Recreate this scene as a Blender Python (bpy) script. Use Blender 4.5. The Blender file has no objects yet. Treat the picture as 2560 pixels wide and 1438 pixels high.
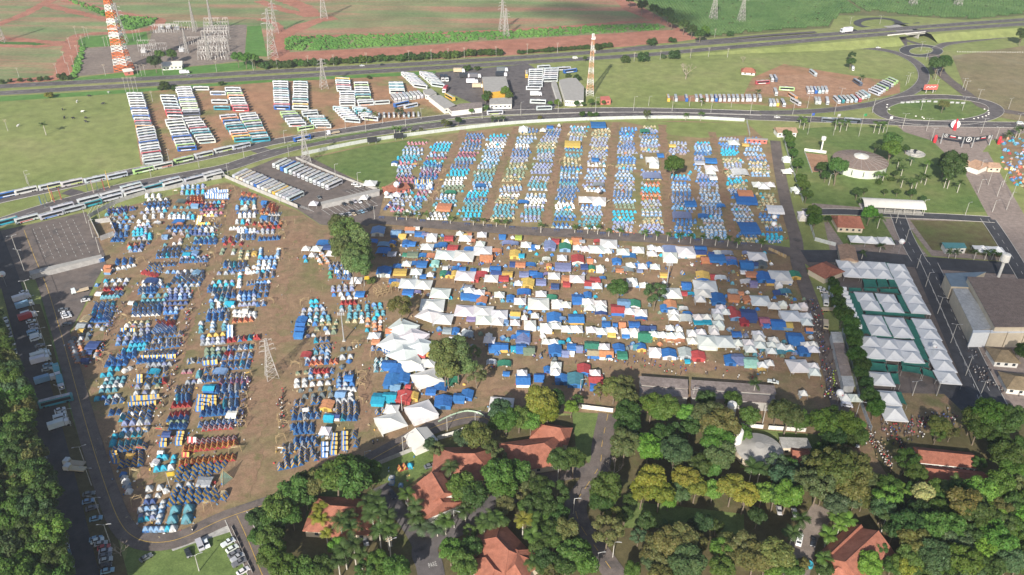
import bpy, math, random
import numpy as np
from mathutils import Vector
SC = bpy.context.scene
COL = SC.collection
rnd = random.Random(7)
# ------------------------------------------------------------------ camera
F_PX, TH, ROLL, CAM_H = 2050.0, math.radians(31.8), math.radians(0.8), 225.0
cam = bpy.data.cameras.new('camera'); camo = bpy.data.objects.new('camera', cam); COL.objects.link(camo)
cam.sensor_width = 36.0; cam.lens = 36.0 * F_PX / 2560.0; cam.clip_start = 1.0; cam.clip_end = 20000
camo.location = (0, 0, CAM_H); camo.rotation_mode = 'XYZ'
from mathutils import Matrix
camo.matrix_world = Matrix.Translation((0, 0, CAM_H)) @ (Matrix.Rotation(math.pi/2 - TH, 4, 'X') @ Matrix.Rotation(ROLL, 4, 'Z'))
SC.camera = camo
# ------------------------------------------------------------------ sky, sun, exposure
SUN_EL, SHADOW_AZ = math.radians(29), math.radians(73)
w = bpy.data.worlds.new('World'); SC.world = w; w.use_nodes = True
nt = w.node_tree; bg = nt.nodes['Background']; sky = nt.nodes.new('ShaderNodeTexSky')
sky.sky_type = 'NISHITA'; sky.sun_disc = False; sky.sun_elevation = SUN_EL
sky.sun_rotation = math.radians(197); sky.air_density = 1.0; sky.dust_density = 1.5
nt.links.new(sky.outputs[0], bg.inputs[0]); bg.inputs[1].default_value = 0.075
sun = bpy.data.lights.new('sun', 'SUN'); sun.energy = 4.6; sun.angle = math.radians(0.6); sun.color = (1, .93, .83)
suno = bpy.data.objects.new('sun', sun); COL.objects.link(suno)
sd = Vector((math.cos(SHADOW_AZ)*math.cos(SUN_EL), math.sin(SHADOW_AZ)*math.cos(SUN_EL), -math.sin(SUN_EL)))
suno.rotation_euler = sd.to_track_quat('-Z', 'Y').to_euler()
SC.view_settings.view_transform = 'Standard'; SC.view_settings.look = 'None'
SC.view_settings.exposure = 0.76; SC.view_settings.gamma = 1
HAZE_D = 0.00012
# ------------------------------------------------------------------ geometry of the site: photo pixel (2560 px wide) -> point on the ground
_c, _s = math.cos(TH), math.sin(TH)
def G(x, y, z=0.0):
    u, v = x - 1280, y - 719
    u, v = u*math.cos(ROLL) + v*math.sin(ROLL), -u*math.sin(ROLL) + v*math.cos(ROLL)
    r = (u, F_PX*_c - v*_s, -F_PX*_s - v*_c); t = (CAM_H - z) / -r[2]
    return Vector((r[0]*t, r[1]*t, z))
ROW = (0, 360, 720, 1078)
def tl(t, X, Y):          # reading of a quarter-size survey sheet (column, row) -> photo pixel
    return (t[1]*640 + X/3.994, ROW[t[0]] + Y/3.994)
def Gt(t, X, Y, z=0.0):
    return G(*tl(t, X, Y), z)
def mpp(x, y): return (G(x+1, y) - G(x, y)).length
def heading(x, y, dx, dy):
    a, b = G(x, y), G(x+dx, y+dy); return math.atan2(b.y-a.y, b.x-a.x)
# ------------------------------------------------------------------ materials
def new_mat(name):
    m = bpy.data.materials.new(name); m.use_nodes = True
    return m, m.node_tree, m.node_tree.nodes['Principled BSDF']
def N(nt, t, **k):
    n = nt.nodes.new(t)
    for a, b in k.items(): setattr(n, a, b)
    return n
def noise(nt, scale, detail=4, stretch=None, rough=.6):
    g = N(nt, 'ShaderNodeNewGeometry'); out = g.outputs['Position']
    if stretch:
        mp = N(nt, 'ShaderNodeMapping'); mp.inputs['Scale'].default_value = stretch[:3]
        mp.inputs['Rotation'].default_value = (0, 0, stretch[3] if len(stretch) > 3 else 0)
        nt.links.new(out, mp.inputs[0]); out = mp.outputs[0]
    t = N(nt, 'ShaderNodeTexNoise'); t.inputs['Scale'].default_value = scale
    t.inputs['Detail'].default_value = detail; t.inputs['Roughness'].default_value = rough
    nt.links.new(out, t.inputs['Vector']); return t.outputs['Fac']
def ramp(nt, fac, stops, interp='LINEAR'):
    r = N(nt, 'ShaderNodeValToRGB'); r.color_ramp.interpolation = interp
    e = r.color_ramp.elements
    while len(e) < len(stops): e.new(.5)
    for i, (p, c) in enumerate(stops):
        e[i].position = p; e[i].color = (*c, 1) if len(c) == 3 else c
    nt.links.new(fac, r.inputs[0]); return r.outputs[0]
def mixc(nt, fac, a, b, mode='MIX'):
    m = N(nt, 'ShaderNodeMix', data_type='RGBA', blend_type=mode)
    for s, v in ((0, fac), (6, a), (7, b)):
        if hasattr(v, 'links'): nt.links.new(v, m.inputs[s])
        elif s == 0: m.inputs[0].default_value = v
        else: m.inputs[s].default_value = (*v, 1)
    return m.outputs[2]
def ground_mat(name, stops, s1=.02, s2=.25, s3=2.0, stretch=None, rough=.95, c2=None, bump=0):
    """large patches from stops; medium mottling; fine speckle"""
    m, nt, b = new_mat(name)
    c = ramp(nt, noise(nt, s1, 5, stretch), stops)
    if c2:
        c = mixc(nt, ramp(nt, noise(nt, s2*.6, 6), [(c2[1], (0, 0, 0)), (c2[2], (1, 1, 1))]), c, c2[0])
    c = mixc(nt, 1, c, ramp(nt, noise(nt, s2, 5), [(.25, (.72,)*3), (.75, (1.25,)*3)]), 'MULTIPLY')
    c = mixc(nt, 1, c, ramp(nt, noise(nt, s3, 3), [(.25, (.78,)*3), (.75, (1.2,)*3)]), 'MULTIPLY')
    nt.links.new(c, b.inputs['Base Color']); b.inputs['Roughness'].default_value = rough
    b.inputs['Specular IOR Level'].default_value = .15
    if bump:
        bp = N(nt, 'ShaderNodeBump'); bp.inputs['Strength'].default_value = bump; bp.inputs['Distance'].default_value = .5
        nt.links.new(noise(nt, s3, 4), bp.inputs['Height']); nt.links.new(bp.outputs[0], b.inputs['Normal'])
    return m
def paint(name, col, rough=.6, var=.12, scale=.8, metal=0, spec=.3):
    m, nt, b = new_mat(name)
    c = mixc(nt, 1, col, ramp(nt, noise(nt, scale, 5), [(.25, (1-var*2,)*3), (.75, (1+var,)*3)]), 'MULTIPLY')
    nt.links.new(c, b.inputs['Base Color']); b.inputs['Roughness'].default_value = rough
    b.inputs['Metallic'].default_value = metal; b.inputs['Specular IOR Level'].default_value = spec
    return m
def obj_mat(name, rough=.6, var=.1, scale=1.0, spec=.3, trans=0, attr=None):
    """colour comes from the object's own colour (or a colour attribute on joined meshes)"""
    m, nt, b = new_mat(name)
    if attr: a = N(nt, 'ShaderNodeVertexColor'); a.layer_name = attr; col = a.outputs[0]
    else: col = N(nt, 'ShaderNodeObjectInfo').outputs['Color']
    c = mixc(nt, 1, col, ramp(nt, noise(nt, scale, 4), [(.25, (1-var*2,)*3), (.75, (1+var,)*3)]), 'MULTIPLY')
    nt.links.new(c, b.inputs['Base Color']); b.inputs['Roughness'].default_value = rough
    b.inputs['Specular IOR Level'].default_value = spec
    if trans:
        t = N(nt, 'ShaderNodeBsdfTranslucent'); nt.links.new(c, t.inputs[0])
        mx = N(nt, 'ShaderNodeMixShader'); mx.inputs[0].default_value = trans
        nt.links.new(b.outputs[0], mx.inputs[1]); nt.links.new(t.outputs[0], mx.inputs[2])
        nt.links.new(mx.outputs[0], nt.nodes['Material Output'].inputs[0])
    return m
# ------------------------------------------------------------------ mesh builder
class MB:
    def __init__(s): s.v = []; s.f = []; s.m = []
    def add(s, vs, fs, mi=0):
        o = len(s.v); s.v += [tuple(p) for p in vs]; s.f += [tuple(i+o for i in f) for f in fs]; s.m += [mi]*len(fs); return s
    def box(s, cx, cy, cz, sx, sy, sz, rot=0, mi=0, taper=1):
        c, n = math.cos(rot), math.sin(rot); vs = []
        for z, k in ((cz-sz/2, 1), (cz+sz/2, taper)):
            for dx, dy in ((-1, -1), (1, -1), (1, 1), (-1, 1)):
                x, y = dx*sx/2*k, dy*sy/2*k; vs.append((cx+x*c-y*n, cy+x*n+y*c, z))
        return s.add(vs, [(3, 2, 1, 0), (4, 5, 6, 7), (0, 1, 5, 4), (1, 2, 6, 5), (2, 3, 7, 6), (3, 0, 4, 7)], mi)
    def prism(s, poly, z0, z1, mi=0):
        n = len(poly)
        a = sum(poly[i][0]*poly[(i+1) % n][1]-poly[(i+1) % n][0]*poly[i][1] for i in range(n))
        if a < 0: poly = poly[::-1]
        vs = [(p[0], p[1], z0) for p in poly] + [(p[0], p[1], z1) for p in poly]
        return s.add(vs, [tuple(range(n-1, -1, -1)), tuple(range(n, 2*n))] + [(i, (i+1) % n, n+(i+1) % n, n+i) for i in range(n)], mi)
    def tube(s, pts, r, k=6, mi=0, cap=True):
        pts = [Vector(p) for p in pts]; n = len(pts); rs = r if isinstance(r, (list, tuple)) else [r]*n
        vs = []
        for i, p in enumerate(pts):
            d = (pts[min(i+1, n-1)] - pts[max(i-1, 0)]).normalized()
            a = d.cross(Vector((0, 0, 1)) if abs(d.z) < .9 else Vector((1, 0, 0))).normalized(); b = d.cross(a)
            for q in range(k):
                t = 2*math.pi*q/k; vs.append(p + (a*math.cos(t)+b*math.sin(t))*rs[i])
        fs = [(i*k+q, i*k+(q+1) % k, (i+1)*k+(q+1) % k, (i+1)*k+q) for i in range(n-1) for q in range(k)]
        if cap: fs += [tuple(range(k-1, -1, -1)), tuple(range((n-1)*k, n*k))]
        return s.add(vs, fs, mi)
    def bar(s, a, b, t=.1, mi=0): return s.tube([a, b], t/2*1.2, 4, mi, False)
    def lathe(s, prof, k=16, cx=0, cy=0, mi=0):
        vs = [(cx+r*math.cos(2*math.pi*q/k), cy+r*math.sin(2*math.pi*q/k), z) for r, z in prof for q in range(k)]
        n = len(prof)
        return s.add(vs, [(i*k+q, i*k+(q+1) % k, (i+1)*k+(q+1) % k, (i+1)*k+q) for i in range(n-1) for q in range(k)] + [tuple(range((n-1)*k, n*k))], mi)
    def quad(s, a, b, c, d, mi=0): return s.add([a, b, c, d], [(0, 1, 2, 3)], mi)
    def mesh(s, name, *mats, smooth=False):
        me = bpy.data.meshes.new(name); me.from_pydata(s.v, [], s.f)
        for m in mats: me.materials.append(m)
        if len(mats) > 1: me.polygons.foreach_set('material_index', s.m)
        if smooth: me.polygons.foreach_set('use_smooth', [True]*len(s.f))
        me.update(); return me
def link(name, data, parent=None, loc=(0, 0, 0), rz=0, scale=None, color=None):
    o = bpy.data.objects.new(name, data); COL.objects.link(o)
    if parent is not None: o.parent = parent
    o.location = loc; o.rotation_euler = (0, 0, rz)
    if scale is not None: o.scale = scale if hasattr(scale, '__len__') else (scale,)*3
    if color is not None: o.color = (*color[:3], 1)
    return o
def tag(o, label, cat, group=None):
    o['label'] = label; o['category'] = cat
    if group: o['group'] = group
    return o
def thing(name, label, cat, loc=(0, 0, 0), rz=0, group=None, scale=None):
    return tag(link(name, None, None, loc, rz, scale), label, cat, group)
def structure(o): o['kind'] = 'structure'; return o
ORD = ('first second third fourth fifth sixth seventh eighth ninth tenth eleventh twelfth thirteenth fourteenth fifteenth sixteenth '
       'seventeenth eighteenth nineteenth twentieth').split()
def ordn(i):
    if i < 20: return ORD[i]
    t = ('twenty', 'thirty', 'forty', 'fifty', 'sixty', 'seventy', 'eighty', 'ninety')[(i+1)//10-2]; k = (i+1) % 10
    return t + '-' + ORD[k-1] if k else t.replace('y', 'ieth')
USED = {}
# ------------------------------------------------------------------ colours (base colours)
CO = dict(bl=(.045, .18, .48), lb=(.19, .33, .52), cy=(.03, .36, .52), tl=(.09, .27, .34), wh=(.74, .74, .72), gy=(.30, .33, .37), dg=(.13, .16, .17),
          nv=(.05, .09, .24), ye=(.68, .46, .12), og=(.58, .25, .13), rd=(.47, .08, .08), pk=(.44, .16, .22), pu=(.22, .20, .36), gn=(.05, .24, .15),
          tn=(.42, .36, .22), li=(.40, .50, .10), lv=(.22, .26, .44), br=(.30, .24, .24), mg=(.18, .24, .17), mi=(.35, .65, .55), lg=(.47, .50, .53), dr=(.35, .05, .06))
CN = dict(bl='blue', lb='light blue', cy='turquoise', tl='teal', wh='white', gy='grey', dg='dark grey', nv='navy', ye='yellow', og='orange', rd='red',
          pk='pink', pu='purple', gn='green', tn='tan', li='lime', lv='lavender', br='brown', mg='grey-green', mi='mint', lg='pale grey', dr='dark red')
def jit(c, a=.12):
    k = 1 + rnd.uniform(-a, a); return tuple(min(.9, max(0.01, v*k*(1+rnd.uniform(-.05, .05)))) for v in c)
# ================================================================== ground, fields, roads
GRASS = ground_mat('grass_pasture', [(.3, (.18, .225, .07)), (.55, (.235, .265, .095)), (.75, (.28, .27, .125))], .012, .12, 1.2)
M_FIELD = ground_mat('young_crop_on_red_soil', [(.38, (.17, .235, .10)), (.5, (.24, .23, .12)), (.62, (.37, .20, .135))], .0075, .02, .3, (.6, 4.5, 1, .12))
M_RED = ground_mat('red_soil', [(.3, (.34, .15, .10)), (.7, (.40, .19, .135))], .02, .1, .8)
M_LOT = ground_mat('dirt_and_grass_lot', [(.36, (.36, .20, .12)), (.52, (.31, .19, .11)), (.60, (.22, .20, .085)), (.72, (.19, .205, .075))], .022, .12, 1.0)
M_DIRTP = ground_mat('bare_red_dirt', [(.3, (.33, .19, .12)), (.7, (.39, .235, .15))], .05, .2, 1.2)
M_CAMP = ground_mat('trodden_camp_ground', [(.32, (.285, .185, .115)), (.47, (.25, .175, .105)), (.60, (.20, .17, .085)), (.76, (.16, .165, .066))], .035, .22, 1.4, c2=((.275, .18, .115), .50, .64))
M_CAMP2 = ground_mat('trodden_pale_ground', [(.34, (.30, .20, .12)), (.48, (.265, .20, .11)), (.62, (.21, .195, .085)), (.76, (.17, .185, .065))], .03, .15, 1.4)
M_PATH = ground_mat('trodden_earth_path', [(.3, (.25, .155, .10)), (.5, (.275, .18, .115)), (.70, (.19, .16, .085))], .06, .3, 1.5, c2=((.18, .16, .075), .55, .70))
M_LAWN = ground_mat('mown_lawn', [(.3, (.10, .165, .045)), (.55, (.14, .19, .06)), (.8, (.20, .20, .085))], .025, .2, 1.6)
M_BRIGHT = ground_mat('bright_lawn', [(.3, (.085, .20, .045)), (.7, (.12, .24, .06))], .03, .2, 1.6)
M_CROP = ground_mat('tall_green_crop', [(.3, (.05, .14, .03)), (.7, (.09, .19, .045))], .04, .3, 1.0, bump=.8)
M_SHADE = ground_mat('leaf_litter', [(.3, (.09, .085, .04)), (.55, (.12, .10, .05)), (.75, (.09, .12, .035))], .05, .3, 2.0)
M_ASPH = ground_mat('asphalt', [(.3, (.105, .096, .098)), (.7, (.15, .136, .134))], .03, .25, 3.0, rough=.85, c2=((.085, .08, .083), .56, .64))
M_ASPH_D = ground_mat('fresh_asphalt', [(.3, (.055, .057, .065)), (.7, (.085, .085, .092))], .03, .25, 3.0, rough=.85)
M_ASPH_B = ground_mat('dusty_asphalt', [(.3, (.135, .115, .105)), (.7, (.175, .145, .13))], .03, .2, 2.0, rough=.9, c2=((.11, .098, .094), .54, .64))
M_GRAVEL = ground_mat('grey_brown_gravel', [(.3, (.19, .155, .135)), (.7, (.27, .225, .19))], .03, .3, 2.5)
M_PAVE = ground_mat('concrete_pavers', [(.3, (.25, .20, .175)), (.7, (.31, .255, .225))], .04, .4, 3.0)
M_CONC = ground_mat('concrete', [(.3, (.34, .33, .31)), (.7, (.45, .44, .41))], .06, .5, 3.0)
M_WLINE = paint('white_road_paint', (.62, .61, .58), .7, .2)
M_YLINE = paint('yellow_road_paint', (.58, .38, .08), .7, .2)
M_KERB = paint('pale_kerb_concrete', (.55, .53, .49), .85, .15)
_z = [0.02]
def nz(): _z[0] += .003; return _z[0]
def patch(name, pts, mat, t=None, parent=None, z=None):
    z = nz() if z is None else z
    P = [G(*(tl(t, *p) if t else p), z) for p in pts]
    b = MB(); b.add(P, [tuple(range(len(P)))])
    o = link(name, b.mesh(name, mat), parent)
    if parent is None: structure(o)
    return o
def smooth_line(P, k=8, closed=False):
    n = len(P); out = []
    if closed: idx = range(n)
    else: idx = range(n-1)
    for i in idx:
        if closed: p0, p1, p2, p3 = P[(i-1) % n], P[i], P[(i+1) % n], P[(i+2) % n]
        else: p0, p1, p2, p3 = P[max(i-1, 0)], P[i], P[i+1], P[min(i+2, n-1)]
        for j in range(k):
            t = j/k
            out.append(.5*((2*p1)+(-p0+p2)*t+(2*p0-5*p1+4*p2-p3)*t*t+(-p0+3*p1-3*p2+p3)*t**3))
    if not closed: out.append(P[-1].copy())
    return out
def normals(L, closed=False):
    n = len(L); R = []
    for i in range(n):
        a, b = (L[(i-1) % n], L[(i+1) % n]) if closed else (L[max(i-1, 0)], L[min(i+1, n-1)])
        d = b - a; d.z = 0; d.normalize(); R.append(Vector((-d.y, d.x, 0)))
    return R
def ribbon(b, L, off, w, dz=0, closed=False, h=0):
    Nn = normals(L, closed); n = len(L); vs = []
    for p, q in zip(L, Nn):
        for s in (-1, 1): vs.append(p + q*(off+s*w/2) + Vector((0, 0, dz)))
    m = n if closed else n-1
    b.add(vs, [(2*i, 2*((i+1) % n), 2*((i+1) % n)+1, 2*i+1) for i in range(m)])
    if h:
        for s, e in ((-1, 0), (1, 1)):
            side = []
            for p, q in zip(L, Nn): side += [p+q*(off+s*w/2)+Vector((0, 0, dz)), p+q*(off+s*w/2)+Vector((0, 0, dz-h))]
            b.add(side, [(2*i, 2*((i+1) % n), 2*((i+1) % n)+1, 2*i+1) if e else (2*i+1, 2*((i+1) % n)+1, 2*((i+1) % n), 2*i) for i in range(m)])
def worn(b, L, w):      # trodden strip with ragged edges
    L2 = []; r = random.Random(int(abs(L[0].x)*10))
    for i in range(len(L)-1):
        k = max(1, int((L[i+1]-L[i]).length/max(.9, w*.13))); L2 += [L[i].lerp(L[i+1], j/k) for j in range(k)]
    L2.append(L[-1]); Nn = normals(L2); vs = []; a = c = 0
    for p, q in zip(L2, Nn):
        a = a*.6+r.uniform(-.3, .3); c = c*.6+r.uniform(-.3, .3); vs += [p-q*w*.5*(1+a*.7), p+q*w*.5*(1+c*.7)]
    b.add(vs, [(2*i, 2*i+2, 2*i+3, 2*i+1) for i in range(len(L2)-1)])
def dashes(b, L, off, w, dz, on, gap):
    Nn = normals(L); d = 0; acc = []
    for i in range(len(L)-1):
        a, c = L[i], L[i+1]; l = (c-a).length; k = max(1, int(l/ .8))
        for j in range(k):
            t = j/k; s = d + l*t
            if s % (on+gap) < on:
                p, q = a.lerp(c, t), a.lerp(c, (j+1)/k); n0, n1 = Nn[i], Nn[i+1]; z = Vector((0, 0, dz))
                b.add([p+n0*(off-w/2)+z, q+n1*(off-w/2)+z, q+n1*(off+w/2)+z, p+n0*(off+w/2)+z], [(0, 1, 2, 3)])
        d += l
def road(name, pts, w, mat, closed=False, edge=None, mid=None, kerb=False, zs=None, k=8, t=None, z=None):
    z = nz() + .06 if z is None else z
    P = []
    for i, p in enumerate(pts):
        zz = z + (zs[i] if zs else 0); q = tl(t, *p) if t else p; P.append(G(q[0], q[1], zz))
    L = smooth_line(P, k, closed); b = MB()
    if name in ('footpath', 'dirt_track'): worn(b, L, w)
    else: ribbon(b, L, 0, w, 0, closed)
    o = structure(link(name, b.mesh(name, mat)))
    if edge:
        b = MB(); [ribbon(b, L, s*(w/2-.45), .22, .012, closed) for s in (-1, 1)]; link('edge_line', b.mesh('edge_line', edge), o)
    if mid:
        b = MB(); (dashes(b, L, mid[1], mid[2], .014, mid[3], mid[4]) if mid[3] else ribbon(b, L, mid[1], mid[2], .014, closed)); link('lane_line', b.mesh('lane_line', mid[0]), o)
    if kerb:
        b = MB(); [ribbon(b, L, s*(w/2+.12), .26, .12, closed, .14) for s in (-1, 1)]; link('kerb', b.mesh('kerb', M_KERB), o)
    return o, L
def kerb_line(pts, w=.35, t=None, parent=None, closed=False, mat=None, h=.13):
    P = [G(*(tl(t, *p) if t else p), .16) for p in pts]; L = smooth_line(P, 6, closed); b = MB(); ribbon(b, L, 0, w, h, closed, h+.1)
    o = link('kerb', b.mesh('kerb', mat or M_KERB), parent)
    return o if parent is not None else structure(o)
def ell(cx, cy, rx, ry, n=14, a0=0): return [(cx+rx*math.cos(a0+2*math.pi*i/n), cy+ry*math.sin(a0+2*math.pi*i/n)) for i in range(n)]
# base sheet to the horizon
b = MB(); b.add([(-9000, -600, 0), (9000, -600, 0), (9000, 16000, 0), (-9000, 16000, 0)], [(0, 1, 2, 3)])
GROUND = structure(link('ground', b.mesh('ground', GRASS)))
# --- camp grounds first (lowest sheets)
CAMPW = patch('camp_ground', [(225, 560), (300, 520), (565, 455), (745, 527), (800, 562), (880, 572), (935, 548), (1000, 760), (1120, 860), (1200, 1035), (1100, 1060), (960, 1115), (700, 1235), (560, 1282), (430, 1345), (340, 1338), (280, 1260), (200, 1000), (165, 860), (205, 780), (262, 690)], M_CAMP)
CAMPN = patch('camp_ground', [(755, 398), (900, 366), (1060, 342), (1280, 316), (1500, 305), (1700, 302), (1868, 308), (1925, 360), (1975, 600), (1500, 580), (930, 545), (955, 470)], M_CAMP2)
patch('grass_field', [(762, 400), (900, 368), (1050, 345), (1075, 350), (1000, 400), (1000, 445), (955, 470)], M_LAWN)
patch('grass_field', [(1548, 302), (1866, 309), (1870, 338), (1750, 345), (1680, 338), (1600, 312)], GRASS)
CAMPC = patch('camp_ground', [(930, 545), (1500, 582), (1985, 625), (2060, 800), (2150, 1000), (2170, 1110), (1960, 1090), (1580, 1040), (1300, 1030), (1190, 1045), (1000, 760)], M_CAMP)
# --- far fields
patch('field', [(-700, 207), (0, 204), (200, 190), (700, 168), (1280, 139), (1745, 97), (1562, -8), (1330, -130), (900, -330), (-900, -330)], M_FIELD)
patch('dirt_track', [(1480, -60), (1562, -8), (1745, 97), (1640, 112), (1480, 122), (1280, 137), (990, 150), (705, 158), (698, 132), (1000, 117), (1280, 99), (1560, 82), (1690, 74), (1650, 60), (1560, 25)], M_RED)
M_ORCH = ground_mat('orchard_ground', [(.3, (.10, .13, .05)), (.7, (.17, .16, .08))], .03, .2, 1.0)
patch('orchard_ground', [(1570, -8), (1760, 96), (1920, 82), (2075, 70), (2090, 38), (2290, 42), (2440, 52), (2560, 38), (2900, 10), (2900, -300), (1380, -130)], M_ORCH)
for pts, ww in (([(-30, 70), (60, 36), (110, 10), (150, -10)], 12), ([(110, 10), (180, 28), (275, 51)], 12), ([(0, 95), (60, 100), (165, 108), (186, 92), (230, 85), (362, 76), (402, 50), (340, 41), (250, 22), (160, 0)], 11),
                ([(166, 106), (180, 118), (160, 160), (145, 192), (20, 203)], 14), ([(-20, 113), (80, 116), (168, 110)], 9), ([(704, 160), (701, 120), (712, 88), (760, 64), (800, 50), (838, 44)], 17),
                ([(783, 42), (776, 30), (745, 12), (700, -4)], 20), ([(648, 2), (700, 22), (778, 40)], 12), ([(712, 92), (900, 88), (1280, 76), (1560, 56), (1640, 56)], 10), ([(706, 92), (690, 60), (648, 48)], 9)):
    road('dirt_track', pts, ww, M_RED)
LAWN_F = [patch('lawn', p, m) for p, m in (([(214, 92), (366, 80), (372, 110), (212, 119)], M_BRIGHT), ([(618, 66), (652, 64), (668, 142), (612, 140)], M_BRIGHT), ([(-20, 104), (160, 107), (165, 114), (-20, 115)], M_CROP),
          ([(150, -8), (190, 0), (300, 40), (395, 46), (380, 62), (330, 76), (292, 70), (268, 44)], M_CROP), ([(150, 198), (178, 150), (196, 100), (214, 92), (212, 122), (194, 192)], M_CROP), ([(185, 196), (330, 178), (520, 163), (640, 152), (640, 172), (420, 190), (180, 206)], M_BRIGHT), ([(-20, 206), (140, 196), (180, 206), (0, 214)], M_LAWN))]
YARD = patch('gravel_yard', [(212, 121), (372, 109), (382, 76), (600, 62), (617, 62), (611, 150), (520, 162), (330, 177), (192, 191)], M_GRAVEL)
patch('verge', [(-30, 243), (320, 224), (640, 202), (960, 184), (1090, 178), (1090, 186), (1000, 190), (700, 204), (560, 214), (330, 232), (-30, 256)], M_BRIGHT)
patch('bus_park_ground', [(325, 232), (560, 214), (700, 204), (1005, 190), (1062, 240), (1135, 283), (1000, 303), (840, 326), (680, 362), (440, 402), (352, 412)], M_LOT)
patch('pasture', [(1470, 175), (1600, 150), (1920, 128), (2100, 124), (2230, 135), (2290, 165), (2295, 200), (2240, 240), (2100, 266), (1900, 275), (1530, 272), (1500, 250)], GRASS)
patch('bus_park_ground', [(1880, 195), (1960, 160), (2060, 178), (2170, 195), (2250, 205), (2250, 232), (2100, 268), (1960, 272), (1900, 262), (1680, 252), (1670, 240), (1860, 235)], M_LOT)
patch('dirt_patch', [(1890, 230), (1935, 188), (2040, 186), (2180, 212), (2180, 222), (2080, 240), (1980, 245)], M_DIRTP)
patch('forecourt', [(1086, 182), (1320, 160), (1340, 172), (1380, 185), (1400, 250), (1385, 272), (1300, 278), (1240, 283), (1190, 262), (1120, 232)], M_ASPH)
patch('pasture', [(2380, 140), (2700, 95), (2700, 330), (2480, 290), (2420, 240)], ground_mat('dry_pasture', [(.3, (.17, .17, .08)), (.55, (.23, .19, .11)), (.75, (.27, .26, .17))], .012, .1, .8))
# --- parking lots
LOT_E = patch('parking_lot', [(577, 441), (690, 396), (765, 388), (960, 486), (948, 536), (880, 573), (800, 561), (748, 526), (640, 472)], M_ASPH_B)
LOT_W = patch('parking_lot', [(-60, 590), (215, 530), (262, 636), (265, 660), (240, 700), (205, 775), (165, 845), (120, 760), (105, 690), (-60, 740)], M_ASPH_B)
# --- right-hand grounds
patch('park_lawn', [(1945, 325), (2060, 318), (2240, 318), (2330, 350), (2420, 400), (2470, 530), (2240, 532), (2010, 508)], M_LAWN)
patch('plaza', [(2235, 305), (2560, 310), (2600, 325), (2480, 350), (2440, 400), (2380, 400), (2330, 352), (2260, 330)], M_PAVE)
patch('plaza', [(2030, 508), (2480, 545), (2480, 556), (2030, 524)], M_PAVE)
patch('plaza', [(2410, 380), (2470, 380), (2620, 640), (2560, 700), (2470, 540), (2400, 410)], M_PAVE)
patch('paved_yard', [(2060, 556), (2240, 545), (2320, 640), (2080, 650)], M_PAVE)
patch('park_lawn', [(2065, 545), (2205, 548), (2240, 610), (2110, 612)], M_LAWN)
patch('paved_yard', [(2255, 545), (2465, 552), (2540, 655), (2330, 640)], M_PAVE)
patch('dry_lawn', [(2275, 550), (2455, 555), (2520, 645), (2330, 625)], ground_mat('dry_lawn', [(.3, (.16, .12, .07)), (.6, (.14, .15, .06)), (.8, (.11, .15, .05))], .05, .2, 1.5))
patch('paved_yard', [(2320, 668), (2700, 700), (2700, 1045), (2520, 1040), (2470, 1010), (2390, 850)], M_PAVE)
patch('asphalt_yard', [(1985, 640), (2080, 640), (2120, 690), (2250, 660), (2310, 668), (2440, 980), (2420, 1050), (2300, 1060), (2165, 1000), (2100, 720)], M_ASPH_B)
patch('asphalt_yard', [(2350, 960), (2450, 965), (2475, 1040), (2420, 1070), (2340, 1060)], M_ASPH_D)
patch('gate_ground', [(2130, 980), (2360, 985), (2440, 1060), (2430, 1110), (2240, 1170), (2190, 1240), (2100, 1140), (2120, 1060)], M_CAMP)
# --- bottom
patch('woodland_floor', [(640, 1280), (1060, 1090), (1180, 1050), (1600, 1030), (2170, 1110), (2440, 1060), (2750, 1050), (2900, 1600), (580, 1600)], M_SHADE)
patch('camp_ground', [(2498, 340), (2620, 330), (2640, 520), (2575, 490), (2510, 410)], M_CAMP)
for p in ([(930, 1160), (1070, 1110), (1110, 1150), (1010, 1220), (950, 1210)], [(770, 1245), (860, 1200), (870, 1250), (830, 1300), (800, 1340), (760, 1330)], [(1430, 1030), (1520, 1035), (1530, 1110), (1480, 1170), (1440, 1120)], [(1570, 1255), (1660, 1262), (1860, 1285), (1860, 1340), (1740, 1320), (1560, 1320)], [(1850, 1070), (2080, 1090), (2060, 1170), (1850, 1170)]):
    patch('lawn', p, M_LAWN)
patch('lawn', [(325, 1350), (430, 1362), (560, 1312), (600, 1325), (650, 1440), (700, 1530), (280, 1530)], M_LAWN)
patch('lawn', [(100, 760), (200, 1050), (290, 1330), (320, 1438), (340, 1530), (200, 1530), (120, 1000), (40, 760)], M_SHADE)
patch('verge', [(120, 735), (200, 1030), (262, 1230), (240, 1230), (170, 1010), (100, 740)], M_LAWN)
# --- roads
HZ = lambda x: 0 if x < 1650 else 6.0*min(1, (x-1650)/480)
def hw(pts): return dict(pts=pts, zs=[HZ(p[0]) for p in pts])
HN = [(-160, 225), (0, 216), (320, 199), (640, 181), (960, 164), (1280, 145), (1600, 122), (1760, 109), (1920, 97), (2080, 85), (2240, 72), (2400, 60), (2560, 49), (2800, 32)]
HS = [(-160, 243), (0, 233), (320, 214), (640, 196), (960, 177), (1280, 158), (1600, 138), (1760, 124), (1920, 110), (2080, 96), (2240, 83), (2400, 71), (2560, 60), (2800, 44)]
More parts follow.
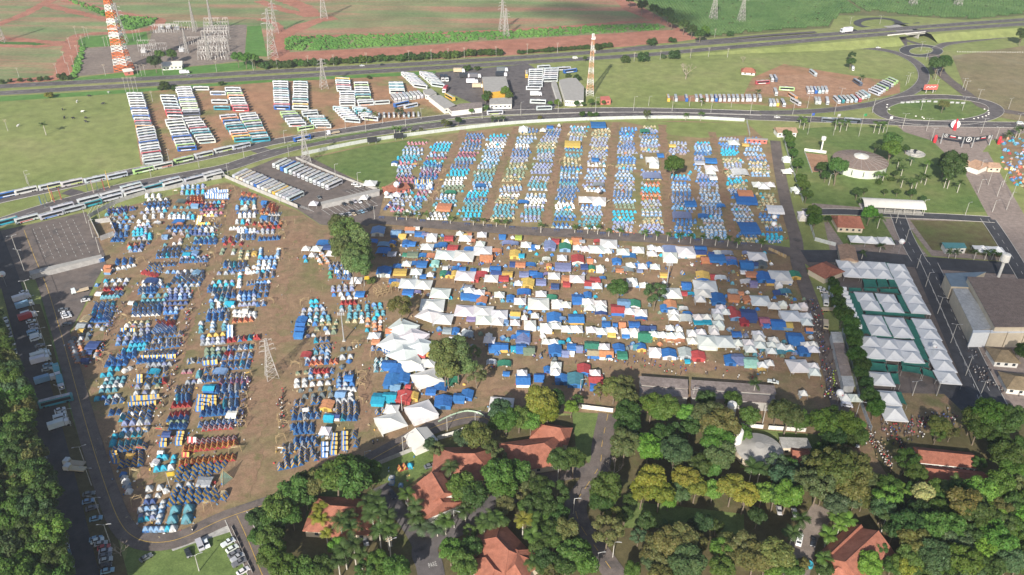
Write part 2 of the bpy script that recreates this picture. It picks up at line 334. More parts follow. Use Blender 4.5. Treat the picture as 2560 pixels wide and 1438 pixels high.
# embankment under the raised highway
b = MB(); Lc = smooth_line([G((p[0]+q[0])/2, (p[1]+q[1])/2, HZ(p[0])) for p, q in zip(HN, HS)][6:], 6); Nn = normals(Lc); vs = []
for p, q in zip(Lc, Nn):
    for off, z in ((-23-p.z*1.6, .02), (-21, p.z-.02), (21, p.z-.02), (23+p.z*1.6, .02)): vs.append((p.x+q.x*off, p.y+q.y*off, z))
fs = [(4*i+j, 4*i+4+j, 4*i+5+j, 4*i+1+j) for i in range(len(Lc)-1) for j in range(3)]
# leave the underpass open
gx0, gx1 = G(2236, 90, 0).x, G(2290, 84, 0).x
fs = [f for f in fs if not (gx0 < sum(vs[k][0] for k in f)/4 < gx1)]
b.add(vs, fs); structure(link('embankment', b.mesh('embankment', GRASS)))
for H_ in (HN, HS):
    road('highway', **hw(H_), w=11, mat=M_ASPH, edge=M_WLINE, mid=(M_WLINE, 0, .2, 4, 8))
road('highway_ramp', [(1560, 122), (1700, 107), (1800, 99), (1920, 88), (2040, 80)], 6, M_ASPH, zs=[0, .5, 2.4, 4.6, 5.9])
road('ramp_road', [(1660, 140), (1760, 131), (1920, 122), (2060, 118), (2150, 119), (2220, 127), (2268, 143), (2300, 166), (2310, 192), (2298, 215), (2265, 236), (2200, 256), (2100, 272), (2000, 280), (1900, 282)], 10, M_ASPH, edge=M_WLINE)
road('loop_road', ell(2195, 58, 52, 12, 14), 8, M_ASPH_D, closed=True)
road('loop_road', [(2240, 56), (2275, 61), (2300, 58)], 8, M_ASPH_D, zs=[0, 3, 5])
road('underpass_road', [(2240, 70), (2250, 86), (2256, 100), (2256, 115)], 9, M_ASPH)
road('underpass_road', [(2256, 98), (2290, 108), (2330, 118)], 6, M_ASPH)
road('roundabout', ell(2303, 127, 42, 12.5, 14), 9, M_ASPH_D, closed=True, kerb=True)
road('access_road', [(2340, 122), (2365, 110), (2420, 102), (2490, 94), (2640, 74)], 9, M_ASPH, edge=M_WLINE)
road('access_road', [(2336, 136), (2338, 160), (2360, 190), (2400, 222), (2445, 256), (2470, 270), (2560, 285), (2640, 296)], 10, M_ASPH_B)
road('roundabout', ell(2345, 275, 146, 33, 18), 11, M_ASPH, closed=True, kerb=True)
patch('roundabout_lawn', ell(2345, 275, 128, 27, 20), M_LAWN)
road('avenue', [(-120, 530), (0, 500), (100, 478), (300, 435), (450, 405), (620, 370), (700, 352), (840, 330), (1000, 307), (1150, 289), (1280, 281), (1500, 275), (1700, 277), (1900, 283)], 10.5, M_ASPH, edge=M_WLINE, kerb=True)
road('avenue', [(-120, 592), (0, 556), (130, 515), (300, 470), (450, 441), (560, 420), (650, 392), (760, 362), (900, 338), (1050, 317), (1200, 302), (1400, 291), (1650, 287), (1900, 294), (2100, 301), (2350, 310), (2640, 313)], 12, M_ASPH, mid=(M_WLINE, 0, .25, 4, 6), kerb=True)
road('avenue', [(640, 372), (668, 380), (700, 378), (760, 362)], 10, M_ASPH)
road('avenue_turn', [(165, 478), (200, 488), (190, 503), (140, 512)], 8, M_ASPH)
patch('median', [(682, 375), (720, 360), (845, 338), (1000, 313), (1160, 295), (1160, 297), (1000, 318), (845, 344), (740, 366)], M_LAWN, z=.3)
_, L_PER = road('perimeter_road', [(60, 575), (85, 640), (118, 720), (160, 860), (215, 1060), (262, 1210), (300, 1305), (340, 1345), (395, 1356), (460, 1343), (560, 1297), (690, 1252), (850, 1190), (990, 1115), (1080, 1070), (1160, 1045), (1212, 1045), (1230, 1062)], 7.5, M_ASPH_B, mid=(M_YLINE, 0, .22, 0, 0))
road('drive', [(590, 1290), (615, 1345), (650, 1430), (690, 1520)], 7.5, M_ASPH_B, mid=(M_YLINE, .3, .2, 0, 0), kerb=True)
patch('gravel_verge', [(425, 1368), (560, 1312), (585, 1306), (575, 1330), (480, 1360), (432, 1378)], M_CONC)
road('forest_road', [(-30, 560), (20, 690), (60, 830), (105, 1000), (150, 1180), (200, 1400), (230, 1530)], 9, M_ASPH_D)
road('internal_road', [(900, 560), (935, 549), (1100, 562), (1280, 575), (1500, 588), (1700, 601), (1900, 620), (1990, 632)], 10.5, M_ASPH_B)
road('internal_road', [(1938, 352), (1950, 430), (1968, 520), (1990, 600), (1995, 660), (2030, 760), (2060, 860), (2085, 960), (2110, 1050)], 7.5, M_ASPH_B)
road('park_road', [(2010, 530), (2120, 530), (2240, 537), (2360, 542), (2480, 549)], 8, M_ASPH_D, kerb=True)
road('park_road', [(2244, 536), (2262, 585), (2285, 630), (2300, 655)], 8.5, M_ASPH_D, mid=(M_WLINE, 0, .2, 4, 5), kerb=True)
road('park_road', [(2470, 548), (2505, 600), (2560, 690), (2600, 760)], 8.5, M_ASPH_D, mid=(M_WLINE, 0, .2, 4, 5), kerb=True)
road('park_road', [(2010, 640), (2150, 642), (2300, 655), (2430, 665), (2560, 672)], 14, M_ASPH_D)
AV_N = road('park_avenue', [(2300, 650), (2336, 735), (2386, 850), (2425, 940), (2450, 1010), (2452, 1050)], 9, M_ASPH_D, mid=(M_WLINE, 0, .2, 3, 5))
road('park_avenue', [(2322, 655), (2362, 740), (2412, 850), (2455, 940), (2485, 1000), (2500, 1030)], 9, M_ASPH_D, mid=(M_WLINE, 0, .2, 3, 5), kerb=True)
kerb_line([(2313, 690), (2360, 780), (2420, 910), (2442, 1008)], 1.6, mat=M_PAVE)
road('lane', [(1090, 1530), (1075, 1420), (1062, 1380), (1075, 1350), (1130, 1322), (1210, 1278), (1270, 1240), (1310, 1190)], 9, M_ASPH)
road('lane', [(1062, 1385), (1035, 1330), (985, 1260), (950, 1215)], 6, M_ASPH)
road('lane', [(1520, 1035), (1505, 1110), (1500, 1160), (1470, 1210), (1440, 1260), (1450, 1310), (1490, 1370), (1540, 1440), (1600, 1530)], 8, M_ASPH_B, mid=(M_YLINE, 0, .2, 4, 4))
road('lane', [(1500, 1165), (1420, 1185), (1330, 1200)], 6, M_ASPH_B)
road('gravel_drive', [(2060, 1270), (2035, 1310), (2015, 1340), (2000, 1400), (1980, 1480)], 8, M_GRAVEL)
road('gravel_drive', [(2130, 1090), (2150, 1150), (2200, 1230), (2240, 1290)], 14, M_CAMP)
# --- footpaths of the camps
for pts, ww in (([(1160, 325), (1143, 360), (1105, 440), (1063, 530)], 5), ([(1292, 316), (1266, 385), (1238, 460), (1213, 552)], 5.5), ([(1418, 308), (1402, 360), (1385, 450), (1366, 560)], 5.5), ([(1540, 306), (1533, 360), (1526, 450), (1515, 578)], 6),
                ([(1656, 312), (1662, 400), (1668, 500), (1671, 588)], 6), ([(1780, 330), (1790, 380), (1810, 480), (1833, 602)], 6), ([(1662, 432), (1600, 428), (1540, 426)], 4), ([(1880, 340), (1900, 345)], 5),
                ([(300, 640), (345, 625), (400, 600), (440, 560), (470, 500)], 6), ([(470, 545), (440, 600), (405, 660), (350, 720), (300, 800), (270, 850)], 6), ([(610, 470), (580, 560), (545, 640), (510, 720), (470, 800), (450, 870), (430, 960), (405, 1060), (375, 1160), (340, 1280)], 6.5),
                ([(735, 540), (715, 640), (690, 730), (660, 830), (640, 960), (610, 1100), (590, 1250)], 14), ([(450, 872), (560, 858), (640, 840)], 4), ([(690, 850), (800, 838), (920, 830)], 5), ([(925, 860), (912, 980), (905, 1080)], 6),
                ([(1000, 730), (1200, 738), (1400, 752), (1560, 770)], 5), ([(1000, 960), (1150, 1000), (1300, 990), (1600, 1000)], 12), ([(1600, 915), (1800, 905), (2040, 915)], 14), ([(1260, 790), (1500, 800), (1700, 812)], 4), ([(1280, 845), (1500, 850)], 4), ([(1120, 655), (1300, 662), (1560, 665)], 6), ([(1700, 660), (1850, 668), (1930, 672)], 16)):
    _zp = globals().get('_zp', .09)+.002; road('footpath', pts, ww, M_PATH, z=_zp)
patch('dirt_patch', [(755, 545), (830, 590), (780, 640), (720, 640)], M_PATH)
# parking bay lines
b = MB()
for i in range(8):
    a, c = Gt((1, 0), 265+i*66, 865-i*16, .26), Gt((1, 0), 395+i*73, 1170-i*9, .26); d = (c-a); n = d.length; d.normalize(); q = Vector((-d.y, d.x, 0))
    k = 0
    while k < n-2.4:
        p = a+d*k; b.add([p-q*.09, p+d*2.4-q*.09, p+d*2.4+q*.09, p+q*.09], [(0, 1, 2, 3)]); k += 4.6
for t, x, y, dx, dy, n, sx, sy in (((1, 1), 650, 650, 90, 60, 9, 58, -14), ((1, 1), 800, 690, 70, 55, 6, 60, -20), ((1, 1), 380, 590, 80, 50, 5, 30, 10), ((1, 0), 870, 720, 60, -110, 8, 38, -14), ((1, 1), 900, 470, 90, 40, 7, 40, -12)):
    for i in range(n):
        a, c = Gt(t, x+i*sx, y+i*sy, .26), Gt(t, x+dx+i*sx, y+dy+i*sy, .26); d = (c-a).normalized(); q = Vector((-d.y, d.x, 0))*.11
        b.add([a-q, c-q, c+q, a+q], [(0, 1, 2, 3)])
link('bay_line', b.mesh('bay_line', M_WLINE), LOT_W)
# kerbed islands on the internal road
ISL = [((1, 1), x0, 765 + (x0-1180)*.075) for x0 in (1180, 1375, 1590, 1815, 2035, 2255, 2480)] + [((1, 2), x0, 875+(x0-150)*.073) for x0 in (150, 370, 600, 830, 1060, 1295, 1530, 1770, 2010, 2240)]
for t, x0, y0 in ISL:
    structure(kerb_line([(x0, y0), (x0+70, y0+6), (x0+145, y0+12)], .6, t))
# PARE on the lane
fc = bpy.data.curves.new('road_lettering', 'FONT'); fc.body = 'PARE'; fc.size = 1.15; fc.align_x = 'CENTER'; fc.space_character = 1.15
fo = bpy.data.objects.new('tmp', fc); COL.objects.link(fo); dg = bpy.context.evaluated_depsgraph_get(); me = bpy.data.meshes.new_from_object(fo.evaluated_get(dg))
bpy.data.objects.remove(fo); me.materials.append(M_WLINE)
g = Gt((3, 1), 1770, 1352, _z[0]+.09); o = link('road_lettering', me, None, g, heading(*tl((3, 1), 1770, 1350), 14, -4), (1, 2.3, 1)); tag(o, 'white PARE lettering painted on the asphalt lane', 'road marking')
# ================================================================== tents
FAB = obj_mat('tent_fabric', .65, .10, .9, .25, .12)
FAB2 = obj_mat('tent_fabric_joined', .65, .10, .9, .25, .0, attr='Col')
CANVAS = obj_mat('marquee_canvas', .55, .06, .35, .25, .10)
M_POLE = paint('galvanised_pole', (.45, .46, .47), .5, .1, 1, .4)
M_WOOD = paint('bamboo_poles', (.42, .31, .17), .8, .25, 1.5)
M_DARK = paint('dark_interior', (.03, .035, .045), .8, .1)
def ridge_parts():
    W, H, Lh = 1.0, 1.62, 1.1
    body = MB().add([(-W, -Lh, 0), (W, -Lh, 0), (0, -Lh, H), (-W, Lh, 0), (W, Lh, 0), (0, Lh, H)], [(0, 1, 2), (4, 3, 5), (0, 2, 5, 3), (1, 4, 5, 2), (3, 4, 1, 0)])
    def slope(y0, y1, o, lo, hi):
        m = MB()
        for s in (-1, 1):
            P = lambda t, y: (s*(W*(1-t)+o*.8*(1 if t < 1 else 0)), y, H*t+o+(.02 if t == 1 else 0))
            a, bq, c, d = P(lo, y0), P(hi, y0), P(hi, y1), P(lo, y1); m.add([a, bq, c, d], [(0, 1, 2, 3) if s > 0 else (3, 2, 1, 0)])
        return m
    fly = slope(-Lh-.18, Lh+.12, .06, .14, 1)
    band = slope(-Lh-.2, -Lh+.62, .08, .13, 1)
    b2 = slope(.25, .75, .08, .13, 1)
    door = MB().add([(-.42, -Lh-.03, .05), (.42, -Lh-.03, .05), (0, -Lh-.03, 1.15)], [(0, 1, 2)])
    return [('body', body), ('fly', fly), ('band', band), ('band', b2), ('door', door)]
def dome_parts(big=False):
    def shell(r, h, z0, z1, n=8, k=4, off=0):
        m = MB(); vs = []
        for i in range(k+1):
            t = z0+(z1-z0)*i/k; rr = r*(1-t**1.45); z = h*t**.92
            for q in range(n):
                a = 2*math.pi*q/n; sq = 1.0; fold = 1+.12*math.cos(4*a)
                vs.append(((rr*sq*fold+off)*math.cos(a+math.pi/4), (rr*sq*fold+off)*math.sin(a+math.pi/4), z+off))
        fs = [(i*n+q, i*n+(q+1) % n, (i+1)*n+(q+1) % n, (i+1)*n+q) for i in range(k) for q in range(n)] + [tuple(range(k*n, k*n+n))]
        return m.add(vs, fs)
    body = shell(1.28, 1.5, 0, .97); fly = shell(1.28, 1.5, .40, .97, off=.05)
    d = MB(); prev = None
    for i in range(5):
        t = i/4*.55; rr = 1.28*(1-t**1.45)*.90; z = 1.5*t**.92; hw_ = .5*(1-i/4)**.8
        cur = [(-hw_, -rr*1.0-.08, z+.02), (hw_, -rr*1.0-.08, z+.02)]
        if prev: d.add(prev + cur[::-1], [(0, 1, 2, 3)])
        prev = cur
    return [('body', body), ('fly', fly), ('door', d)]
RIDGE = [(n, m.mesh('ridge_tent_'+n+str(i), FAB)) for i, (n, m) in enumerate(ridge_parts())]
DOME = [(n, m.mesh('dome_tent_'+n, FAB)) for n, m in dome_parts()]
# colourings: ridge (body, fly, band, door), dome (body, fly, door)
RC = dict(yb=('bl', 'bl', 'ye', 'bl'), by=('bl', 'bl', 'ye', 'bl'), bb=('bl', 'bl', 'lb', 'bl'), bw=('bl', 'bl', 'wh', 'bl'), wb=('wh', 'wh', 'bl', 'bl'), rd=('rd', 'rd', 'rd', 'rd'), rw=('rd', 'rd', 'wh', 'rd'), ry=('rd', 'rd', 'ye', 'rd'),
          og=('og', 'og', 'rd', 'rd'), pb=('bl', 'bl', 'pk', 'pk'), pk=('pk', 'pk', 'lv', 'pk'), wh=('lg', 'lg', 'gy', 'gy'), cy=('cy', 'cy', 'tl', 'bl'), tw=('tl', 'tl', 'wh', 'tl'), ye=('ye', 'ye', 'wh', 'ye'))
RN = dict(yb='blue-and-yellow ridge tent', by='navy-and-yellow ridge tent', bb='blue ridge tent', bw='blue-and-white ridge tent', wb='white-and-blue ridge tent', rd='red ridge tent', rw='red-and-white ridge tent', ry='red-and-yellow ridge tent', og='orange ridge tent', pb='blue-and-pink ridge tent', pk='pink ridge tent', wh='pale grey ridge tent', cy='turquoise ridge tent', tw='teal-and-white ridge tent', ye='yellow ridge tent')
DC = dict(bw='lb', cy='cy', tl='tl', gy='gy', wh='wh', lb='lb', tn='tn', dg='dg', nv='nv', bb='bl', og='og', rd='rd', pk='pk', lv='lv', ye='ye', gr='lg', br='br', gn='gn', mg='mg')
T21, T22, T31, T32, T41, T42 = (1, 0), (1, 1), (2, 0), (2, 1), (3, 0), (3, 1)
ROWS = {
T21: '1830,445,2030,435,5D lb;1820,500,2030,490,5D cy;2060,505,2160,480,4S bw;2070,535,2260,540,5S bw;2190,480,2260,475,3S bw;1470,530,1590,530,3D wh;1490,560,1660,555,4D wh;1450,600,1680,580,6R yb;1480,630,1680,615,5R bb;1470,655,1640,645,4D gr;1420,690,1650,670,5D gy;1880,560,2020,560,5R og;1870,590,2030,590,5R rd;2060,590,2230,582,5D og;2010,620,2220,620,5R rd;2010,655,2160,650,5R pk;2020,690,2210,690,5D pk;1750,635,1880,640,3D tl;1720,700,1900,690,4D tl;1700,740,1930,745,6D wh;2050,715,2160,715,4D ye;2000,740,1985,790,3S ye;2000,803,2090,800,5D ye;1090,660,1260,640,5R pb;1090,690,1250,680,4R pb;1310,655,1340,650,2R pb;1070,710,1250,700,3D tl;1070,755,1330,730,5D gy;1120,790,1300,775,4D wh;1140,830,1270,850,3D bb;1390,775,1480,770,2D wh;1450,745,1620,730,3D gr;1390,810,1480,800,3D wh;1360,840,1500,830,4D gy;1340,880,1460,880,4D cy;1340,912,1500,900,5D cy;1340,950,1500,945,4D gy;1160,930,1260,915,3R bb;1130,965,1230,965,3R bb;1290,1015,1480,990,4R og;1300,1040,1420,1030,3D nv;1310,1070,1400,1065,3D gy;1680,840,1900,835,5R bb;1700,870,1810,870,3D br;1870,870,1880,920,2D tl;1740,905,1820,900,2D br;1650,1010,1740,1000,2D tl;1800,990,1805,960,2D br;1910,900,2130,905,6D nv;1960,945,2130,940,4D tl;1950,988,2150,990,5R bb;1960,840,2150,825,4R bw;2000,880,2120,870,3D gy;2410,550,2540,560,4R bb;2430,500,2540,520,3R og;2420,600,2540,600,3D tl;2370,650,2540,640,3D wh;2380,685,2550,685,4R bw;2400,730,2540,725,4D gr;2370,790,2480,790,3D gr;2470,800,2540,800,2R rd;2310,850,2450,845,5D gr;2390,890,2540,880,5D gr;2370,945,2530,945,4R bw;2240,970,2360,970,3R rd;2250,1000,2410,1000,3R rd;2230,1060,2215,1095,2D mg;2340,1065,2330,1095,2D mg;2410,1080,2400,1140,3D tn;2480,1080,2470,1140,3D tn;1870,1045,1980,1040,3R bw;1640,1078,1830,1070,5R yb;1580,1130,1770,1120,5R yb;1820,1145,2040,1135,5D gy;1810,1177,2060,1165,6R bw;1170,1200,1310,1185,3R bb;1130,1260,1340,1215,5D gr;1500,1215,1740,1205,6R yb;1480,1255,1590,1270,3R yb;1440,1290,1560,1320,4R rd;1680,1280,1740,1280,2D tl;1780,1282,1920,1270,3D gy;1770,1330,2020,1310,6R yb;1740,1355,2020,1345,6R yb;1720,1385,2000,1375,6R yb;1440,1410,1600,1400,3D gr;1520,1425,1680,1420,4R bw;1800,1420,1980,1410,4D lb;2250,1225,2440,1220,5R yb;2290,1265,2430,1255,5R yb;2190,1295,2330,1290,3D gy;2470,1250,2540,1230,2D wh;2400,1300,2390,1420,5D wh;2470,1290,2540,1280,3D wh;2130,1385,2320,1375,4D gy;2150,1417,2320,1405,4D cy;2480,1400,2550,1390,3R yb;1060,1370,1270,1360,4D gr;970,1410,1250,1400,4D gr',
T31: '1050,20,1210,5,5R rd;1110,62,1210,60,3R rd;1030,97,1180,87,5D tl;1400,50,1550,40,5R bb;1440,85,1660,72,4D tl;1430,135,1640,125,5D tl;1350,178,1620,165,6R yb;1700,50,1880,40,4D gy;1660,110,1900,100,6D nv;1650,160,1860,150,5D nv;1650,210,1820,200,4D nv;1660,250,1760,245,3D bb;1340,240,1590,225,6R yb;1340,272,1580,262,6R wb;960,170,1130,155,4R bw;950,205,1120,195,4R bb;940,240,1130,228,4R yb;930,277,1110,270,4R bb;1000,297,1090,292,3R bw;920,332,1080,325,5R bb;900,387,980,380,2D gy;1030,410,1080,372,2D gy;825,465,890,460,2D dg;740,505,880,500,3D dg;715,550,785,730,7D og;790,540,850,700,7D og;975,640,960,690,3D og;1660,310,1750,300,2R bb;1580,350,1730,345,4R og;1570,380,1720,375,4R rd;1560,410,1740,405,5R bw;1530,440,1730,440,5R bw;1560,487,1800,465,6R yb;1270,382,1480,370,4D gy;1300,355,1480,345,4D tn;1240,430,1330,430,2S yb;1190,470,1250,465,2R yb;1290,462,1480,450,4D gy;1190,510,1350,500,3D lv;1180,555,1320,545,3D bb;1350,530,1480,525,4R bb;1310,575,1450,565,4D cy;1240,622,1440,605,5D cy;1540,550,1600,535,2R bw;1470,605,1780,570,7R yb;1440,670,1740,650,7R yb;1100,705,1180,695,2R bw;1230,690,1340,680,3R bb;1440,702,1730,690,6S yb;1390,740,1630,725,6R bb;1070,772,1250,755,4R bb;1490,770,1700,760,5D gy;1110,805,1180,805,2D cy;1250,825,1300,800,2D wh;1030,870,1100,860,2D cy;1490,872,1650,860,3R yb;1070,915,1240,895,4D tl;1055,950,1225,935,4D tl;1025,987,1210,970,4D wh;1020,1027,1150,1015,3D tl;1400,890,1400,930,2S yb;1470,945,1545,940,2R yb;1610,940,1640,935,2R rd;1380,985,1580,980,3D tn;1365,1050,1540,1045,3D gr;970,1105,1170,1080,4D tl;1070,1145,1220,1125,3R bw;1350,1110,1560,1090,4S yb;1320,1165,1530,1155,4S yb;1110,1250,1180,1245,2R bb;1300,1230,1500,1210,4R yb;1230,1268,1420,1255,3D wh;1220,1305,1480,1285,5R yb;1250,1350,1480,1335,4D lv;1250,1420,1460,1410,4D gy;2090,30,2290,20,5R cy;2130,62,2330,45,5R yb;2160,95,2330,85,4R bb;2110,130,2260,120,4D tl;2120,195,2330,185,4D tl;2090,242,2230,230,4R bw;2350,272,2540,290,5D wh;2340,335,2510,320,4R og;2400,60,2540,50,4R bb;2390,120,2540,110,4D bb;2400,170,2540,160,4D lv;2080,320,2270,305,4R bb;2010,355,2250,345,3D lb;2010,430,2240,410,3D tl;2030,487,2230,465,4D ye;2300,400,2300,490,4S bw;2290,530,2550,500,6R rd;2030,552,2230,540,5D gy;2290,610,2510,590,5R bw;2070,620,2240,610,4D mg;2070,660,2190,650,3D mg;2260,662,2310,660,2R rd;2380,662,2440,655,2D wh;2080,692,2190,685,3D tl;2240,702,2500,680,5R bw;1990,735,2180,715,5R yb;1890,742,1920,735,2R yb;2060,757,2140,750,2S yb;2230,770,2480,755,5R bb;2260,800,2470,790,5R yb;2060,830,2140,820,2R yb;1990,840,1985,880,3D tl;1840,835,1900,830,2D pk;2030,915,2430,885,8R yb;2210,942,2480,925,6R pk;1880,942,2000,930,3D gy;2170,1040,2430,1020,5R bb;2200,1085,2370,1070,4R yb;1770,1055,1900,1045,3R yb;1780,1142,1870,1130,3R bb;1740,1172,1890,1165,4R rd;2010,1090,2000,1210,4S yb;2070,1100,2060,1180,3S yb;2130,1100,2130,1160,3S yb;2070,1207,2360,1180,6R bb;2020,1262,2380,1230,7R bb;1710,1272,1860,1260,4R rd;1690,1310,1860,1300,4R bb;1720,1347,1840,1340,3D mg;1710,1390,1840,1385,4R bb;2000,1370,2360,1330,7R bw;2040,1407,2310,1385,6R rw',
T41: '1150,50,1160,48,1D cy;1210,45,1400,30,4R cy;1130,105,1125,135,2D cy;1200,130,1390,115,4R cy;1140,192,1440,160,6R yb;1140,222,1170,300,4S yb;1280,305,1400,280,3R yb;1210,340,1400,320,4R yb;1230,430,1290,600,6D wh;1640,95,1635,135,2S yb;1810,30,1790,120,4S yb;1975,110,2340,80,8R rw;1850,190,2350,130,10R ry;1925,95,1925,97,1S rw;1860,237,1862,237,1S ry;1810,325,2330,270,10R ry;1600,265,1650,260,2D cy;1740,255,1730,310,2D cy;1570,377,1710,360,3D cy;1800,380,2230,335,7R by;1790,430,2170,385,6R by;1780,478,2090,435,5R by;1790,545,1890,530,2D lb;1490,572,1600,560,2D wh;1660,592,1665,590,1D wh;1480,652,1580,640,2D wh;1465,707,1530,700,2D nv;1635,710,1590,900,5D lb;1745,610,2075,575,5R by;1725,665,2130,615,6R by;1710,722,2240,660,7R by;1755,787,1890,775,2D tl;1725,887,1870,875,2D tl;1410,850,1540,830,3D lb;1410,882,1530,862,3D gy;1465,982,1735,970,6D lb',
T22: '90,600,60,690,4R og;140,610,110,690,4R og;175,610,160,690,4R og;210,640,190,690,3R og;140,707,230,705,4R wh;60,777,210,770,4R wh;40,812,250,790,5R og;70,842,230,830,4R rd;20,885,170,890,4D gy;40,957,220,945,5R bb;50,1050,45,1130,5D lb;225,1060,215,1130,4D lb;60,1142,200,1130,4D bb;30,1205,190,1200,4D lb;20,1242,180,1235,4D wh;20,1280,120,1270,3D lb;40,1332,170,1320,3R yb;20,1390,130,1380,4D bb;490,1130,500,1170,2D og;600,1110,650,1190,4D og;650,1080,720,1180,5D og;740,1212,860,1205,4R yb;750,1242,870,1240,3R bw;740,1292,745,1330,2D gn;810,1282,900,1290,2S bw;830,1332,930,1340,3R bw;1470,180,1560,190,3D cy;1420,150,1580,140,3D cy;1690,210,1840,230,5R bb;1650,240,1800,245,5R wh;1660,280,1800,275,4R pk;1650,320,1790,310,5R pk;1590,350,1790,340,6R yb;1600,395,1720,390,3S yb;1620,440,1760,450,4D bb;1560,490,1740,480,4D gy;1540,530,1720,520,4D mg;1520,560,1700,560,5D gy;1340,590,1290,650,4D nv;1400,600,1360,660,4D lv;1470,610,1620,615,3D lb;1430,670,1590,665,3D gy;1420,710,1540,705,3D mg',
T32: '0,22,110,20,3R yb;30,82,100,75,2R bb;20,172,80,165,2R bb;20,502,30,500,1R rd;555,140,600,135,2D cy;560,187,650,185,3D cy;480,222,670,210,4D gy;470,267,680,255,4D tl;540,300,720,290,4D tl;540,332,730,320,4D tl;520,367,800,350,5D tn;610,412,780,400,3D tn;720,442,780,440,2D mg;520,477,575,470,2D lv;770,25,960,15,4D lv;780,72,990,60,4D bb;870,102,1000,95,3D wh;860,157,990,150,4R rd;855,192,1110,185,4D tl;860,222,1110,215,4D tl;1180,172,1240,165,2D tl;1190,202,1245,195,2D tl;935,267,1120,255,4D tl;935,297,1120,290,4D tl;1210,242,1270,240,2D tl;1215,272,1270,265,2D tl;920,332,1060,335,3D tn;1120,320,1110,420,3D og;1185,310,1190,420,4D og;1245,300,1240,410,4D og;600,532,710,520,3R yb;595,602,720,590,3R by;600,642,720,630,3D tl;865,612,935,605,2D dg;865,692,945,685,2D gr;520,717,710,700,4D lb;510,757,800,740,7R og;860,785,930,730,2D dg;420,852,500,840,2D tn;550,842,760,835,6R rd;550,887,710,875,3D lb;830,882,950,870,3R yb;410,972,720,945,5D wh;450,1022,740,1000,4D dg;490,1082,750,1065,4D dg;830,972,960,960,3D bb;840,1012,980,1010,4D wh;400,1152,455,1145,2R yb;575,1137,630,1130,2R yb;820,1132,945,1110,3D wh;815,1167,990,1150,4R yb;385,1247,600,1230,4R yb;815,1267,1000,1245,4R yb;380,1297,620,1280,5R bb;870,1302,990,1300,3R bb;370,1397,560,1380,4R bb;400,1422,540,1410,4R bb;1170,612,1220,605,2R bw;1280,620,1360,680,4R bw;1210,737,1310,720,3R tw;1200,782,1250,770,2R tw;1200,822,1260,820,2R tw;1215,1242,1275,1225,2R yb',
T42: '400,12,560,0,4R bb;400,102,570,90,4R bb;280,172,600,125,6R yb;345,202,560,180,3R yb;445,252,570,230,2R yb;300,297,600,270,4R yb;245,362,445,315,4R yb;690,130,690,240,3S bw;790,40,775,215,5S yb;890,25,890,170,4S yb;980,42,1000,130,2R yb;1440,377,1490,360,2R ry;1540,347,1545,347,1D lv;1355,465,1355,515,2D lb;1445,537,1450,537,1D lb',
}
def near_name(x, y):
    """where in the camp, by what one can find there"""
    if x > 700 and y > 1080: return 'by trees below earth path' if x < 980 else 'on lawn by tiled house'
    if x < 700:
        if y > 1235: return 'at the road bend'
        if y > 1120: return 'above the road bend'
        if y > 1010: return 'left of broad earth path' if x > 400 else 'left of narrow path'
        if y > 850: return 'level with the pylon' if x > 380 else 'near long perimeter road'
        if y > 720: return 'above the pylon' if x > 380 else 'by parked trucks'
        if y > 600: return 'midway up left camp' if x > 380 else 'below the toilet block'
        return 'under coach-lined fence' if x > 380 else 'by the walled plot'
    if x > 930 and y > 560:
        return 'among lower kitchen tents' if y > 820 else ('among middle kitchen tents' if y > 720 else 'among upper kitchen tents')
    if y > 850: return 'right of the pylon'
    if y > 715: return 'around tall floodlight mast'
    if y > 640: return 'by the big green trees'
    return 'near the red roofed hut'
TENTS = []          # (kind, x, y, rz, colour key, ordinal in row, n in row)
for t, S in ROWS.items():
    for ri, e in enumerate(S.split(';')):
        geo, ck = e.split(' '); q = geo.split(','); X0, Y0, X1, Y1 = map(float, q[:4]); n, ty = int(q[4][:-1]), q[4][-1]
        for i in range(n):
            f = i/(n-1) if n > 1 else 0
            x, y = tl(t, X0+(X1-X0)*f, Y0+(Y1-Y0)*f)
            colm = abs(Y1-Y0) > abs(X1-X0)
            a = 0 if colm else heading(x, y, (X1-X0), (Y1-Y0))
            if ck == 'by': a -= .45
            if ty == 'S': a += math.pi/2
            c_ = ck if rnd.random() > .2 or ty == 'S' or ck in ('by', 'ry', 'rw') else rnd.choice(['yb', 'bb', 'bw', 'cy', 'wh'] if ty == 'R' else ['lb', 'cy', 'wh', 'gy', 'bb', 'gr'])
            TENTS.append(('R' if ty in 'RS' else 'D', x, y, a + rnd.uniform(-.07, .07), c_, i, n, (t, ri), colm))
# second lines behind some rows, where there is room
XR = random.Random(31); have = [G(t[1], t[2]) for t in TENTS]; rows_ = {}
for t in TENTS: rows_.setdefault(t[7], []).append(t)
for rk, L in rows_.items():
    if len(L) < 3 or L[0][8] or L[0][4] in ('ry', 'rw', 'by', 'og', 'rd') or XR.random() > .55: continue
    new = []
    for t in L:
        g = G(t[1], t[2]); a = t[3]; y2 = t[2]-3.1/((G(t[1], t[2])-G(t[1], t[2]+1)).length)
        g2 = G(t[1]+XR.uniform(-1, 1), y2)
        if all((g2-h).length > 2.3 for h in have): new.append((t[0], t[1], y2, t[3], t[4], t[5], t[6], (rk, 'b'), False)); 
    if len(new) >= 2:
        have += [G(t[1], t[2]) for t in new]; TENTS += new
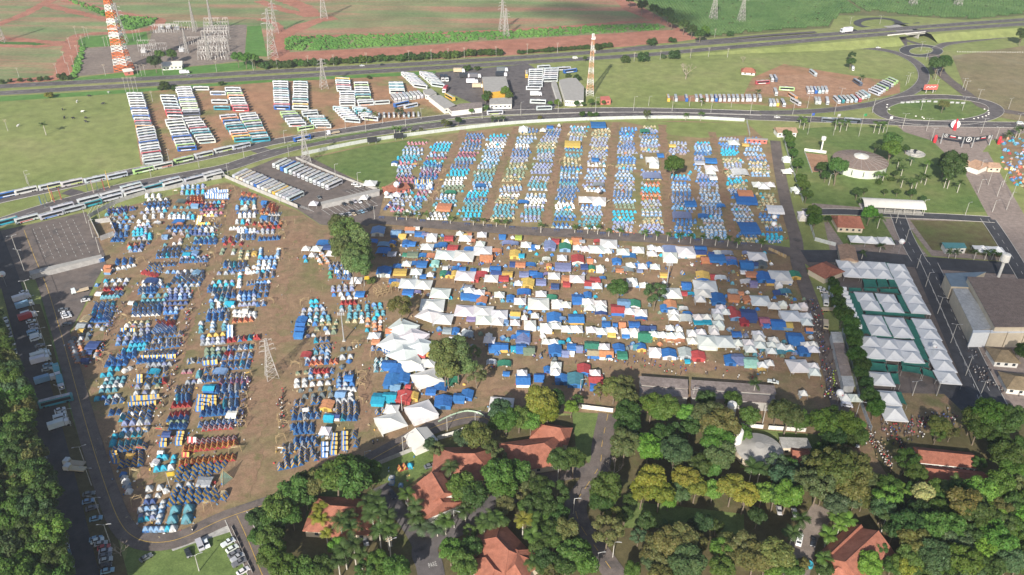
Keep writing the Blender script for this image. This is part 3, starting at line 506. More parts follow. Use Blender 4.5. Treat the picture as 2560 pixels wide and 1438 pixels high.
# the pale upper camp: column blocks between the footpaths, rows of alike tents
PATHS = [[(1010, 345), (985, 400), (958, 540)], [(1160, 325), (1143, 360), (1063, 530)], [(1292, 316), (1266, 385), (1213, 552)], [(1418, 308), (1402, 360), (1366, 560)], [(1540, 306), (1533, 360), (1515, 578)], [(1656, 312), (1662, 400), (1671, 588)], [(1780, 330), (1790, 380), (1833, 602)], [(1905, 335), (1935, 420), (1972, 606)]]
def px_at(path, y):
    for (x0, y0), (x1, y1) in zip(path, path[1:]):
        if y <= y1 or (x1, y1) == path[-1]: return x0+(x1-x0)*(y-y0)/(y1-y0)
TOPS = [352, 332, 318, 313, 312, 352, 342]; BOT = [536, 548, 556, 572, 584, 596, 604]
PAL = [['bb', 'pk', 'gy', 'lb', 'cy', 'tl', 'lb'], ['lb', 'lb', 'gy', 'cy', 'tl', 'lv', 'mg', 'gr', 'pk', 'bw'], ['lb', 'gy', 'bw', 'tn', 'tl', 'lv', 'mg', 'gy', 'lb', 'gr', 'gy'], ['bb', 'lb', 'gy', 'cy', 'tn', 'gy', 'lv', 'tn', 'bw', 'tl', 'gr', 'lb'], ['bb', 'lb', 'gy', 'tn', 'lv', 'cy', 'gy', 'lv', 'og', 'lb', 'bw', 'mg'],
       ['lb', 'bb', 'br', 'lb', 'bw', 'cy', 'br', 'bb', 'lb', 'gy', 'lv'], ['bb', 'tn', 'lb', 'cy', 'bw', 'br', 'tn', 'gy', 'lb']]
SPECIAL = [(2, 1340, 470), (1480, 495), (1600, 395), (1605, 420), (1990, 415), (1690, 410)]
CLEAR = [(1480, 496, 42, 14), (1632, 398, 26, 16), (1632, 420, 24, 8), (1688, 412, 34, 24), (1775, 420, 22, 14), (1905, 462, 36, 22), (1865, 498, 32, 12), (1872, 568, 36, 12), (1778, 400, 18, 10), (1700, 538, 24, 8), (1600, 322, 0, 0), (1440, 360, 22, 6), (1498, 312, 22, 6), (1640, 440, 22, 6)]
for ci in range(7):
    y = TOPS[ci] + 4
    r = random.Random(100+ci); k = 0
    cur = [r.choice(PAL[ci]), r.choice(PAL[ci])]; left = [r.randint(1, 3), r.randint(1, 3)]
    while y < BOT[ci]:
        xa, xb = px_at(PATHS[ci], y)+8, px_at(PATHS[ci+1], y)-8
        if ci == 0: xa = max(xa, 955)
        sp = 2.6/mpp(xa, y); mid = (xa+xb)/2 + r.uniform(-6, 6)
        for h_, (p, q_) in enumerate(((xa, mid-4), (mid+4, xb))):
            if left[h_] <= 0: cur[h_] = r.choice(PAL[ci]); left[h_] = r.randint(1, 4)
            left[h_] -= 1
            if r.random() < .04: continue
            p += r.uniform(0, sp); n = int((q_-p)/sp)
            ty = 'R' if cur[h_] == 'bw' or (cur[h_] in ('bb', 'og', 'pk') and r.random() < .5) else 'D'
            for i in range(n):
                x = p+sp*(i+.5); yy = y + r.uniform(-.7, .7) + (x-xa)*.012
                if any(abs(x-cx) < rx and abs(yy-cy) < ry for cx, cy, rx, ry in CLEAR) or r.random() < .03: continue
                c = cur[h_] if r.random() > .12 else r.choice(PAL[ci])
                TENTS.append((ty, x, yy, r.uniform(-.12, .12), {'bb': 'bb', 'gr': 'wh'}.get(c, c), i, n, ('u', ci, k, h_), False))
        y += (3.0 + (1.2 if r.random() < .2 else 0)) * .25/ .25 / (mpp(xa, y)*1.0) * (mpp(xa, y)/ ((G(xa, y)-G(xa, y+1)).length)); k += 1
# a camp beyond the entrance avenue at the right edge
r = random.Random(5)
for i in range(110):
    x, y = r.uniform(2505, 2575), r.uniform(342, 470)
    if x < 2500 + max(0, (y-400))*.55 or x < 2495+(y-342)*.1: continue
    TENTS.append((r.choice('DDR'), x, y, r.uniform(-.6, .6), r.choice(['cy', 'tl', 'lb', 'bb', 'rd', 'og', 'cy'] if y < 400 else ['og', 'lb', 'bb', 'ye', 'tn', 'og', 'cy']), 0, 1, ('e', i), False))
KITCH = [(945, 575), (1300, 590), (1600, 608), (1930, 632), (2020, 760), (2040, 900), (1700, 885), (1380, 900), (1130, 880), (1060, 790), (960, 700)]
def inpoly(x, y, P):
    c = False; n = len(P)
    for i in range(n):
        (x0, y0), (x1, y1) = P[i], P[i-1]
        if (y0 > y) != (y1 > y) and x < (x1-x0)*(y-y0)/(y1-y0)+x0: c = not c
    return c
r = random.Random(55); i = 0
while i < 260:
    x, y = r.uniform(930, 2050), r.uniform(575, 910)
    if inpoly(x, y, KITCH):
        i += 1; ck = r.choice(['lb', 'bb', 'wh', 'gy', 'tl', 'yb', 'og', 'cy', 'dg', 'mg', 'lv', 'gr', 'bb'])
        TENTS.append(('R' if ck in ('yb',) else 'D', x, y, r.uniform(-.5, .5), ck, i, 1, ('k', i), False))
def rcol(ck):
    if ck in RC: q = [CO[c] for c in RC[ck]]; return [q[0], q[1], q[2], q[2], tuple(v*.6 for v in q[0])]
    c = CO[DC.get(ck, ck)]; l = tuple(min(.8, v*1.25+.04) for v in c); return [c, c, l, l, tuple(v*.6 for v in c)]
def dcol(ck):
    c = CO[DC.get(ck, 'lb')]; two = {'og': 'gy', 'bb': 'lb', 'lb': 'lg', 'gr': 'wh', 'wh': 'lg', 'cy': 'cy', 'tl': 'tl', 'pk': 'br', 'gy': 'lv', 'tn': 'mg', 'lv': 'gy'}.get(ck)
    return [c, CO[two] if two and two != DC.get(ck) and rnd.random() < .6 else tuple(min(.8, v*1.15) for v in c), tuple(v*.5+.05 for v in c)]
for kind, name, protos in (('R', 'ridge_tent', RIDGE), ('D', 'dome_tent', DOME)):
    L = [t for t in TENTS if t[0] == kind]; L.sort(key=lambda t: -t[2]); near, far = L[:300], L[300:]
    rowset = {}
    for t in near: rowset.setdefault((near_name(t[1], t[2]), t[4]), {}).setdefault(t[7], []).append(t)
    for kk in rowset:   # rows counted from the front
        for i, rk in enumerate(sorted(rowset[kk], key=lambda q: -max(t[2] for t in rowset[kk][q]))): USED[(kk, rk)] = i
    for t in near:
        _, x, y, a, ck, i, n, rk, colm = t; cols = rcol(ck) if kind == 'R' else dcol(ck)
        where = near_name(x, y); base = RN.get(ck, CN.get(DC.get(ck, ck), 'blue') + ' ridge tent') if kind == 'R' else CN[DC.get(ck, 'lb')] + ' dome tent'
        nr = len(rowset[(where, ck)]); ri = USED[((where, ck), rk)]
        row = '' if nr == 1 else (', %s such row' % ordn(ri)) if n > 1 else ', %s such from front' % ordn(ri)
        pos = ('set by itself' if n == 1 else (ORD[i] + (' from the back' if colm else ' from left'))) 
        lab = '%s, %s%s, %s' % (base, pos, row, where)
        s = (1.13 if kind == 'R' else 1.16)*rnd.uniform(.92, 1.08)*random.Random(str(rk)).uniform(.86, 1.14)
        if kind == 'D' and t[7][0] == T41 and ck == 'tl': s = 1.8
        th = thing(name, lab, 'tent', G(x, y+2, .08), a, 'ridge tents of the camp' if kind == 'R' else 'dome tents of the camp', (s, s*rnd.uniform(.95, 1.1), s*rnd.uniform(.95, 1.05)))
        k = jit((1, 1, 1), .18)
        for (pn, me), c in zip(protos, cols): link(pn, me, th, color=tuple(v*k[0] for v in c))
    # the rest, too many to build one by one
    vs, fs, cs = [], [], []; base = [(np.array([v.co[:] for v in me.vertices]), [tuple(p.vertices) for p in me.polygons]) for pn, me in protos]
    o = 0
    for t in far:
        _, x, y, a, ck, i, n, rk, colm = t; cols = rcol(ck) if kind == 'R' else dcol(ck); g = G(x, y+1, .06); ca, sa = math.cos(a), math.sin(a)
        s = rnd.uniform(.98, 1.22) if x < 950 else rnd.uniform(.86, 1.06); k = rnd.uniform(.85, 1.12)
        for (V, Fc), c in zip(base, cols):
            W = np.empty_like(V); W[:, 0] = (V[:, 0]*ca-V[:, 1]*sa)*s+g.x; W[:, 1] = (V[:, 0]*sa+V[:, 1]*ca)*s+g.y; W[:, 2] = V[:, 2]*s+g.z
            vs.append(W); fs += [tuple(q+o for q in f) for f in Fc]; o += len(V); cs += [tuple(v*k for v in c)]*len(V)
    me = bpy.data.meshes.new(name+'s_far'); me.from_pydata(np.concatenate(vs).tolist(), [], fs); me.materials.append(FAB2)
    ca_ = me.color_attributes.new('Col', 'FLOAT_COLOR', 'POINT'); arr = np.ones((o, 4), np.float32); arr[:, :3] = np.array(cs); ca_.data.foreach_set('color', arr.ravel())
    ob = link(name + '_field', me); ob['kind'] = 'stuff'; ob['label'] = 'rows of small %s tents crowding the pale upper camp' % ('ridge' if kind == 'R' else 'dome'); ob['category'] = 'tents'
# ------------------------------------------------------------------ marquees, cabin tents, tarpaulins
def canopy_meshes():
    n = 6; roof = MB(); E, HL, AP = 2.5, 2.35, 4.3
    def P(k, i, j):       # side k, i along the eave 0..n, j up 0..n
        t = j/n; r = E*(1-t); x = (-1+2*i/n)*r; z = HL+(AP-HL)*(t**1.35) - .06*math.sin(math.pi*i/n)*(1-t); c, s = [(1, 0), (0, 1), (-1, 0), (0, -1)][k]
        return (x*c+r*s, x*s-r*c, z)
    for k in range(4):
        vs = [P(k, i, j) for j in range(n+1) for i in range(n+1)]
        roof.add(vs, [(j*(n+1)+i, j*(n+1)+i+1, (j+1)*(n+1)+i+1, (j+1)*(n+1)+i) for j in range(n) for i in range(n)])
    val = MB()
    for k in range(4):
        vs = []
        for i in range(n+1):
            x, y, z = P(k, i, 0); vs += [(x, y, z), (x*1.005, y*1.005, z-.32)]
        val.add(vs, [(2*i+1, 2*i+3, 2*i+2, 2*i) for i in range(n)])
    leg = MB().box(0, 0, 1.18, .12, .12, 2.36); wall = MB()
    for i in range(6):
        a, c = -2.42+i*.807, -2.42+(i+1)*.807; ya, yc = 2.44+.05*(i % 2), 2.44+.05*((i+1) % 2); wall.quad((a, ya, .05), (c, yc, .05), (c, yc, 2.3), (a, ya, 2.3))
    return roof.mesh('canopy_roof', CANVAS), val.mesh('canopy_valance', CANVAS), leg.mesh('canopy_leg', M_POLE), wall.mesh('canopy_wall', CANVAS)
C_ROOF, C_VAL, C_LEG, C_WALL = canopy_meshes()
def cabin_meshes():
    w = MB().add([(-1, -1, 0), (1, -1, 0), (1, 1, 0), (-1, 1, 0), (-.96, -.96, 1.7), (.96, -.96, 1.7), (.96, .96, 1.7), (-.96, .96, 1.7), (0, -.96, 2.4), (0, .96, 2.4)],
                 [(0, 1, 5, 8, 4), (2, 3, 7, 9, 6), (1, 2, 6, 5), (3, 0, 4, 7)])
    rf = MB(); n = 6
    for s in (-1, 1):
        vs = [(s*1.12*(1-j/3), -1.1+2.2*i/n, 1.62+.86*(j/3)+(.05*math.sin(i*2.4+j+s) if 0 < i < n else 0)) for j in range(4) for i in range(n+1)]
        rf.add(vs, [(j*(n+1)+i, (j+1)*(n+1)+i, (j+1)*(n+1)+i+1, j*(n+1)+i+1) if s < 0 else (j*(n+1)+i, j*(n+1)+i+1, (j+1)*(n+1)+i+1, (j+1)*(n+1)+i) for j in range(3) for i in range(n)])
    d = MB().quad((-.35, -1.02, .05), (.35, -1.02, .05), (.3, -1.0, 1.6), (-.3, -1.0, 1.6))
    return w.mesh('cabin_wall', FAB), rf.mesh('cabin_roof', FAB), d.mesh('cabin_opening', FAB)
K_WALL, K_ROOF, K_DOOR = cabin_meshes()
def tarp_mesh(seed):
    r = random.Random(seed); n = 8; m = MB(); vs = []
    for j in range(n+1):
        for i in range(n+1):
            x, y = -1+2*i/n, -1+2*j/n; z = 2.15 + .42*(1-abs(x)) - .22*math.sin(math.pi*(j/n))*(abs(x)) - .12*(1-abs(x))*math.sin(math.pi*j/n) + r.uniform(-.05, .05)
            vs.append((x*(1.05), y*1.05, z - (.55 if i in (0, n) else 0)))
    m.add(vs, [(j*(n+1)+i, j*(n+1)+i+1, (j+1)*(n+1)+i+1, (j+1)*(n+1)+i) for j in range(n) for i in range(n)]); return m.mesh('tarp_sheet', FAB)
TARPS = [tarp_mesh(i) for i in range(4)]; T_POLE = MB().box(0, 0, 1.05, .08, .08, 2.1).mesh('tarp_pole', M_WOOD)
CW = {  # white marquees: sheet, then x,y,width
(1, 1): '500,1040,70;605,1040,90;560,1105,55;755,1085,90;1000,1355,100;1755,915,100;1710,1020,110;1890,1100,170;2075,1110,180;2265,1060,160;2035,890,70;2090,935,110;1600,1270,100;2090,1310,170;2350,1335,120;1520,1385,150;1670,1395,150;1740,1300,60;1505,1190,80;2240,990,80;2255,900,90;1740,400,42;1140,385,120;575,590,80;1080,530,75;1330,510,85;1405,500,80',
(1, 2): '140,1000,90;500,1130,85;655,1030,80;735,1042,80;845,1045,140;965,990,150;1110,1070,110;1260,1050,105;1400,1090,85;1395,1030,75;1470,1045,75;1580,1110,125;1735,1060,155;960,1062,70;1185,1205,80;1305,1215,80;1430,1220,85;1200,1360,90;420,1310,105;650,1340,130;65,1385,70;2450,1115,160;1930,1410,200;545,970,60;1320,1405,80;850,1410,90;880,1230,70;735,548,130;870,552,130;1400,150,115;1420,190,90;1990,235,120;1985,275,90;2460,400,110;2510,420,110',
(0, 2): '115,1275,85;310,1295,60;2215,1420,100;470,1250,30',
(1, 3): '125,1310,180;110,1395,60;185,140,70;185,270,85;215,260,60;270,445,70;300,480,60;345,690,80;345,720,70;20,400,90',
(2, 1): '1840,45,170;1760,165,210;1730,262,190;1875,300,155;2090,222,180;2262,230,180;2275,312,140;2430,255,145;2410,328,110;2130,20,90;2230,40,95;2430,60,90;1985,515,105;2325,470,60;2330,512,100;1465,388,215;1563,475,215;1382,540,225;1640,572,215;1478,640,225;1555,752,190;1720,742,120;1645,790,80;1710,895,230;1345,1330,230;1355,1200,120;1650,1220,235;2450,1160,210;1180,470,105;690,1415,95',
(2, 2): '290,52,95;265,150,185;80,125,105;450,140,95;540,160,90;760,130,105;775,187,95;885,150,105;890,197,95;1175,227,90;1290,240,105;1595,45,165;1905,45,140;1880,105,90;1615,240,90;1615,287,90;2090,190,85;2050,230,85;2130,232,80;2060,282,90;2062,350,95;2480,120,170;1860,285,85;1945,285,85;230,270,70;180,352,105;30,340,85;125,290,55;340,380,105;440,372,90;548,402,95;645,402,105;790,410,90;895,425,95;1000,417,95;1140,427,85;1222,427,85;1420,457,85;1505,462,85;1590,470,90;1672,467,85;1580,392,70;1670,405,60;1800,442,85;1890,432,80;1800,522,90;1950,520,165;2120,527,165;2255,540,85;2015,397,80;2020,432,80;2365,540,95;2380,602,100;2460,452,95;2468,492,95;2475,562,100;340,530,75;420,532,75;440,765,95;435,832,95;920,582,100;1430,622,105;830,842,95;100,842,90;2500,762,85',
(2, 3): '55,170,105;150,150,70;275,182,90;355,167,70;230,272,170;385,272,95;385,332,95;60,512,85;35,560,80;130,577,85;215,592,75;35,622,85;385,562,85;450,557,85;455,607,95;15,742,75;305,772,185;460,772,85;465,832,95;355,1045,65;770,1085,95;870,1090,110',
}
def near_mark(x, y):
    if y < 330: return 'by the white boundary fence'
    if y < 600 and x > 950: return 'in the pale upper camp'
    if x < 800: return 'beside the big green trees' if y < 760 else 'in the left camp'
    if y < 665: return 'along the internal road'
    if x < 1010 and y < 760: return 'right of the big green trees'
    if x < 1260 and y > 960: return 'by the earth track and gatehouse'
    if x < 1120: return 'beside the six-bay marquee'
    if x > 1900: return 'by the crowded lane at the camp edge'
    if y < 735: return 'in the second line of the kitchen camp'
    if y < 800: return 'in the middle lines of the kitchen camp'
    if y < 870: return 'in the lower lines of the kitchen camp'
    return 'facing the corrugated sheds'
SEQ = {}
def seq_label(base, x, y, reg):
    reg.setdefault((base, near_mark(x, y)), []).append((x, y)); return (base, near_mark(x, y))
items = []
for t, S in CW.items():
    for e in S.split(';'):
        X, Y, wd = map(float, e.split(',')); x, y = tl(t, X, Y); items.append(('W', x, y, wd/3.994*mpp(x, y)*(1.14 if y > 590 else 1.05), 'wh'))
CK = {
(1, 1): '1220,870,100K lb;1400,890,80K lb;1170,965,70T bl;1275,995,100T lb;1360,990,55K bl;1270,1060,110T bl;1360,1090,80T gy;1280,1275,110K bl;670,985,110T bl;700,1020,90T nv;1465,915,60K ye;1540,850,80K og;1605,835,50T wh;1635,890,90T bl;1690,895,60T pu;1925,935,90T rd;1500,990,60K bl;1565,990,80T bl;1810,1020,70T bl;1860,1010,80T bl;1965,1030,110T rd;1500,1095,60T gn;1565,1095,100T mg;1665,1115,70T bl;1740,1115,80T og;2080,900,60T ye;2130,890,50T og;2160,970,60T og;2460,920,55K bl;2520,980,100T lv;2300,1135,100K og;2390,1060,100T og;2130,1050,90T bl;1440,1270,110T ye;1410,1215,80T bl;1580,1190,70T bl;1660,1190,110T bl;1790,1190,60K mi;1670,1310,70T bl;1365,1360,80T bl;1420,1370,80T lv;1390,1405,80T ye;1890,1230,60T wh;1940,1230,60T gy;1990,1240,60T bl;1875,1290,60K gn;1925,1300,55K nv;1980,1300,60K ye;2060,1240,60T bl;2170,1250,60T bl;2250,1300,100T rd;2190,1340,60K rd;2390,1240,90T bl;2395,1272,90T nv;2470,1330,100T rd;2510,1290,90T ye;2450,1280,50T nv;2120,1425,90T gy;2290,1245,60T wh;1880,620,150T og;2240,410,90T bl;1940,480,90T gn;1385,190,50K bl;85,580,45K bl;85,730,50K bl;1960,660,1T wh',
(1, 2): '65,925,80T li;30,990,60T lv;200,1025,60K bl;255,1020,50T wh;435,965,90T rd;380,1015,90K lv;550,980,80K ye;530,1030,90K gn;645,960,80K og;700,965,50T gy;855,970,60T rd;30,1100,80K ye;95,1105,70T cy;345,1145,70T wh;25,1190,90T nv;85,1195,90T og;180,1200,90T bl;510,1215,140T lv;655,1155,95K rd;720,1215,90T nv;780,1160,50K og;795,1240,50K gn;370,1215,45K og;1045,1170,70K bl;1075,1250,70T og;1155,1250,100T gy;1245,1200,40K bl;1370,1200,40K bl;1275,1255,60T lv;1585,1045,130T lv;1185,1065,60T og;1170,1110,110T bl;1880,1050,90K bl;1880,1085,85K nv;1930,1150,70K og;1990,1085,60T nv;2055,1085,70T wh;2150,1085,100T gy;2045,1135,140T bl;2180,1150,110T pu;2200,1185,90T bl;2340,1085,60T lv;2410,1200,70K nv;2490,1200,80K dg;2340,1210,100K bl;2310,1270,60T wh;2390,1290,100T og;2340,1370,90T wh;2410,1390,60K pu;2510,1330,110K bl;1520,1300,80T ye;1905,1320,100K ye;1910,1345,100T bl;2010,1320,50K rd;2085,1335,100T wh;1740,1410,75K bl;120,1295,90T lv;210,1280,80T bl;260,1310,90T bl;155,1390,100K ye;345,1300,50T pu;290,1370,100T lv;430,1410,90T nv;545,1340,120T og;545,1390,90T rd;830,1345,90T rd;905,1340,60T bl;770,1395,75K rd;1985,160,110T bl;1870,180,80T lg;2335,540,200T bl;2330,490,160T og;2365,830,210T bl;1700,710,150T lv;1400,315,150T lv;865,400,90T gy;2280,280,130T wh;2010,330,70T wh;1780,590,110T bl;1910,715,80T bl;1600,10,60T ye;830,150,70T bl;1480,105,80T bl;2090,615,70T bl;110,580,90T bl',
(0, 2): '860,1240,140T bl;605,1430,150T ye;1330,1305,80T gn;380,1260,60T bl;2330,1440,60T ye',
(1, 3): '260,1310,95K gn;20,1370,70K bl;70,645,160T wh',
(2, 1): '458,318,75K bl;446,365,75K bl;440,412,75K bl;430,462,75K bl;1355,430,90K og;1200,525,90T og;1640,655,85T rd;1715,640,85T ye;1330,770,110K bl;1410,820,110K bl;1360,930,120K bl;1470,905,100K bl;1395,985,80K lb;1520,975,60T rd;1750,1015,110T bl;1840,985,110T bl;1910,950,90T gn;1970,915,90T gn;1225,1110,105K cy;1335,1090,105K cy;1480,1090,120K rd;1575,1080,70K ye;1870,1140,130K bl;1930,1110,60T bl;2030,1095,90K bl;2110,1065,90K bl;730,1290,80K cy;710,1170,100K og;495,660,85T rd;845,1060,80K lb;930,890,80T bl;1990,425,60K bl;1910,415,90T gy;2110,455,90T gy;2380,590,90K bl;2460,590,90K bl;2350,740,80T lg;2480,750,110T gn;2500,850,60T bl;1520,30,90T bl;1610,40,60T pu;2100,75,85K bl;2190,85,80K bl;2255,125,80K og;2305,55,60T og;2150,290,100T pu;2540,100,60K bl;2490,340,50K lb;1040,50,90T bl;800,1280,60K nv',
(2, 2): '120,40,110T bl;395,95,90T gn;655,110,90K bl;755,70,60K bl;1055,215,105K rd;1115,160,100K lb;1215,165,100K gn;1290,290,95T bl;890,235,100T nv;1580,170,95K og;1525,200,70K bl;1680,180,70T mg;1715,205,80T wh;1750,250,70T bl;1735,300,110T wh;1720,45,70T rd;1790,60,70T cy;2050,110,110K bl;2210,90,90K og;2215,35,90T lg;2285,45,60T og;2360,115,80K og;1860,325,85T cy;1945,325,85T cy;2200,220,60K rd;2235,275,100K rd;2360,275,120K nv;2320,335,70K dr;2520,330,80K pk;2540,370,60T bl;35,260,80K ye;420,305,110K bl;505,310,65T lb;640,315,120K bl;940,355,100T bl;1030,360,60T bl;1100,360,55K og;1220,360,90T bl;1325,410,100T nv;1325,482,110K gn;1405,395,50K nv;2240,455,80T bl;995,455,80T ye;1135,465,70T bl;1420,500,60T ye;1585,505,80T og;1675,515,90T og;110,470,100K bl;110,512,110K lv;25,490,60T bl;25,600,60K cy;90,600,80K bl;170,620,90K mg;430,620,100K bl;490,550,70T cy;595,580,100T bl;535,645,60K lv;590,645,55K wh;670,600,60K lv;795,580,110K gn;815,650,100K tn;940,655,110K og;970,690,60T bl;1065,600,90K bl;1100,660,110T gn;1240,580,50K tl;1290,590,70K bl;1565,660,110K bl;1730,650,100K lg;1750,720,60T cy;1855,680,110K rd;2180,720,90K bl;2250,710,100K lv;2380,740,110K mi;355,810,60K bl;270,890,80K bl;495,910,100K bl;110,920,110K bl;630,920,120K tl;715,815,100K rd;835,915,110K rd;825,975,110T bl;1060,950,70T bl;2500,810,70T ye',
(2, 3): '175,35,100T tl;120,45,100T nv;95,360,110K bl;190,370,80K ye;410,415,55K og;270,510,120K bl;360,630,90K bl;130,630,80T tl;225,620,80T cy',
(2, 0): '930,560,120T nv;895,630,60T nv;855,720,60K nv;820,375,70K gy;855,310,70K tn;810,415,60T ye;1530,830,90T cy;2195,830,110T lb;2090,1000,90K cy;1310,1230,1T wh;2315,1250,90T wh;2450,220,70T wh;990,50,60T wh;1310,140,50T wh;2300,150,70K cy',
(1, 0): '1770,770,90T bl;1800,570,80T dg;1500,1365,110T nv;1960,1285,60K lb;1080,1225,55K og;1085,1265,55K og;1940,1090,60K lb;1870,1100,60K cy;1650,920,50K lb;2540,1090,40K ye;2430,650,60T wh;1560,780,60T wh;1950,612,60K lb;1780,795,60T og',
(3, 0): '1300,235,70T ye;2045,490,120T gy;1605,210,45K wh;1550,310,55K wh;2225,610,55T tn;1665,20,70T nv;1310,1090,1T wh',
(3, 1): '690,15,95T wh',
}
for t, S in CK.items():
    for e in S.split(';'):
        geo, ck = e.split(' '); ty = geo[-1]; X, Y, wd = map(float, geo[:-1].split(','))
        if wd < 5: continue
        x, y = tl(t, X, Y); items.append((ty, x, y, wd/3.994*mpp(x, y)*1.2, ck))
names = {'W': ('marquee', '%s peaked marquee', 'white'), 'K': ('cabin_tent', '%s cabin tent', ''), 'T': ('tarpaulin_shelter', '%s tarpaulin shelter', '')}
reg = {}
for it in items: reg.setdefault((it[0], it[4], near_mark(it[1], it[2])), []).append(it)
for (ty, ck, mark), L in reg.items():
    L.sort(key=lambda q: q[1])
    for i, (ty, x, y, wd, ck) in enumerate(L):
        rr = random.Random(int(x*7+y*13)); sz = 'large ' if wd > 8 else ('small ' if wd < 3.6 else '')
        pos = '' if len(L) == 1 else (', %s from left' % ordn(i) if i < len(L)-1 else ', rightmost')
        lab = sz + names[ty][1] % CN[ck] + pos + (', ' if pos else ' ') + mark
        rz = rr.uniform(-.06, .06) + heading(x, y, 20, 1.0)*.6
        if x < 1120 and y > 780 and ty == 'W' and wd > 9: rz = heading(1100, 850, -40, 34)+math.pi/2 if y < 890 else heading(1040, 1060, 30, -10)
        if ty == 'W':
            hs = .85 + .15*min(wd, 7.5)/5 if wd < 9 else .98
            th = thing('marquee', lab, 'marquee', G(x, y, 2.7*hs), rz, 'white marquees', (wd/5, wd/5*rr.uniform(.9, 1.05), hs)); th.location.z = .06
            c = tuple(v*rr.uniform(.94, 1.04) for v in CO['wh']); link('roof', C_ROOF, th, color=c); link('valance', C_VAL, th, color=c)
            for sx, sy in ((-1, -1), (1, -1), (1, 1), (-1, 1)): link('leg', C_LEG, th, (2.42*sx, 2.42*sy, 0), 0, (5/wd, 5/wd, 1))
            walls = [0, 1, 2, 3] if rr.random() < .22 else ([0, 1] if rr.random() < .4 else ([0] if rr.random() < .5 else []))
            if x < 1080 and 780 < y < 900: walls = [0, 1, 3]
            for q in walls: link('side_wall', C_WALL, th, (0, 0, 0), q*math.pi/2, color=c)
        elif ty == 'K':
            asp = rr.uniform(.85, 1.25); side = rr.random() < .55
            th = thing('cabin_tent', lab, 'tent', G(x, y, 1.5), rz + (math.pi/2 if side else 0), 'cabin tents', (wd/2*(asp if side else 1), wd/2*(1 if side else asp), .72+.07*wd)); th.location.z = .05
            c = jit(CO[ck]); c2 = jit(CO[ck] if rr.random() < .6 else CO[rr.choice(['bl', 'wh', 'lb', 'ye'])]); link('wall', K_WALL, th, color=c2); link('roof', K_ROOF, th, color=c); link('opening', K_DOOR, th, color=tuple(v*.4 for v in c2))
        else:
            asp = rr.uniform(.65, 1.0)
            th = thing('tarpaulin_shelter', lab, 'shelter', G(x, y, 2.2), rz + (math.pi/2 if rr.random() < .6 else 0), 'tarpaulin shelters', (wd/2, wd/2*asp, rr.uniform(.85, 1.05))); th.location.z = .05
            link('sheet', rr.choice(TARPS), th, color=jit(CO[ck]))
            for sx, sy in ((-1, -1), (1, -1), (1, 1), (-1, 1)): link('pole', T_POLE, th, (.97*sx, .97*sy, 0), 0, (2/wd, 2/wd, .76))
# ================================================================== vehicles
PAINT = obj_mat('vehicle_paint', .35, .05, .6, .5)
M_GLASS = paint('tinted_vehicle_glass', (.018, .022, .028), .12, .1, 1, 0, .6)
M_TYRE = paint('tyre_rubber', (.02, .02, .02), .85, .1); M_ROOFU = paint('grey_roof_unit', (.42, .43, .45), .5, .1)
M_LAMP = paint('headlamp_lens', (.7, .7, .68), .2, .05)
def extr(poly, a, b, axis='x'):
    m = MB(); n = len(poly)
    f = (lambda p, q: (q, p[0], p[1])) if axis == 'x' else (lambda p, q: (p[0], q, p[1]))
    m.add([f(p, a) for p in poly] + [f(p, b) for p in poly], [tuple(range(n)), tuple(range(2*n-1, n-1, -1))] + [(i, n+i, n+(i+1) % n, (i+1) % n) for i in range(n)]); return m
def bus_meshes():
    sec = [(-1.25, .35), (1.25, .35), (1.27, 1.6), (1.24, 2.95), (1.12, 3.3), (.9, 3.45), (-.9, 3.45), (-1.12, 3.3), (-1.24, 2.95), (-1.27, 1.6)]
    m = MB(); n = len(sec); xs = [(-6.4, .96, -.05), (-6.1, 1, 0), (5.7, 1, 0), (6.25, .98, -.1), (6.5, .9, -.45)]; vs = []
    for x, k, dz in xs:
        for y, z in sec: vs.append((x, y*k, z + (dz*(z-.35)/3.1)))
    fs = [(i*n+q, (i+1)*n+q, (i+1)*n+(q+1) % n, i*n+(q+1) % n) for i in range(len(xs)-1) for q in range(n)] + [tuple(range(n)), tuple(range(5*n-1, 4*n-1, -1))]
    m.add(vs, fs); B = m.mesh('bus_body', PAINT)
    def side(x0, x1, z0, z1, yo, mat, nm): 
        s = MB().add([(x0, yo, z0), (x1, yo, z0), (x1-.15, yo-.02, z1), (x0+.1, yo-.02, z1), (x0, yo-.06, z0), (x1, yo-.06, z0), (x1-.15, yo-.08, z1), (x0+.1, yo-.08, z1)], [(3, 2, 1, 0), (4, 5, 6, 7), (0, 1, 5, 4), (2, 3, 7, 6), (1, 2, 6, 5), (3, 0, 4, 7)]); return s.mesh(nm, mat)
    W = side(-5.9, 5.4, 1.6, 2.95, 1.32, M_GLASS, 'bus_window'); S = side(-6.0, 1.0, .8, 1.35, 1.30, PAINT, 'bus_stripe')
    ws = MB().add([(6.56, -1.05, 1.2), (6.56, 1.05, 1.2), (6.34, 1.0, 2.95), (6.34, -1.0, 2.95), (6.3, -1.05, 1.2), (6.3, 1.05, 1.2), (6.1, 1.0, 2.95), (6.1, -1.0, 2.95)], [(0, 1, 2, 3), (0, 4, 5, 1), (2, 6, 7, 3), (1, 5, 6, 2), (3, 7, 4, 0)]).mesh('bus_windscreen', M_GLASS)
    R = MB().box(-.5, 0, 3.57, 3.2, 1.5, .28, 0, 0, .85).mesh('bus_roof_unit', M_ROOFU); H = MB().box(0, 0, 3.5, .9, .8, .1).mesh('bus_roof_hatch', M_ROOFU); RC_ = MB().box(-.2, 0, 3.462, 11.6, 1.7, .02).mesh('bus_roof_panel', PAINT)
    wh = MB().tube([(0, -.15, 0), (0, .15, 0)], .5, 10).mesh('vehicle_wheel', M_TYRE)
    return B, W, S, ws, R, wh, H, RC_
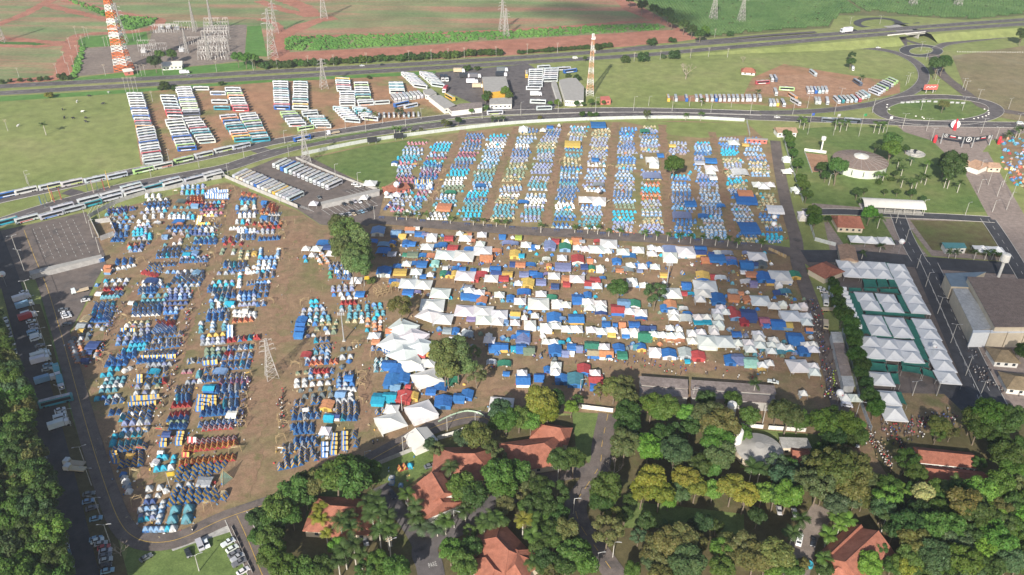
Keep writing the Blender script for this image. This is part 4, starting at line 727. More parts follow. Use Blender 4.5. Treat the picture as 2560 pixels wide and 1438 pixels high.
B_BODY, B_WIN, B_STR, B_WS, B_RU, V_WH, B_HA, B_RP = bus_meshes()
WHITE = (.52, .54, .56)
LIV = [(WHITE, None, 'white')]*7 + [(WHITE, 'bl', 'white and blue'), (WHITE, 'rd', 'white and red'), (WHITE, 'og', 'white and orange'), (WHITE, 'li', 'white and green'), (WHITE, 'cy', 'white and turquoise'), ((.45, .48, .52), None, 'grey'), ((.45, .48, .52), 'bl', 'grey and blue'),
       ((.40, .55, .62), 'tl', 'pale teal'), ((.03, .12, .40), 'wh', 'blue'), ((.05, .25, .30), 'cy', 'teal'), ((.70, .46, .08), 'og', 'yellow'), ((.60, .28, .14), 'wh', 'orange'), ((.10, .12, .16), None, 'dark grey'), ((.58, .52, .40), None, 'cream'), ((.42, .08, .10), 'wh', 'red'), ((.34, .50, .22), 'wh', 'green')]
BRP = random.Random(8)
def bus(x, y, hd, label, liv, group, wheels=False, sc=1.0, z=.2, flip=False):
    col, st, nm = liv
    th = thing('coach', label, 'bus', G(x, y, 1.6), hd + (math.pi if flip else 0), group, sc); th.location.z = z
    c = jit(col, .06); link('body', B_BODY, th, color=c)
    for k in (0, math.pi): link('side_window', B_WIN, th, (-.2 if k else 0, 0, 0), k)
    link('windscreen', B_WS, th); link('roof_unit', B_RU, th); link('roof_panel', B_RP, th, color=jit(BRP.choice([(.40, .40, .38), (.46, .43, .37), (.33, .36, .39), (.27, .33, .39), (.5, .5, .5)]), .1))
    for hx in (-4.2, 3.6): link('roof_hatch', B_HA, th, (hx, 0, 0))
    if st:
        for k in (0, math.pi): link('livery_stripe', B_STR, th, (-3.2 if k else 0, 0, 0), k, color=CO[st])
    if wheels:
        for wx in (4.1, -3.4, -4.7):
            for s in (-1, 1): link('wheel', V_WH, th, (wx, s*1.14, .5))
    return th
BR = random.Random(21); LIVW = LIV[:7]+LIV[7:13]*2+LIV[13:17]+[((.60, .63, .66), None, 'pale grey'), ((.62, .62, .58), 'tl', 'off-white')]*3+LIV[13:]
def bus_row(x0, y0, x1, y1, n, d, where, pal=None, wheels=False, g='coaches parked in rows', sc=1.0):
    for i in range(n):
        f = i/(n-1) if n > 1 else 0; x, y = x0+(x1-x0)*f, y0+(y1-y0)*f
        liv = BR.choice(pal or LIVW); vert = abs(y1-y0) > abs(x1-x0)*.45
        pos = '' if n == 1 else ', %s from %s' % (ordn(i), 'the back' if vert else 'left')
        bus(x, y, heading(x, y, *d)+BR.uniform(-.03, .03), '%s coach%s %s' % (liv[2], pos, where), liv, g, wheels, sc*BR.uniform(.94, 1.04), flip=BR.random() < .2)
WP = LIV[:10]
for a in ((338, 237, 362, 318, 14, (36, 0), 'in the column edging the pasture'), (364, 324, 383, 404, 13, (36, -5), 'in the lower column edging the pasture'), (421, 243, 440, 293, 8, (36, 1), 'in the second bus column'), (459, 222, 480, 284, 13, (36, -1), 'in the third bus column'), (504, 222, 504, 222, 1, (36, 0), 'parked alone by the highway verge'),
          (546, 234, 546, 234, 1, (36, 0), 'alone beside an orange-roofed row'), (550, 255, 556, 271, 2, (36, 0), 'in the pair left of the fourth column'), (436, 303, 468, 372, 11, (36, -3), 'in the lower second column'), (480, 298, 517, 354, 10, (36, -3), 'in the lower third column'), (583, 224, 603, 274, 9, (36, 0), 'in the fourth bus column'),
          (571, 292, 608, 350, 10, (36, -3), 'in the lower fourth column'), (620, 288, 652, 350, 11, (36, -3), 'in the lower fifth column'), (702, 208, 706, 270, 12, (36, 1), 'in the column with the pink coach'), (752, 208, 752, 270, 11, (36, 1), 'in the column beside the pylon'), (720, 283, 744, 312, 6, (38, -2), 'in the lower row before the avenue'),
          (790, 295, 808, 316, 5, (38, 0), 'in the short stack by the truck'), (774, 281, 776, 287, 2, (38, -3), 'in the teal and red pair'), (764, 321, 764, 321, 1, (38, -6), 'at the verge above the blue coach'), (857, 200, 861, 226, 6, (36, 2), 'in the yellow-topped column'), (869, 233, 869, 261, 6, (38, 0), 'in the column right of the dirt lane'),
          (903, 210, 909, 246, 7, (36, 0), 'in the sixth bus column'), (913, 255, 915, 260, 2, (48, -3), 'below the sixth column'), (955, 257, 955, 257, 1, (34, -2), 'alone on the dirt right of the columns'), (853, 273, 882, 302, 7, (42, 4), 'in the slanted lower row'), (900, 273, 926, 297, 6, (42, 4), 'in the second slanted row'), (990, 210, 993, 230, 6, (36, 0), 'in the column near the fuel station')): bus_row(*a)
bus_row(985, 246, 1050, 237, 8, (16, 18), 'in the slanted rank below the white fleet', WP); bus_row(1003, 261, 1027, 265, 2, (28, -6), 'on dirt below the slanted rank')
bus_row(948, 287, 1046, 285, 9, (1, 18), 'in the rank behind the roadside trees', None, sc=.6)
bus_row(1020, 187, 1052, 217, 10, (34, 5), 'in the white fleet, left half', [(WHITE, None, 'white')]); bus_row(1066, 186, 1096, 214, 10, (34, 5), 'in the white fleet, right half', [(WHITE, None, 'white'), (WHITE, 'rd', 'white')])
bus_row(1125, 244, 1125, 244, 1, (22, 13), 'on the fuel station forecourt', [LIV[17]])
bus_row(1340, 178, 1338, 214, 8, (36, 0), 'in the left stack by the restaurant', WP); bus_row(1378, 175, 1375, 201, 6, (36, -1), 'in the right stack by the restaurant', WP); bus_row(1359, 168, 1410, 172, 2, (34, -2), 'behind the restaurant stacks', WP); bus_row(1425, 178, 1425, 178, 1, (30, -4), 'on the dirt by the tower', [LIV[15]]); bus_row(1333, 221, 1333, 221, 1, (34, 0), 'in front of the restaurant stacks', WP); bus_row(1345, 255, 1345, 255, 1, (34, 1), 'by the station sign', WP); bus_row(1360, 271, 1360, 271, 1, (36, -1), 'on the avenue by the station', [LIV[12]])
for i, X in enumerate((1560, 1635, 1740, 1840, 1885, 1945, 1995, 2035, 2075, 2118, 2165, 2210, 2250, 2300, 2345, 2375, 2420, 2475)):
    x, y = tl((0, 2), X, 980); liv = LIV[17] if i == 0 else BR.choice(LIV[:16]); bus(x, y, heading(x, y, 4, 18), '%s coach, %s from left in the roadside rank' % (liv[2], ordn(i)), liv, 'coaches in the right field', sc=.92, flip=True)
for X, Y, d, wh_ in ((35, 785, (8, 16), 'left of the pair by the tiny house'), (72, 785, (8, 16), 'right of the pair by the tiny house'), (450, 730, (18, 14), 'alone in the middle of the field'), (895, 825, (22, 14), 'beside a small palm'), (185, 890, (34, 2), 'broadside on the dirt'), (75, 920, (6, 16), 'parked beside a blue truck'), (245, 965, (18, 12), 'above the roadside rank'), (275, 1020, (24, 14), 'at the end of the roadside rank'), (590, 1010, (4, 18), 'alone by a lamp post'), (150, 1030, (8, 16), 'alone in the roadside gap')):
    x, y = tl((0, 3), X, Y); liv = BR.choice(LIV); bus(x, y, heading(x, y, *d), '%s coach %s' % (liv[2], wh_), liv, 'coaches in the right field')
bus(*tl((0, 2), 2500, 825), heading(1900, 206, 36, -2), 'red coach lying broadside by the dirt rim', LIV[21], 'coaches in the right field')
for a in ((2020, 226, 2065, 225, 6, (6, 16), 'in the inner rank on the dirt'), (2040, 252, 2048, 252, 2, (5, 18), 'in the close pair near the kerb'), (1926, 257, 1943, 257, 3, (5, 16), 'in the trio by the verge'), (2092, 250, 2145, 246, 6, (14, 14), 'in the slanted rank by the curve'), (2149, 240, 2164, 235, 3, (18, 13), 'in the slanted trio'), (2186, 231, 2232, 201, 8, (26, 11), 'in the rank along the curved ramp')): bus_row(*a, g='coaches in the right field', sc=.95)
AVL = [(40, 515, 15), (260, 470, 0), (500, 425, 10), (720, 390, 10), (950, 355, 12), (1170, 320, 12), (1430, 265, 22), (1625, 220, 8), (1835, 160, 22), (2035, 110, 10), (2230, 60, 10), (2410, 25, 12)]
for i, (X, Y, l) in enumerate(AVL):
    x, y = tl((1, 0), X, Y); bus(x, y, heading(x, y, 50, -11), '%s coach, %s from left in the far kerb queue' % (LIV[l][2], ordn(i)), LIV[l], 'coaches queueing along the avenue', True, z=.3, flip=True)
AVS = [(60, 780, 16), (270, 752, 8), (515, 712, 13), (625, 635, 12), (740, 650, 12), (885, 560, 0), (905, 600, 16), (1110, 505, 8), (1115, 540, 0), (1310, 430, 0), (1330, 460, 12), (1350, 495, 0), (1530, 435, 16), (1700, 375, 12), (1730, 402, 0), (1940, 355, 12), (2120, 300, 8), (2140, 325, 0)]
for i, (X, Y, l) in enumerate(AVS):
    x, y = tl((1, 0), X, Y); bus(x, y, heading(x, y, 50, -13), '%s coach, %s from left in the near kerb queue' % (LIV[l][2], ordn(i)), LIV[l], 'coaches queueing along the avenue', True, z=.3)
PL = [LIV[0], LIV[17], LIV[15], LIV[14], LIV[12], LIV[7], LIV[0], LIV[12], LIV[20], LIV[8], LIV[13], LIV[0]]
bus_row(602, 436, 738, 493, 16, (36, -17), 'in the lower parking rank', PL, True, 'coaches in the fenced parking lot'); bus_row(700, 408, 835, 462, 14, (-34, 16), 'in the upper parking rank', PL, True, 'coaches in the fenced parking lot')
for X, Y, t, l, d, lab in ((460, 1385, (0, 1), 15, (38, -8), 'dark blue coach driving on the avenue behind a truck'), (2385, 1128, (0, 1), 10, (38, -2), 'white coach with green swoosh on the avenue'), (145, 745, (0, 2), 17, (1, 16), 'yellow coach at the station exit'), (615, 1205, (0, 3), 19, (26, 2), 'black and red coach half behind a palm'), (840, 1207, (0, 3), 19, (36, 3), 'long black coach under the flag poles')):
    x, y = tl(t, X, Y); bus(x, y, heading(x, y, *d), lab, LIV[l], None, True, z=.3)
# ---- cars, vans, trucks
def car_meshes():
    body = extr([(-2.15, .35), (2.1, .35), (2.15, .62), (1.95, .82), (.95, .98), (-1.75, 1.0), (-2.1, .92)], -.88, .88, 'y').mesh('car_body', PAINT)
    g = MB().add([(-1.65, -.82, .98), (.98, -.82, .98), (.98, .82, .98), (-1.65, .82, .98), (-1.1, -.66, 1.46), (.2, -.66, 1.46), (.2, .66, 1.46), (-1.1, .66, 1.46)], [(4, 5, 6, 7), (0, 1, 5, 4), (1, 2, 6, 5), (2, 3, 7, 6), (3, 0, 4, 7)]).mesh('car_glass', M_GLASS)
    roof = MB().box(-.45, 0, 1.475, 1.4, 1.34, .07, 0, 0, .95).mesh('car_roof', PAINT); hl = MB().box(2.1, 0, .68, .1, .36, .16).mesh('headlamp', M_LAMP)
    vb = extr([(-2.4, .35), (2.4, .35), (2.45, .9), (1.9, 1.25), (1.5, 2.0), (-2.35, 2.1), (-2.4, 1.0)], -.95, .95, 'y').mesh('van_body', PAINT)
    vg = MB().add([(1.93, -.85, 1.28), (1.93, .85, 1.28), (1.54, .8, 1.95), (1.54, -.8, 1.95)], [(0, 1, 2, 3)]).mesh('van_windscreen', M_GLASS)
    vs = MB().box(-.3, .955, 1.6, 3.2, .03, .45).mesh('van_window', M_GLASS)
    cab = extr([(1.9, .55), (4.0, .55), (4.05, 1.5), (3.75, 2.6), (2.0, 2.7), (1.9, 2.5)], -1.15, 1.15, 'y').mesh('truck_cab', PAINT)
    tw = MB().add([(4.08, -1.0, 1.55), (4.08, 1.0, 1.55), (3.82, .95, 2.4), (3.82, -.95, 2.4)], [(0, 1, 2, 3)]).mesh('truck_windscreen', M_GLASS)
    cargo = MB().box(-1.2, 0, 2.05, 5.9, 2.4, 2.5).mesh('truck_box', PAINT); bed = MB().box(-1.2, 0, 1.0, 5.9, 2.4, .5).box(1.65, 0, 1.6, .12, 2.3, .9).mesh('truck_bed', PAINT)
    ch = MB().box(0, 0, .68, 7.6, .9, .25).mesh('truck_chassis', M_TYRE)
    return body, g, roof, hl, vb, vg, vs, cab, tw, cargo, bed, ch
CB, CG, CR, CHL, VB, VG, VSW, TC, TW, TB, TBED, TCH = car_meshes()
CC = dict(w=(.72, .73, .74), s=(.42, .44, .46), b=(.03, .035, .045), g=(.16, .17, .19), r=(.42, .04, .05), l=(.22, .38, .52), t=(.10, .35, .42), c=(.55, .45, .32))
CCN = dict(w='white', s='silver', b='black', g='dark grey', r='red', l='pale blue', t='teal', c='tan')
def car(x, y, hd, label, c, ty='c', group=None, sc=1.0):
    nm = {'c': 'parked_car', 'p': 'pickup_truck', 'v': 'van', 'T': 'box_truck', 'F': 'flatbed_truck'}[ty]; cat = {'c': 'car', 'p': 'pickup', 'v': 'van', 'T': 'truck', 'F': 'truck'}[ty]
    th = thing(nm, label, cat, G(x, y, .5), hd, group, sc); th.location.z = .18; col = jit(CC[c], .05)
    if ty in 'cp':
        link('body', CB, th, (0, 0, 0), 0, (1.15 if ty == 'p' else 1, 1, 1.12 if ty == 'p' else 1), col); s = (.62, 1, 1.2) if ty == 'p' else None; l = (.5, 0, 0) if ty == 'p' else (0, 0, 0)
        link('windows', CG, th, l, 0, s); link('roof', CR, th, l, 0, s, col)
        for q in (-1, 1): link('headlamp', CHL, th, (0, q*.6, 0))
        wp = [(1.3, .8), (1.3, -.8), (-1.3, .8), (-1.3, -.8)]; wr = .66
    elif ty == 'v':
        link('body', VB, th, color=col); link('windscreen', VG, th); link('side_window', VSW, th); link('side_window', VSW, th, (-.6, 0, 0), math.pi)
        wp = [(1.5, .85), (1.5, -.85), (-1.5, .85), (-1.5, -.85)]; wr = .7
    else:
        link('cab', TC, th, color=col if ty == 'F' else jit(CC['w'])); link('windscreen', TW, th); link('chassis', TCH, th)
        link('cargo_box' if ty == 'T' else 'load_bed', TB if ty == 'T' else TBED, th, color=col if ty == 'T' else jit(CC['c'] if c == 'w' else CC[c])); wp = [(3, 1), (3, -1), (-2, 1), (-2, -1), (-3.1, 1), (-3.1, -1)]; wr = 1
    for px, py in wp: link('wheel', V_WH, th, (px, py, .5*wr), 0, wr)
    return th
def cars(t, S, d, where, group):
    L = [e.split(' ') for e in S.split(';')]
    cnt = {}
    for i, (xy, k) in enumerate(L):
        X, Y = map(float, xy.split(',')); x, y = tl(t, X, Y); ty = k[1] if len(k) > 1 else 'c'; c = k[0]
        key = CCN[c] + ' ' + {'c': 'car', 'p': 'pickup', 'v': 'van', 'T': 'box truck', 'F': 'flatbed truck'}[ty]; cnt.setdefault(key, []).append((x, y, ty, c))
    for key, M in cnt.items():
        for i, (x, y, ty, c) in enumerate(M):
            pos = '' if len(M) == 1 else ', %s such %s,' % (ORD[i], 'from the top' if abs(d[1]) < abs(d[0])*.7 else 'from left')
            car(x, y, heading(x, y, *d)+BR.uniform(-.08, .08), '%s%s %s' % (key, pos, where), c, ty, group)
cars((2, 0), '240,45 w;248,80 s;225,115 wT;255,185 lT;265,262 wv;285,300 rT;310,338 w;335,380 s;335,420 s;330,455 lv;360,490 wv;360,515 wv;400,580 g;420,630 s;415,690 wT;415,735 wT;480,775 l;470,818 s;460,930 lT;600,1222 w;610,1258 w;600,1300 wv;600,1380 wT', (24, -7), 'left of the lamp row', 'vehicles parked in the shade')
cars((2, 0), '60,320 w;75,365 s;85,405 w;95,440 s;105,480 w;115,520 s;150,640 s;130,550 w', (6, 20), 'along the shaded forest road', 'cars along the forest')
for X, Y in ((575, 855), (612, 970)):
    x, y = tl((2, 0), X, Y); car(x, y, heading(x, y, 5, 26), 'teal box truck beside the lamp row, %s' % ('farther' if Y < 900 else 'nearer'), 't', 'T')
bus(*tl((2, 0), 560, 1130), heading(140, 1002, 36, -9), 'teal coach in the shade left of the lamp row', LIV[16], None, True)
cars((2, 0), '630,222 g;650,255 w;660,272 s;670,290 w;665,368 g;865,103 b;855,127 w', (24, -5), 'on the asphalt by the left camp', 'cars on the left lot')
car(*tl((2, 0), 800, 35), heading(200, 728, 36, -9)+math.pi, 'white flatbed truck at the top of the left lot', 'w', 'F')
cars((3, 0), '745,330 wF;750,385 wF', (-30, -3), 'in dappled shade by the lamp row', None)
cars((3, 0), '890,632 g;885,705 l;920,772 g;960,878 l;960,1080 l;975,1097 w;1010,1128 s;1040,1165 r;1055,1202 s;1050,1250 g;1060,1292 s;1050,1350 b;1075,1400 l', (24, -6), 'in shaded bottom line', 'cars in the shade at the bottom')
cars((3, 0), '640,1060 s;665,1150 w;685,1235 l;715,1352 s;450,300 w', (5, 26), 'at the edge of the dark wood', 'cars along the forest')
cars((3, 0), '2280,1118 wp;2320,1178 w;2340,1230 g;2375,1268 sp;2390,1318 gp;2430,1402 w', (24, -14), 'on the lawn by the drive', 'cars on the sunny lawn')
cars((3, 0), '2000,1150 sv;2060,1128 w;1880,1222 b', (10, 26), 'on the lawn under the gravel verge', 'cars on the sunny lawn'); cars((3, 0), '1460,1268 g', (26, -14), 'with a trailer at the lawn edge', None)
cars((1, 1), '985,405 w;1020,425 w', (26, 1), 'by the marquee fence', None); cars((1, 1), '630,540 g;880,605 b;950,592 b;985,578 s;1035,580 w', (14, 14), 'behind the ticket booths', 'cars by the booths')
cars((1, 1), '820,722 b;860,712 s;895,707 b;930,700 s;960,675 b;975,702 c;1020,687 g;1055,677 l;1090,667 g;1120,657 b;1155,642 b', (-16, -14), 'in the rank below the ticket booths', 'cars by the booths')
cars((3, 1), '1095,1105 s', (8, 26), 'on the drive of the palm-shaded house', None); cars((3, 1), '1735,352 g', (22, -8), 'beside the lawn tents', None); cars((3, 1), '1360,640 b', (8, 22), 'in palm shade on the lane', None)
cars((3, 3), '885,130 w;110,797 s;265,822 w', (4, 22), 'parked under the park trees', None); cars((3, 3), '310,1100 wv;450,1112 b', (-6, 26), 'on the gravel drive', None)
cars((2, 3), '530,10 w;560,40 w;575,82 w', (22, 3), 'by the barrier of the crowded lane', None); cars((2, 3), '570,145 sT', (3, 24), 'by the barrier of the crowded lane', None); cars((2, 3), '620,222 wF', (30, 0), 'below the parked cars of the lane', None); cars((2, 3), '575,372 cF', (1, 24), 'at the end of the corrugated roof', None); cars((2, 3), '50,942 wp;785,1177 wv', (22, 4), 'by the lower end of the camp lane', None)
cars((0, 1), '1060,658 w;1262,648 b', (26, -2), 'driving on the far carriageway', None); cars((0, 0), '1890,762 g', (26, -2), 'driving on the near-left highway', None); cars((0, 0), '1845,733 wT', (26, -2), 'on the highway hard shoulder', None); cars((0, 2), '630,583 wv', (26, -2), 'on the highway beyond the tower', None)
x, y = tl((0, 3), 780, 312); car(x, y, heading(x, y, -26, 2.5), 'long white box truck on the raised highway', 'w', 'T', None, 1.6).location = G(x, y, 7.5)-Vector((0, 0, 1.4))
x, y = tl((0, 3), 868, 304); car(x, y, heading(x, y, 26, -2.5), 'dark car behind the truck on the raised highway', 'b').location = G(x, y, 6.6)-Vector((0, 0, .5))
cars((0, 3), '1100,478 w', (26, 1), 'on the curved ramp', None); cars((0, 3), '90,1172 w', (26, 1), 'on the avenue by the entrance hut', None); cars((0, 3), '2515,1237 wv', (26, 1), 'on the avenue at the right edge', None)
x, y = tl((0, 1), 770, 1335); car(x, y, heading(x, y, -34, 6), 'tan flatbed truck on the avenue', 'w', 'F', None, 1.2)
for X, Y, d, lab, c in ((1860, 800, (10, 22), 'black box truck, left of the station pair', 'b'), (1900, 800, (10, 22), 'black box truck, right of the station pair', 'b'), (1890, 912, (-16, 22), 'red box truck on the forecourt', 'r'), (2090, 772, (30, 0), 'black trailer truck behind the station roof', 'b'), (2190, 775, (30, 0), 'dark grey trailer truck behind the station roof', 'g'), (2160, 830, (26, 0), 'white tanker truck left of the station roof', 'w'), (2030, 722, (26, 0), 'tan truck at the station verge', 'c'), (2460, 712, (30, 0), 'grey trailer truck by the highway exit', 'g'), (2220, 875, (26, 0), 'tan box truck by the station roof', 'c'), (2450, 760, (30, 0), 'black trailer truck right of the station roof', 'b')):
    x, y = tl((0, 1), X, Y); car(x, y, heading(x, y, *d), lab, c, 'T', 'trucks at the fuel station', 1.25)
x, y = tl((0, 2), 240, 955); car(x, y, heading(x, y, 30, 0), 'white box truck by the station sign', 'w', 'T', None, 1.2)
x, y = tl((0, 3), 845, 697); car(x, y, heading(x, y, 4, 18), 'small white box truck under the lone tree', 'w', 'T', None, .9)
# ================================================================== vegetation
def leaf_mat():
    m, nt, b = new_mat('foliage')
    col = N(nt, 'ShaderNodeObjectInfo').outputs['Color']; a = N(nt, 'ShaderNodeVertexColor'); a.layer_name = 'Leaf'
    c = mixc(nt, 1, col, a.outputs[0], 'MULTIPLY'); nt.links.new(c, b.inputs['Base Color']); b.inputs['Roughness'].default_value = .55; b.inputs['Specular IOR Level'].default_value = .25
    t = N(nt, 'ShaderNodeBsdfTranslucent'); nt.links.new(mixc(nt, 1, c, (1.0, 1.1, .5), 'MULTIPLY'), t.inputs[0]); mx = N(nt, 'ShaderNodeMixShader'); mx.inputs[0].default_value = .3
    nt.links.new(b.outputs[0], mx.inputs[1]); nt.links.new(t.outputs[0], mx.inputs[2]); nt.links.new(mx.outputs[0], nt.nodes['Material Output'].inputs[0]); return m
M_LEAF = leaf_mat(); M_BARK = paint('grey_brown_bark', (.20, .16, .12), .9, .25, 2); M_PALE = paint('pale_palm_trunk', (.48, .45, .40), .85, .15, 2)
def leaf_mesh(name, lobes, nleaf, size, seed, up=.35):
    """leaf faces spread over the lobes of a crown; unit radius"""
    r = np.random.default_rng(seed); per = np.array([l[3]**2 for l in lobes]); per = (per/per.sum()*nleaf).astype(int)
    P, Nr = [], []
    for (cx, cy, cz, R, fz), n in zip(lobes, per):
        d = r.normal(size=(n, 3)); d /= np.linalg.norm(d, axis=1)[:, None]; d[:, 2] = np.where(d[:, 2] < -.35, -d[:, 2], d[:, 2])
        rad = R*(1 - .45*r.random(n)**2.2) * (1+.10*np.sin(d[:, 0]*9+d[:, 1]*7+seed)); p = d*rad[:, None]; p[:, 2] *= fz; P.append(p+np.array([cx, cy, cz])); Nr.append(d)
    P = np.concatenate(P); D = np.concatenate(Nr); n = len(P)
    nrm = D + r.normal(size=(n, 3))*.45; nrm[:, 2] += up; nrm /= np.linalg.norm(nrm, axis=1)[:, None]
    h = r.normal(size=(n, 3)); u = np.cross(nrm, h); u /= np.linalg.norm(u, axis=1)[:, None]; v = np.cross(nrm, u); s = size*(.6+.8*r.random(n))[:, None]
    vs = np.empty((n, 4, 3)); vs[:, 0] = P-u*s; vs[:, 1] = P-v*s*.6; vs[:, 2] = P+u*s; vs[:, 3] = P+v*s*.6
    me = bpy.data.meshes.new(name); me.vertices.add(n*4); me.vertices.foreach_set('co', vs.ravel()); me.loops.add(n*4); me.loops.foreach_set('vertex_index', np.arange(n*4)); me.polygons.add(n); me.polygons.foreach_set('loop_start', np.arange(n)*4); me.polygons.foreach_set('loop_total', np.full(n, 4))
    me.materials.append(M_LEAF); k = (.75+.5*r.random(n)); c = np.ones((n, 4, 4), np.float32); c[:, :, 0] = (k*(.85+.3*r.random(n)))[:, None]; c[:, :, 1] = k[:, None]; c[:, :, 2] = (k*.9)[:, None]
    ca = me.color_attributes.new('Leaf', 'FLOAT_COLOR', 'POINT'); ca.data.foreach_set('color', c.ravel()); me.update(); me.validate(); return me
def lobes(seed, n, rad, flat, lo=-.15, spread=.62):
    r = random.Random(seed); L = [(0, 0, .1, .62, flat)]
    for i in range(n):
        a = 2.399*i + r.uniform(-.3, .3); q = (i+.5)/n; z = lo + (1-lo)*(1-q)*.8; rr = spread*math.sqrt(max(.05, 1-(z*.9)**2))*r.uniform(.85, 1.12)
        L.append((rr*math.cos(a), rr*math.sin(a), z*flat, rad*r.uniform(.75, 1.2), .85))
    return L
CROWN = {'round': [leaf_mesh('crown_round', lobes(i, 13, .40, .85), 5200, .075, i) for i in range(4)], 'broad': [leaf_mesh('crown_broad', lobes(20+i, 17, .33, .55), 5600, .07, 20+i) for i in range(3)],
         'tall': [leaf_mesh('crown_tall', lobes(40+i, 16, .38, 1.25), 5600, .075, 40+i) for i in range(3)], 'loose': [leaf_mesh('crown_loose', lobes(60+i, 13, .30, .9, spread=.75)[1:], 2600, .065, 60+i) for i in range(2)],
         'shrub': [leaf_mesh('shrub_leaves', lobes(80+i, 8, .45, .75), 1500, .11, 80+i) for i in range(3)]}
def trunk_mesh(seed):
    r = random.Random(seed); m = MB(); m.tube([(0, 0, -.3), (.02, .01, .2), (r.uniform(-.05, .05), r.uniform(-.05, .05), .6), (r.uniform(-.06, .06), r.uniform(-.06, .06), 1.0)], [.055, .04, .032, .018], 7)
    for i in range(4):
        a = 1.57*i+r.uniform(-.4, .4); z0 = r.uniform(.42, .62); m.tube([(0, 0, z0), (.16*math.cos(a), .16*math.sin(a), z0+.2), (.3*math.cos(a), .3*math.sin(a), z0+.42)], [.022, .016, .008], 5)
    return m.mesh('trunk', M_BARK)
TRUNK = [trunk_mesh(i) for i in range(3)]
GC = dict(e=(.155, .195, .07), d=(.062, .105, .028), m=(.085, .150, .032), b=(.13, .24, .04), y=(.205, .215, .032), o=(.135, .145, .05), u=(.080, .125, .058), x=(.045, .075, .026), f=(.40, .38, .16))
GN = dict(e='pale olive', d='dark green', m='mid green', b='bright green', y='yellow-green', o='olive', u='blue-green', x='very dark', f='cream-flowering')
TR = random.Random(3)
def tree(x, y, rpx, ck, kind, label, group=None, hh=None, name='tree', pxrad=True):
    R = rpx*mpp(x, y)*(1.13 if y > 1000 else 1.05) if pxrad else rpx
    flat = {'round': .85, 'broad': .6, 'tall': 1.25, 'loose': .95, 'shrub': .75}[kind]
    H = hh or max(R*2.0, min(17, R*2.3)); hc = H - R*flat*.85
    if kind == 'shrub': hc = R*.45
    g = G(x, y, hc); th = thing(name, label, 'shrub' if kind == 'shrub' else 'tree', (g.x, g.y, .02), TR.uniform(0, 6.28), group)
    link('crown' if kind != 'shrub' else 'foliage', TR.choice(CROWN[kind]), th, (0, 0, hc), TR.uniform(0, 6.28), (R*TR.uniform(.92, 1.05), R*TR.uniform(.92, 1.05), R*TR.uniform(.92, 1.1)), tuple(v*q for v, q in zip(jit(GC[ck], .2), (TR.uniform(.72, 1.02), .92, TR.uniform(.75, 1.1)))))
    if kind != 'shrub': link('trunk', TR.choice(TRUNK), th, (0, 0, 0), 0, (R*1.05+1, R*1.05+1, hc*1.05))
    return th
TREES = []   # sheet, X, Y, radius, colour, kind
def add(t, S):
    for e in S.split(';'):
        p, k = e.split(' '); X, Y, r_ = map(float, p.split(',')); x, y = tl(t, X, Y); TREES.append((x, y, r_/3.994, k[0], {'r': 'round', 'b': 'broad', 't': 'tall', 'l': 'loose', 's': 'shrub'}[k[1]]))
add((3, 1), '800,470,170 mr;960,500,170 mr;890,420,150 mr;620,540,130 or;370,620,140 mr;500,680,90 mr;220,780,135 mr;160,900,105 mr;150,1080,115 mr;170,1200,115 mr;280,1380,145 mr;450,1410,130 mr;650,1380,115 mr;800,1160,85 br;1410,1385,130 mr;1320,1425,100 mr;1945,1200,120 mr;2150,1170,105 mr;2070,1350,125 mr;2060,570,130 mr;2170,640,130 dr;2420,450,150 mr;2450,560,130 mr;2200,60,130 or;2060,90,90 ur;1740,140,60 ur;1810,200,75 ol;2330,170,80 ol;2430,270,80 ol;2490,750,90 or')
add((3, 2), '480,300,120 db;620,290,120 db;60,420,120 mr;1130,150,140 or;1360,180,130 br;1640,200,150 ub;2050,110,150 mb;2080,240,150 ub;1390,480,150 yb;1300,600,120 yb;1480,620,130 yb;1740,470,120 yb;1840,560,110 yb;2200,560,130 yb;2330,640,130 yb;1620,540,60 br;1560,710,70 br;2010,600,90 br;2500,640,110 br;930,600,150 dr;900,720,120 dr;430,640,130 dl;80,650,80 ol;280,560,100 dr;540,1010,120 or;960,1010,150 ol;1010,870,90 ol;1130,840,75 dr;1550,1120,150 ob;1680,1080,150 ob;1450,1150,110 or;1750,1340,160 ur;1840,1130,100 or;2100,1200,115 br;2330,1170,130 or;2420,1280,150 or;1260,1060,80 ul;600,1230,130 mr;720,1330,120 mr;540,1350,120 dr;1200,1390,80 mr;1350,920,90 dr;1900,930,100 xr;1830,960,80 xr;2450,860,90 xr;330,760,110 dr;470,840,100 dr;200,740,90 dr;1700,620,90 ur;1180,700,70 dr;2040,960,70 dr;320,1050,90 dr;230,900,80 mr')
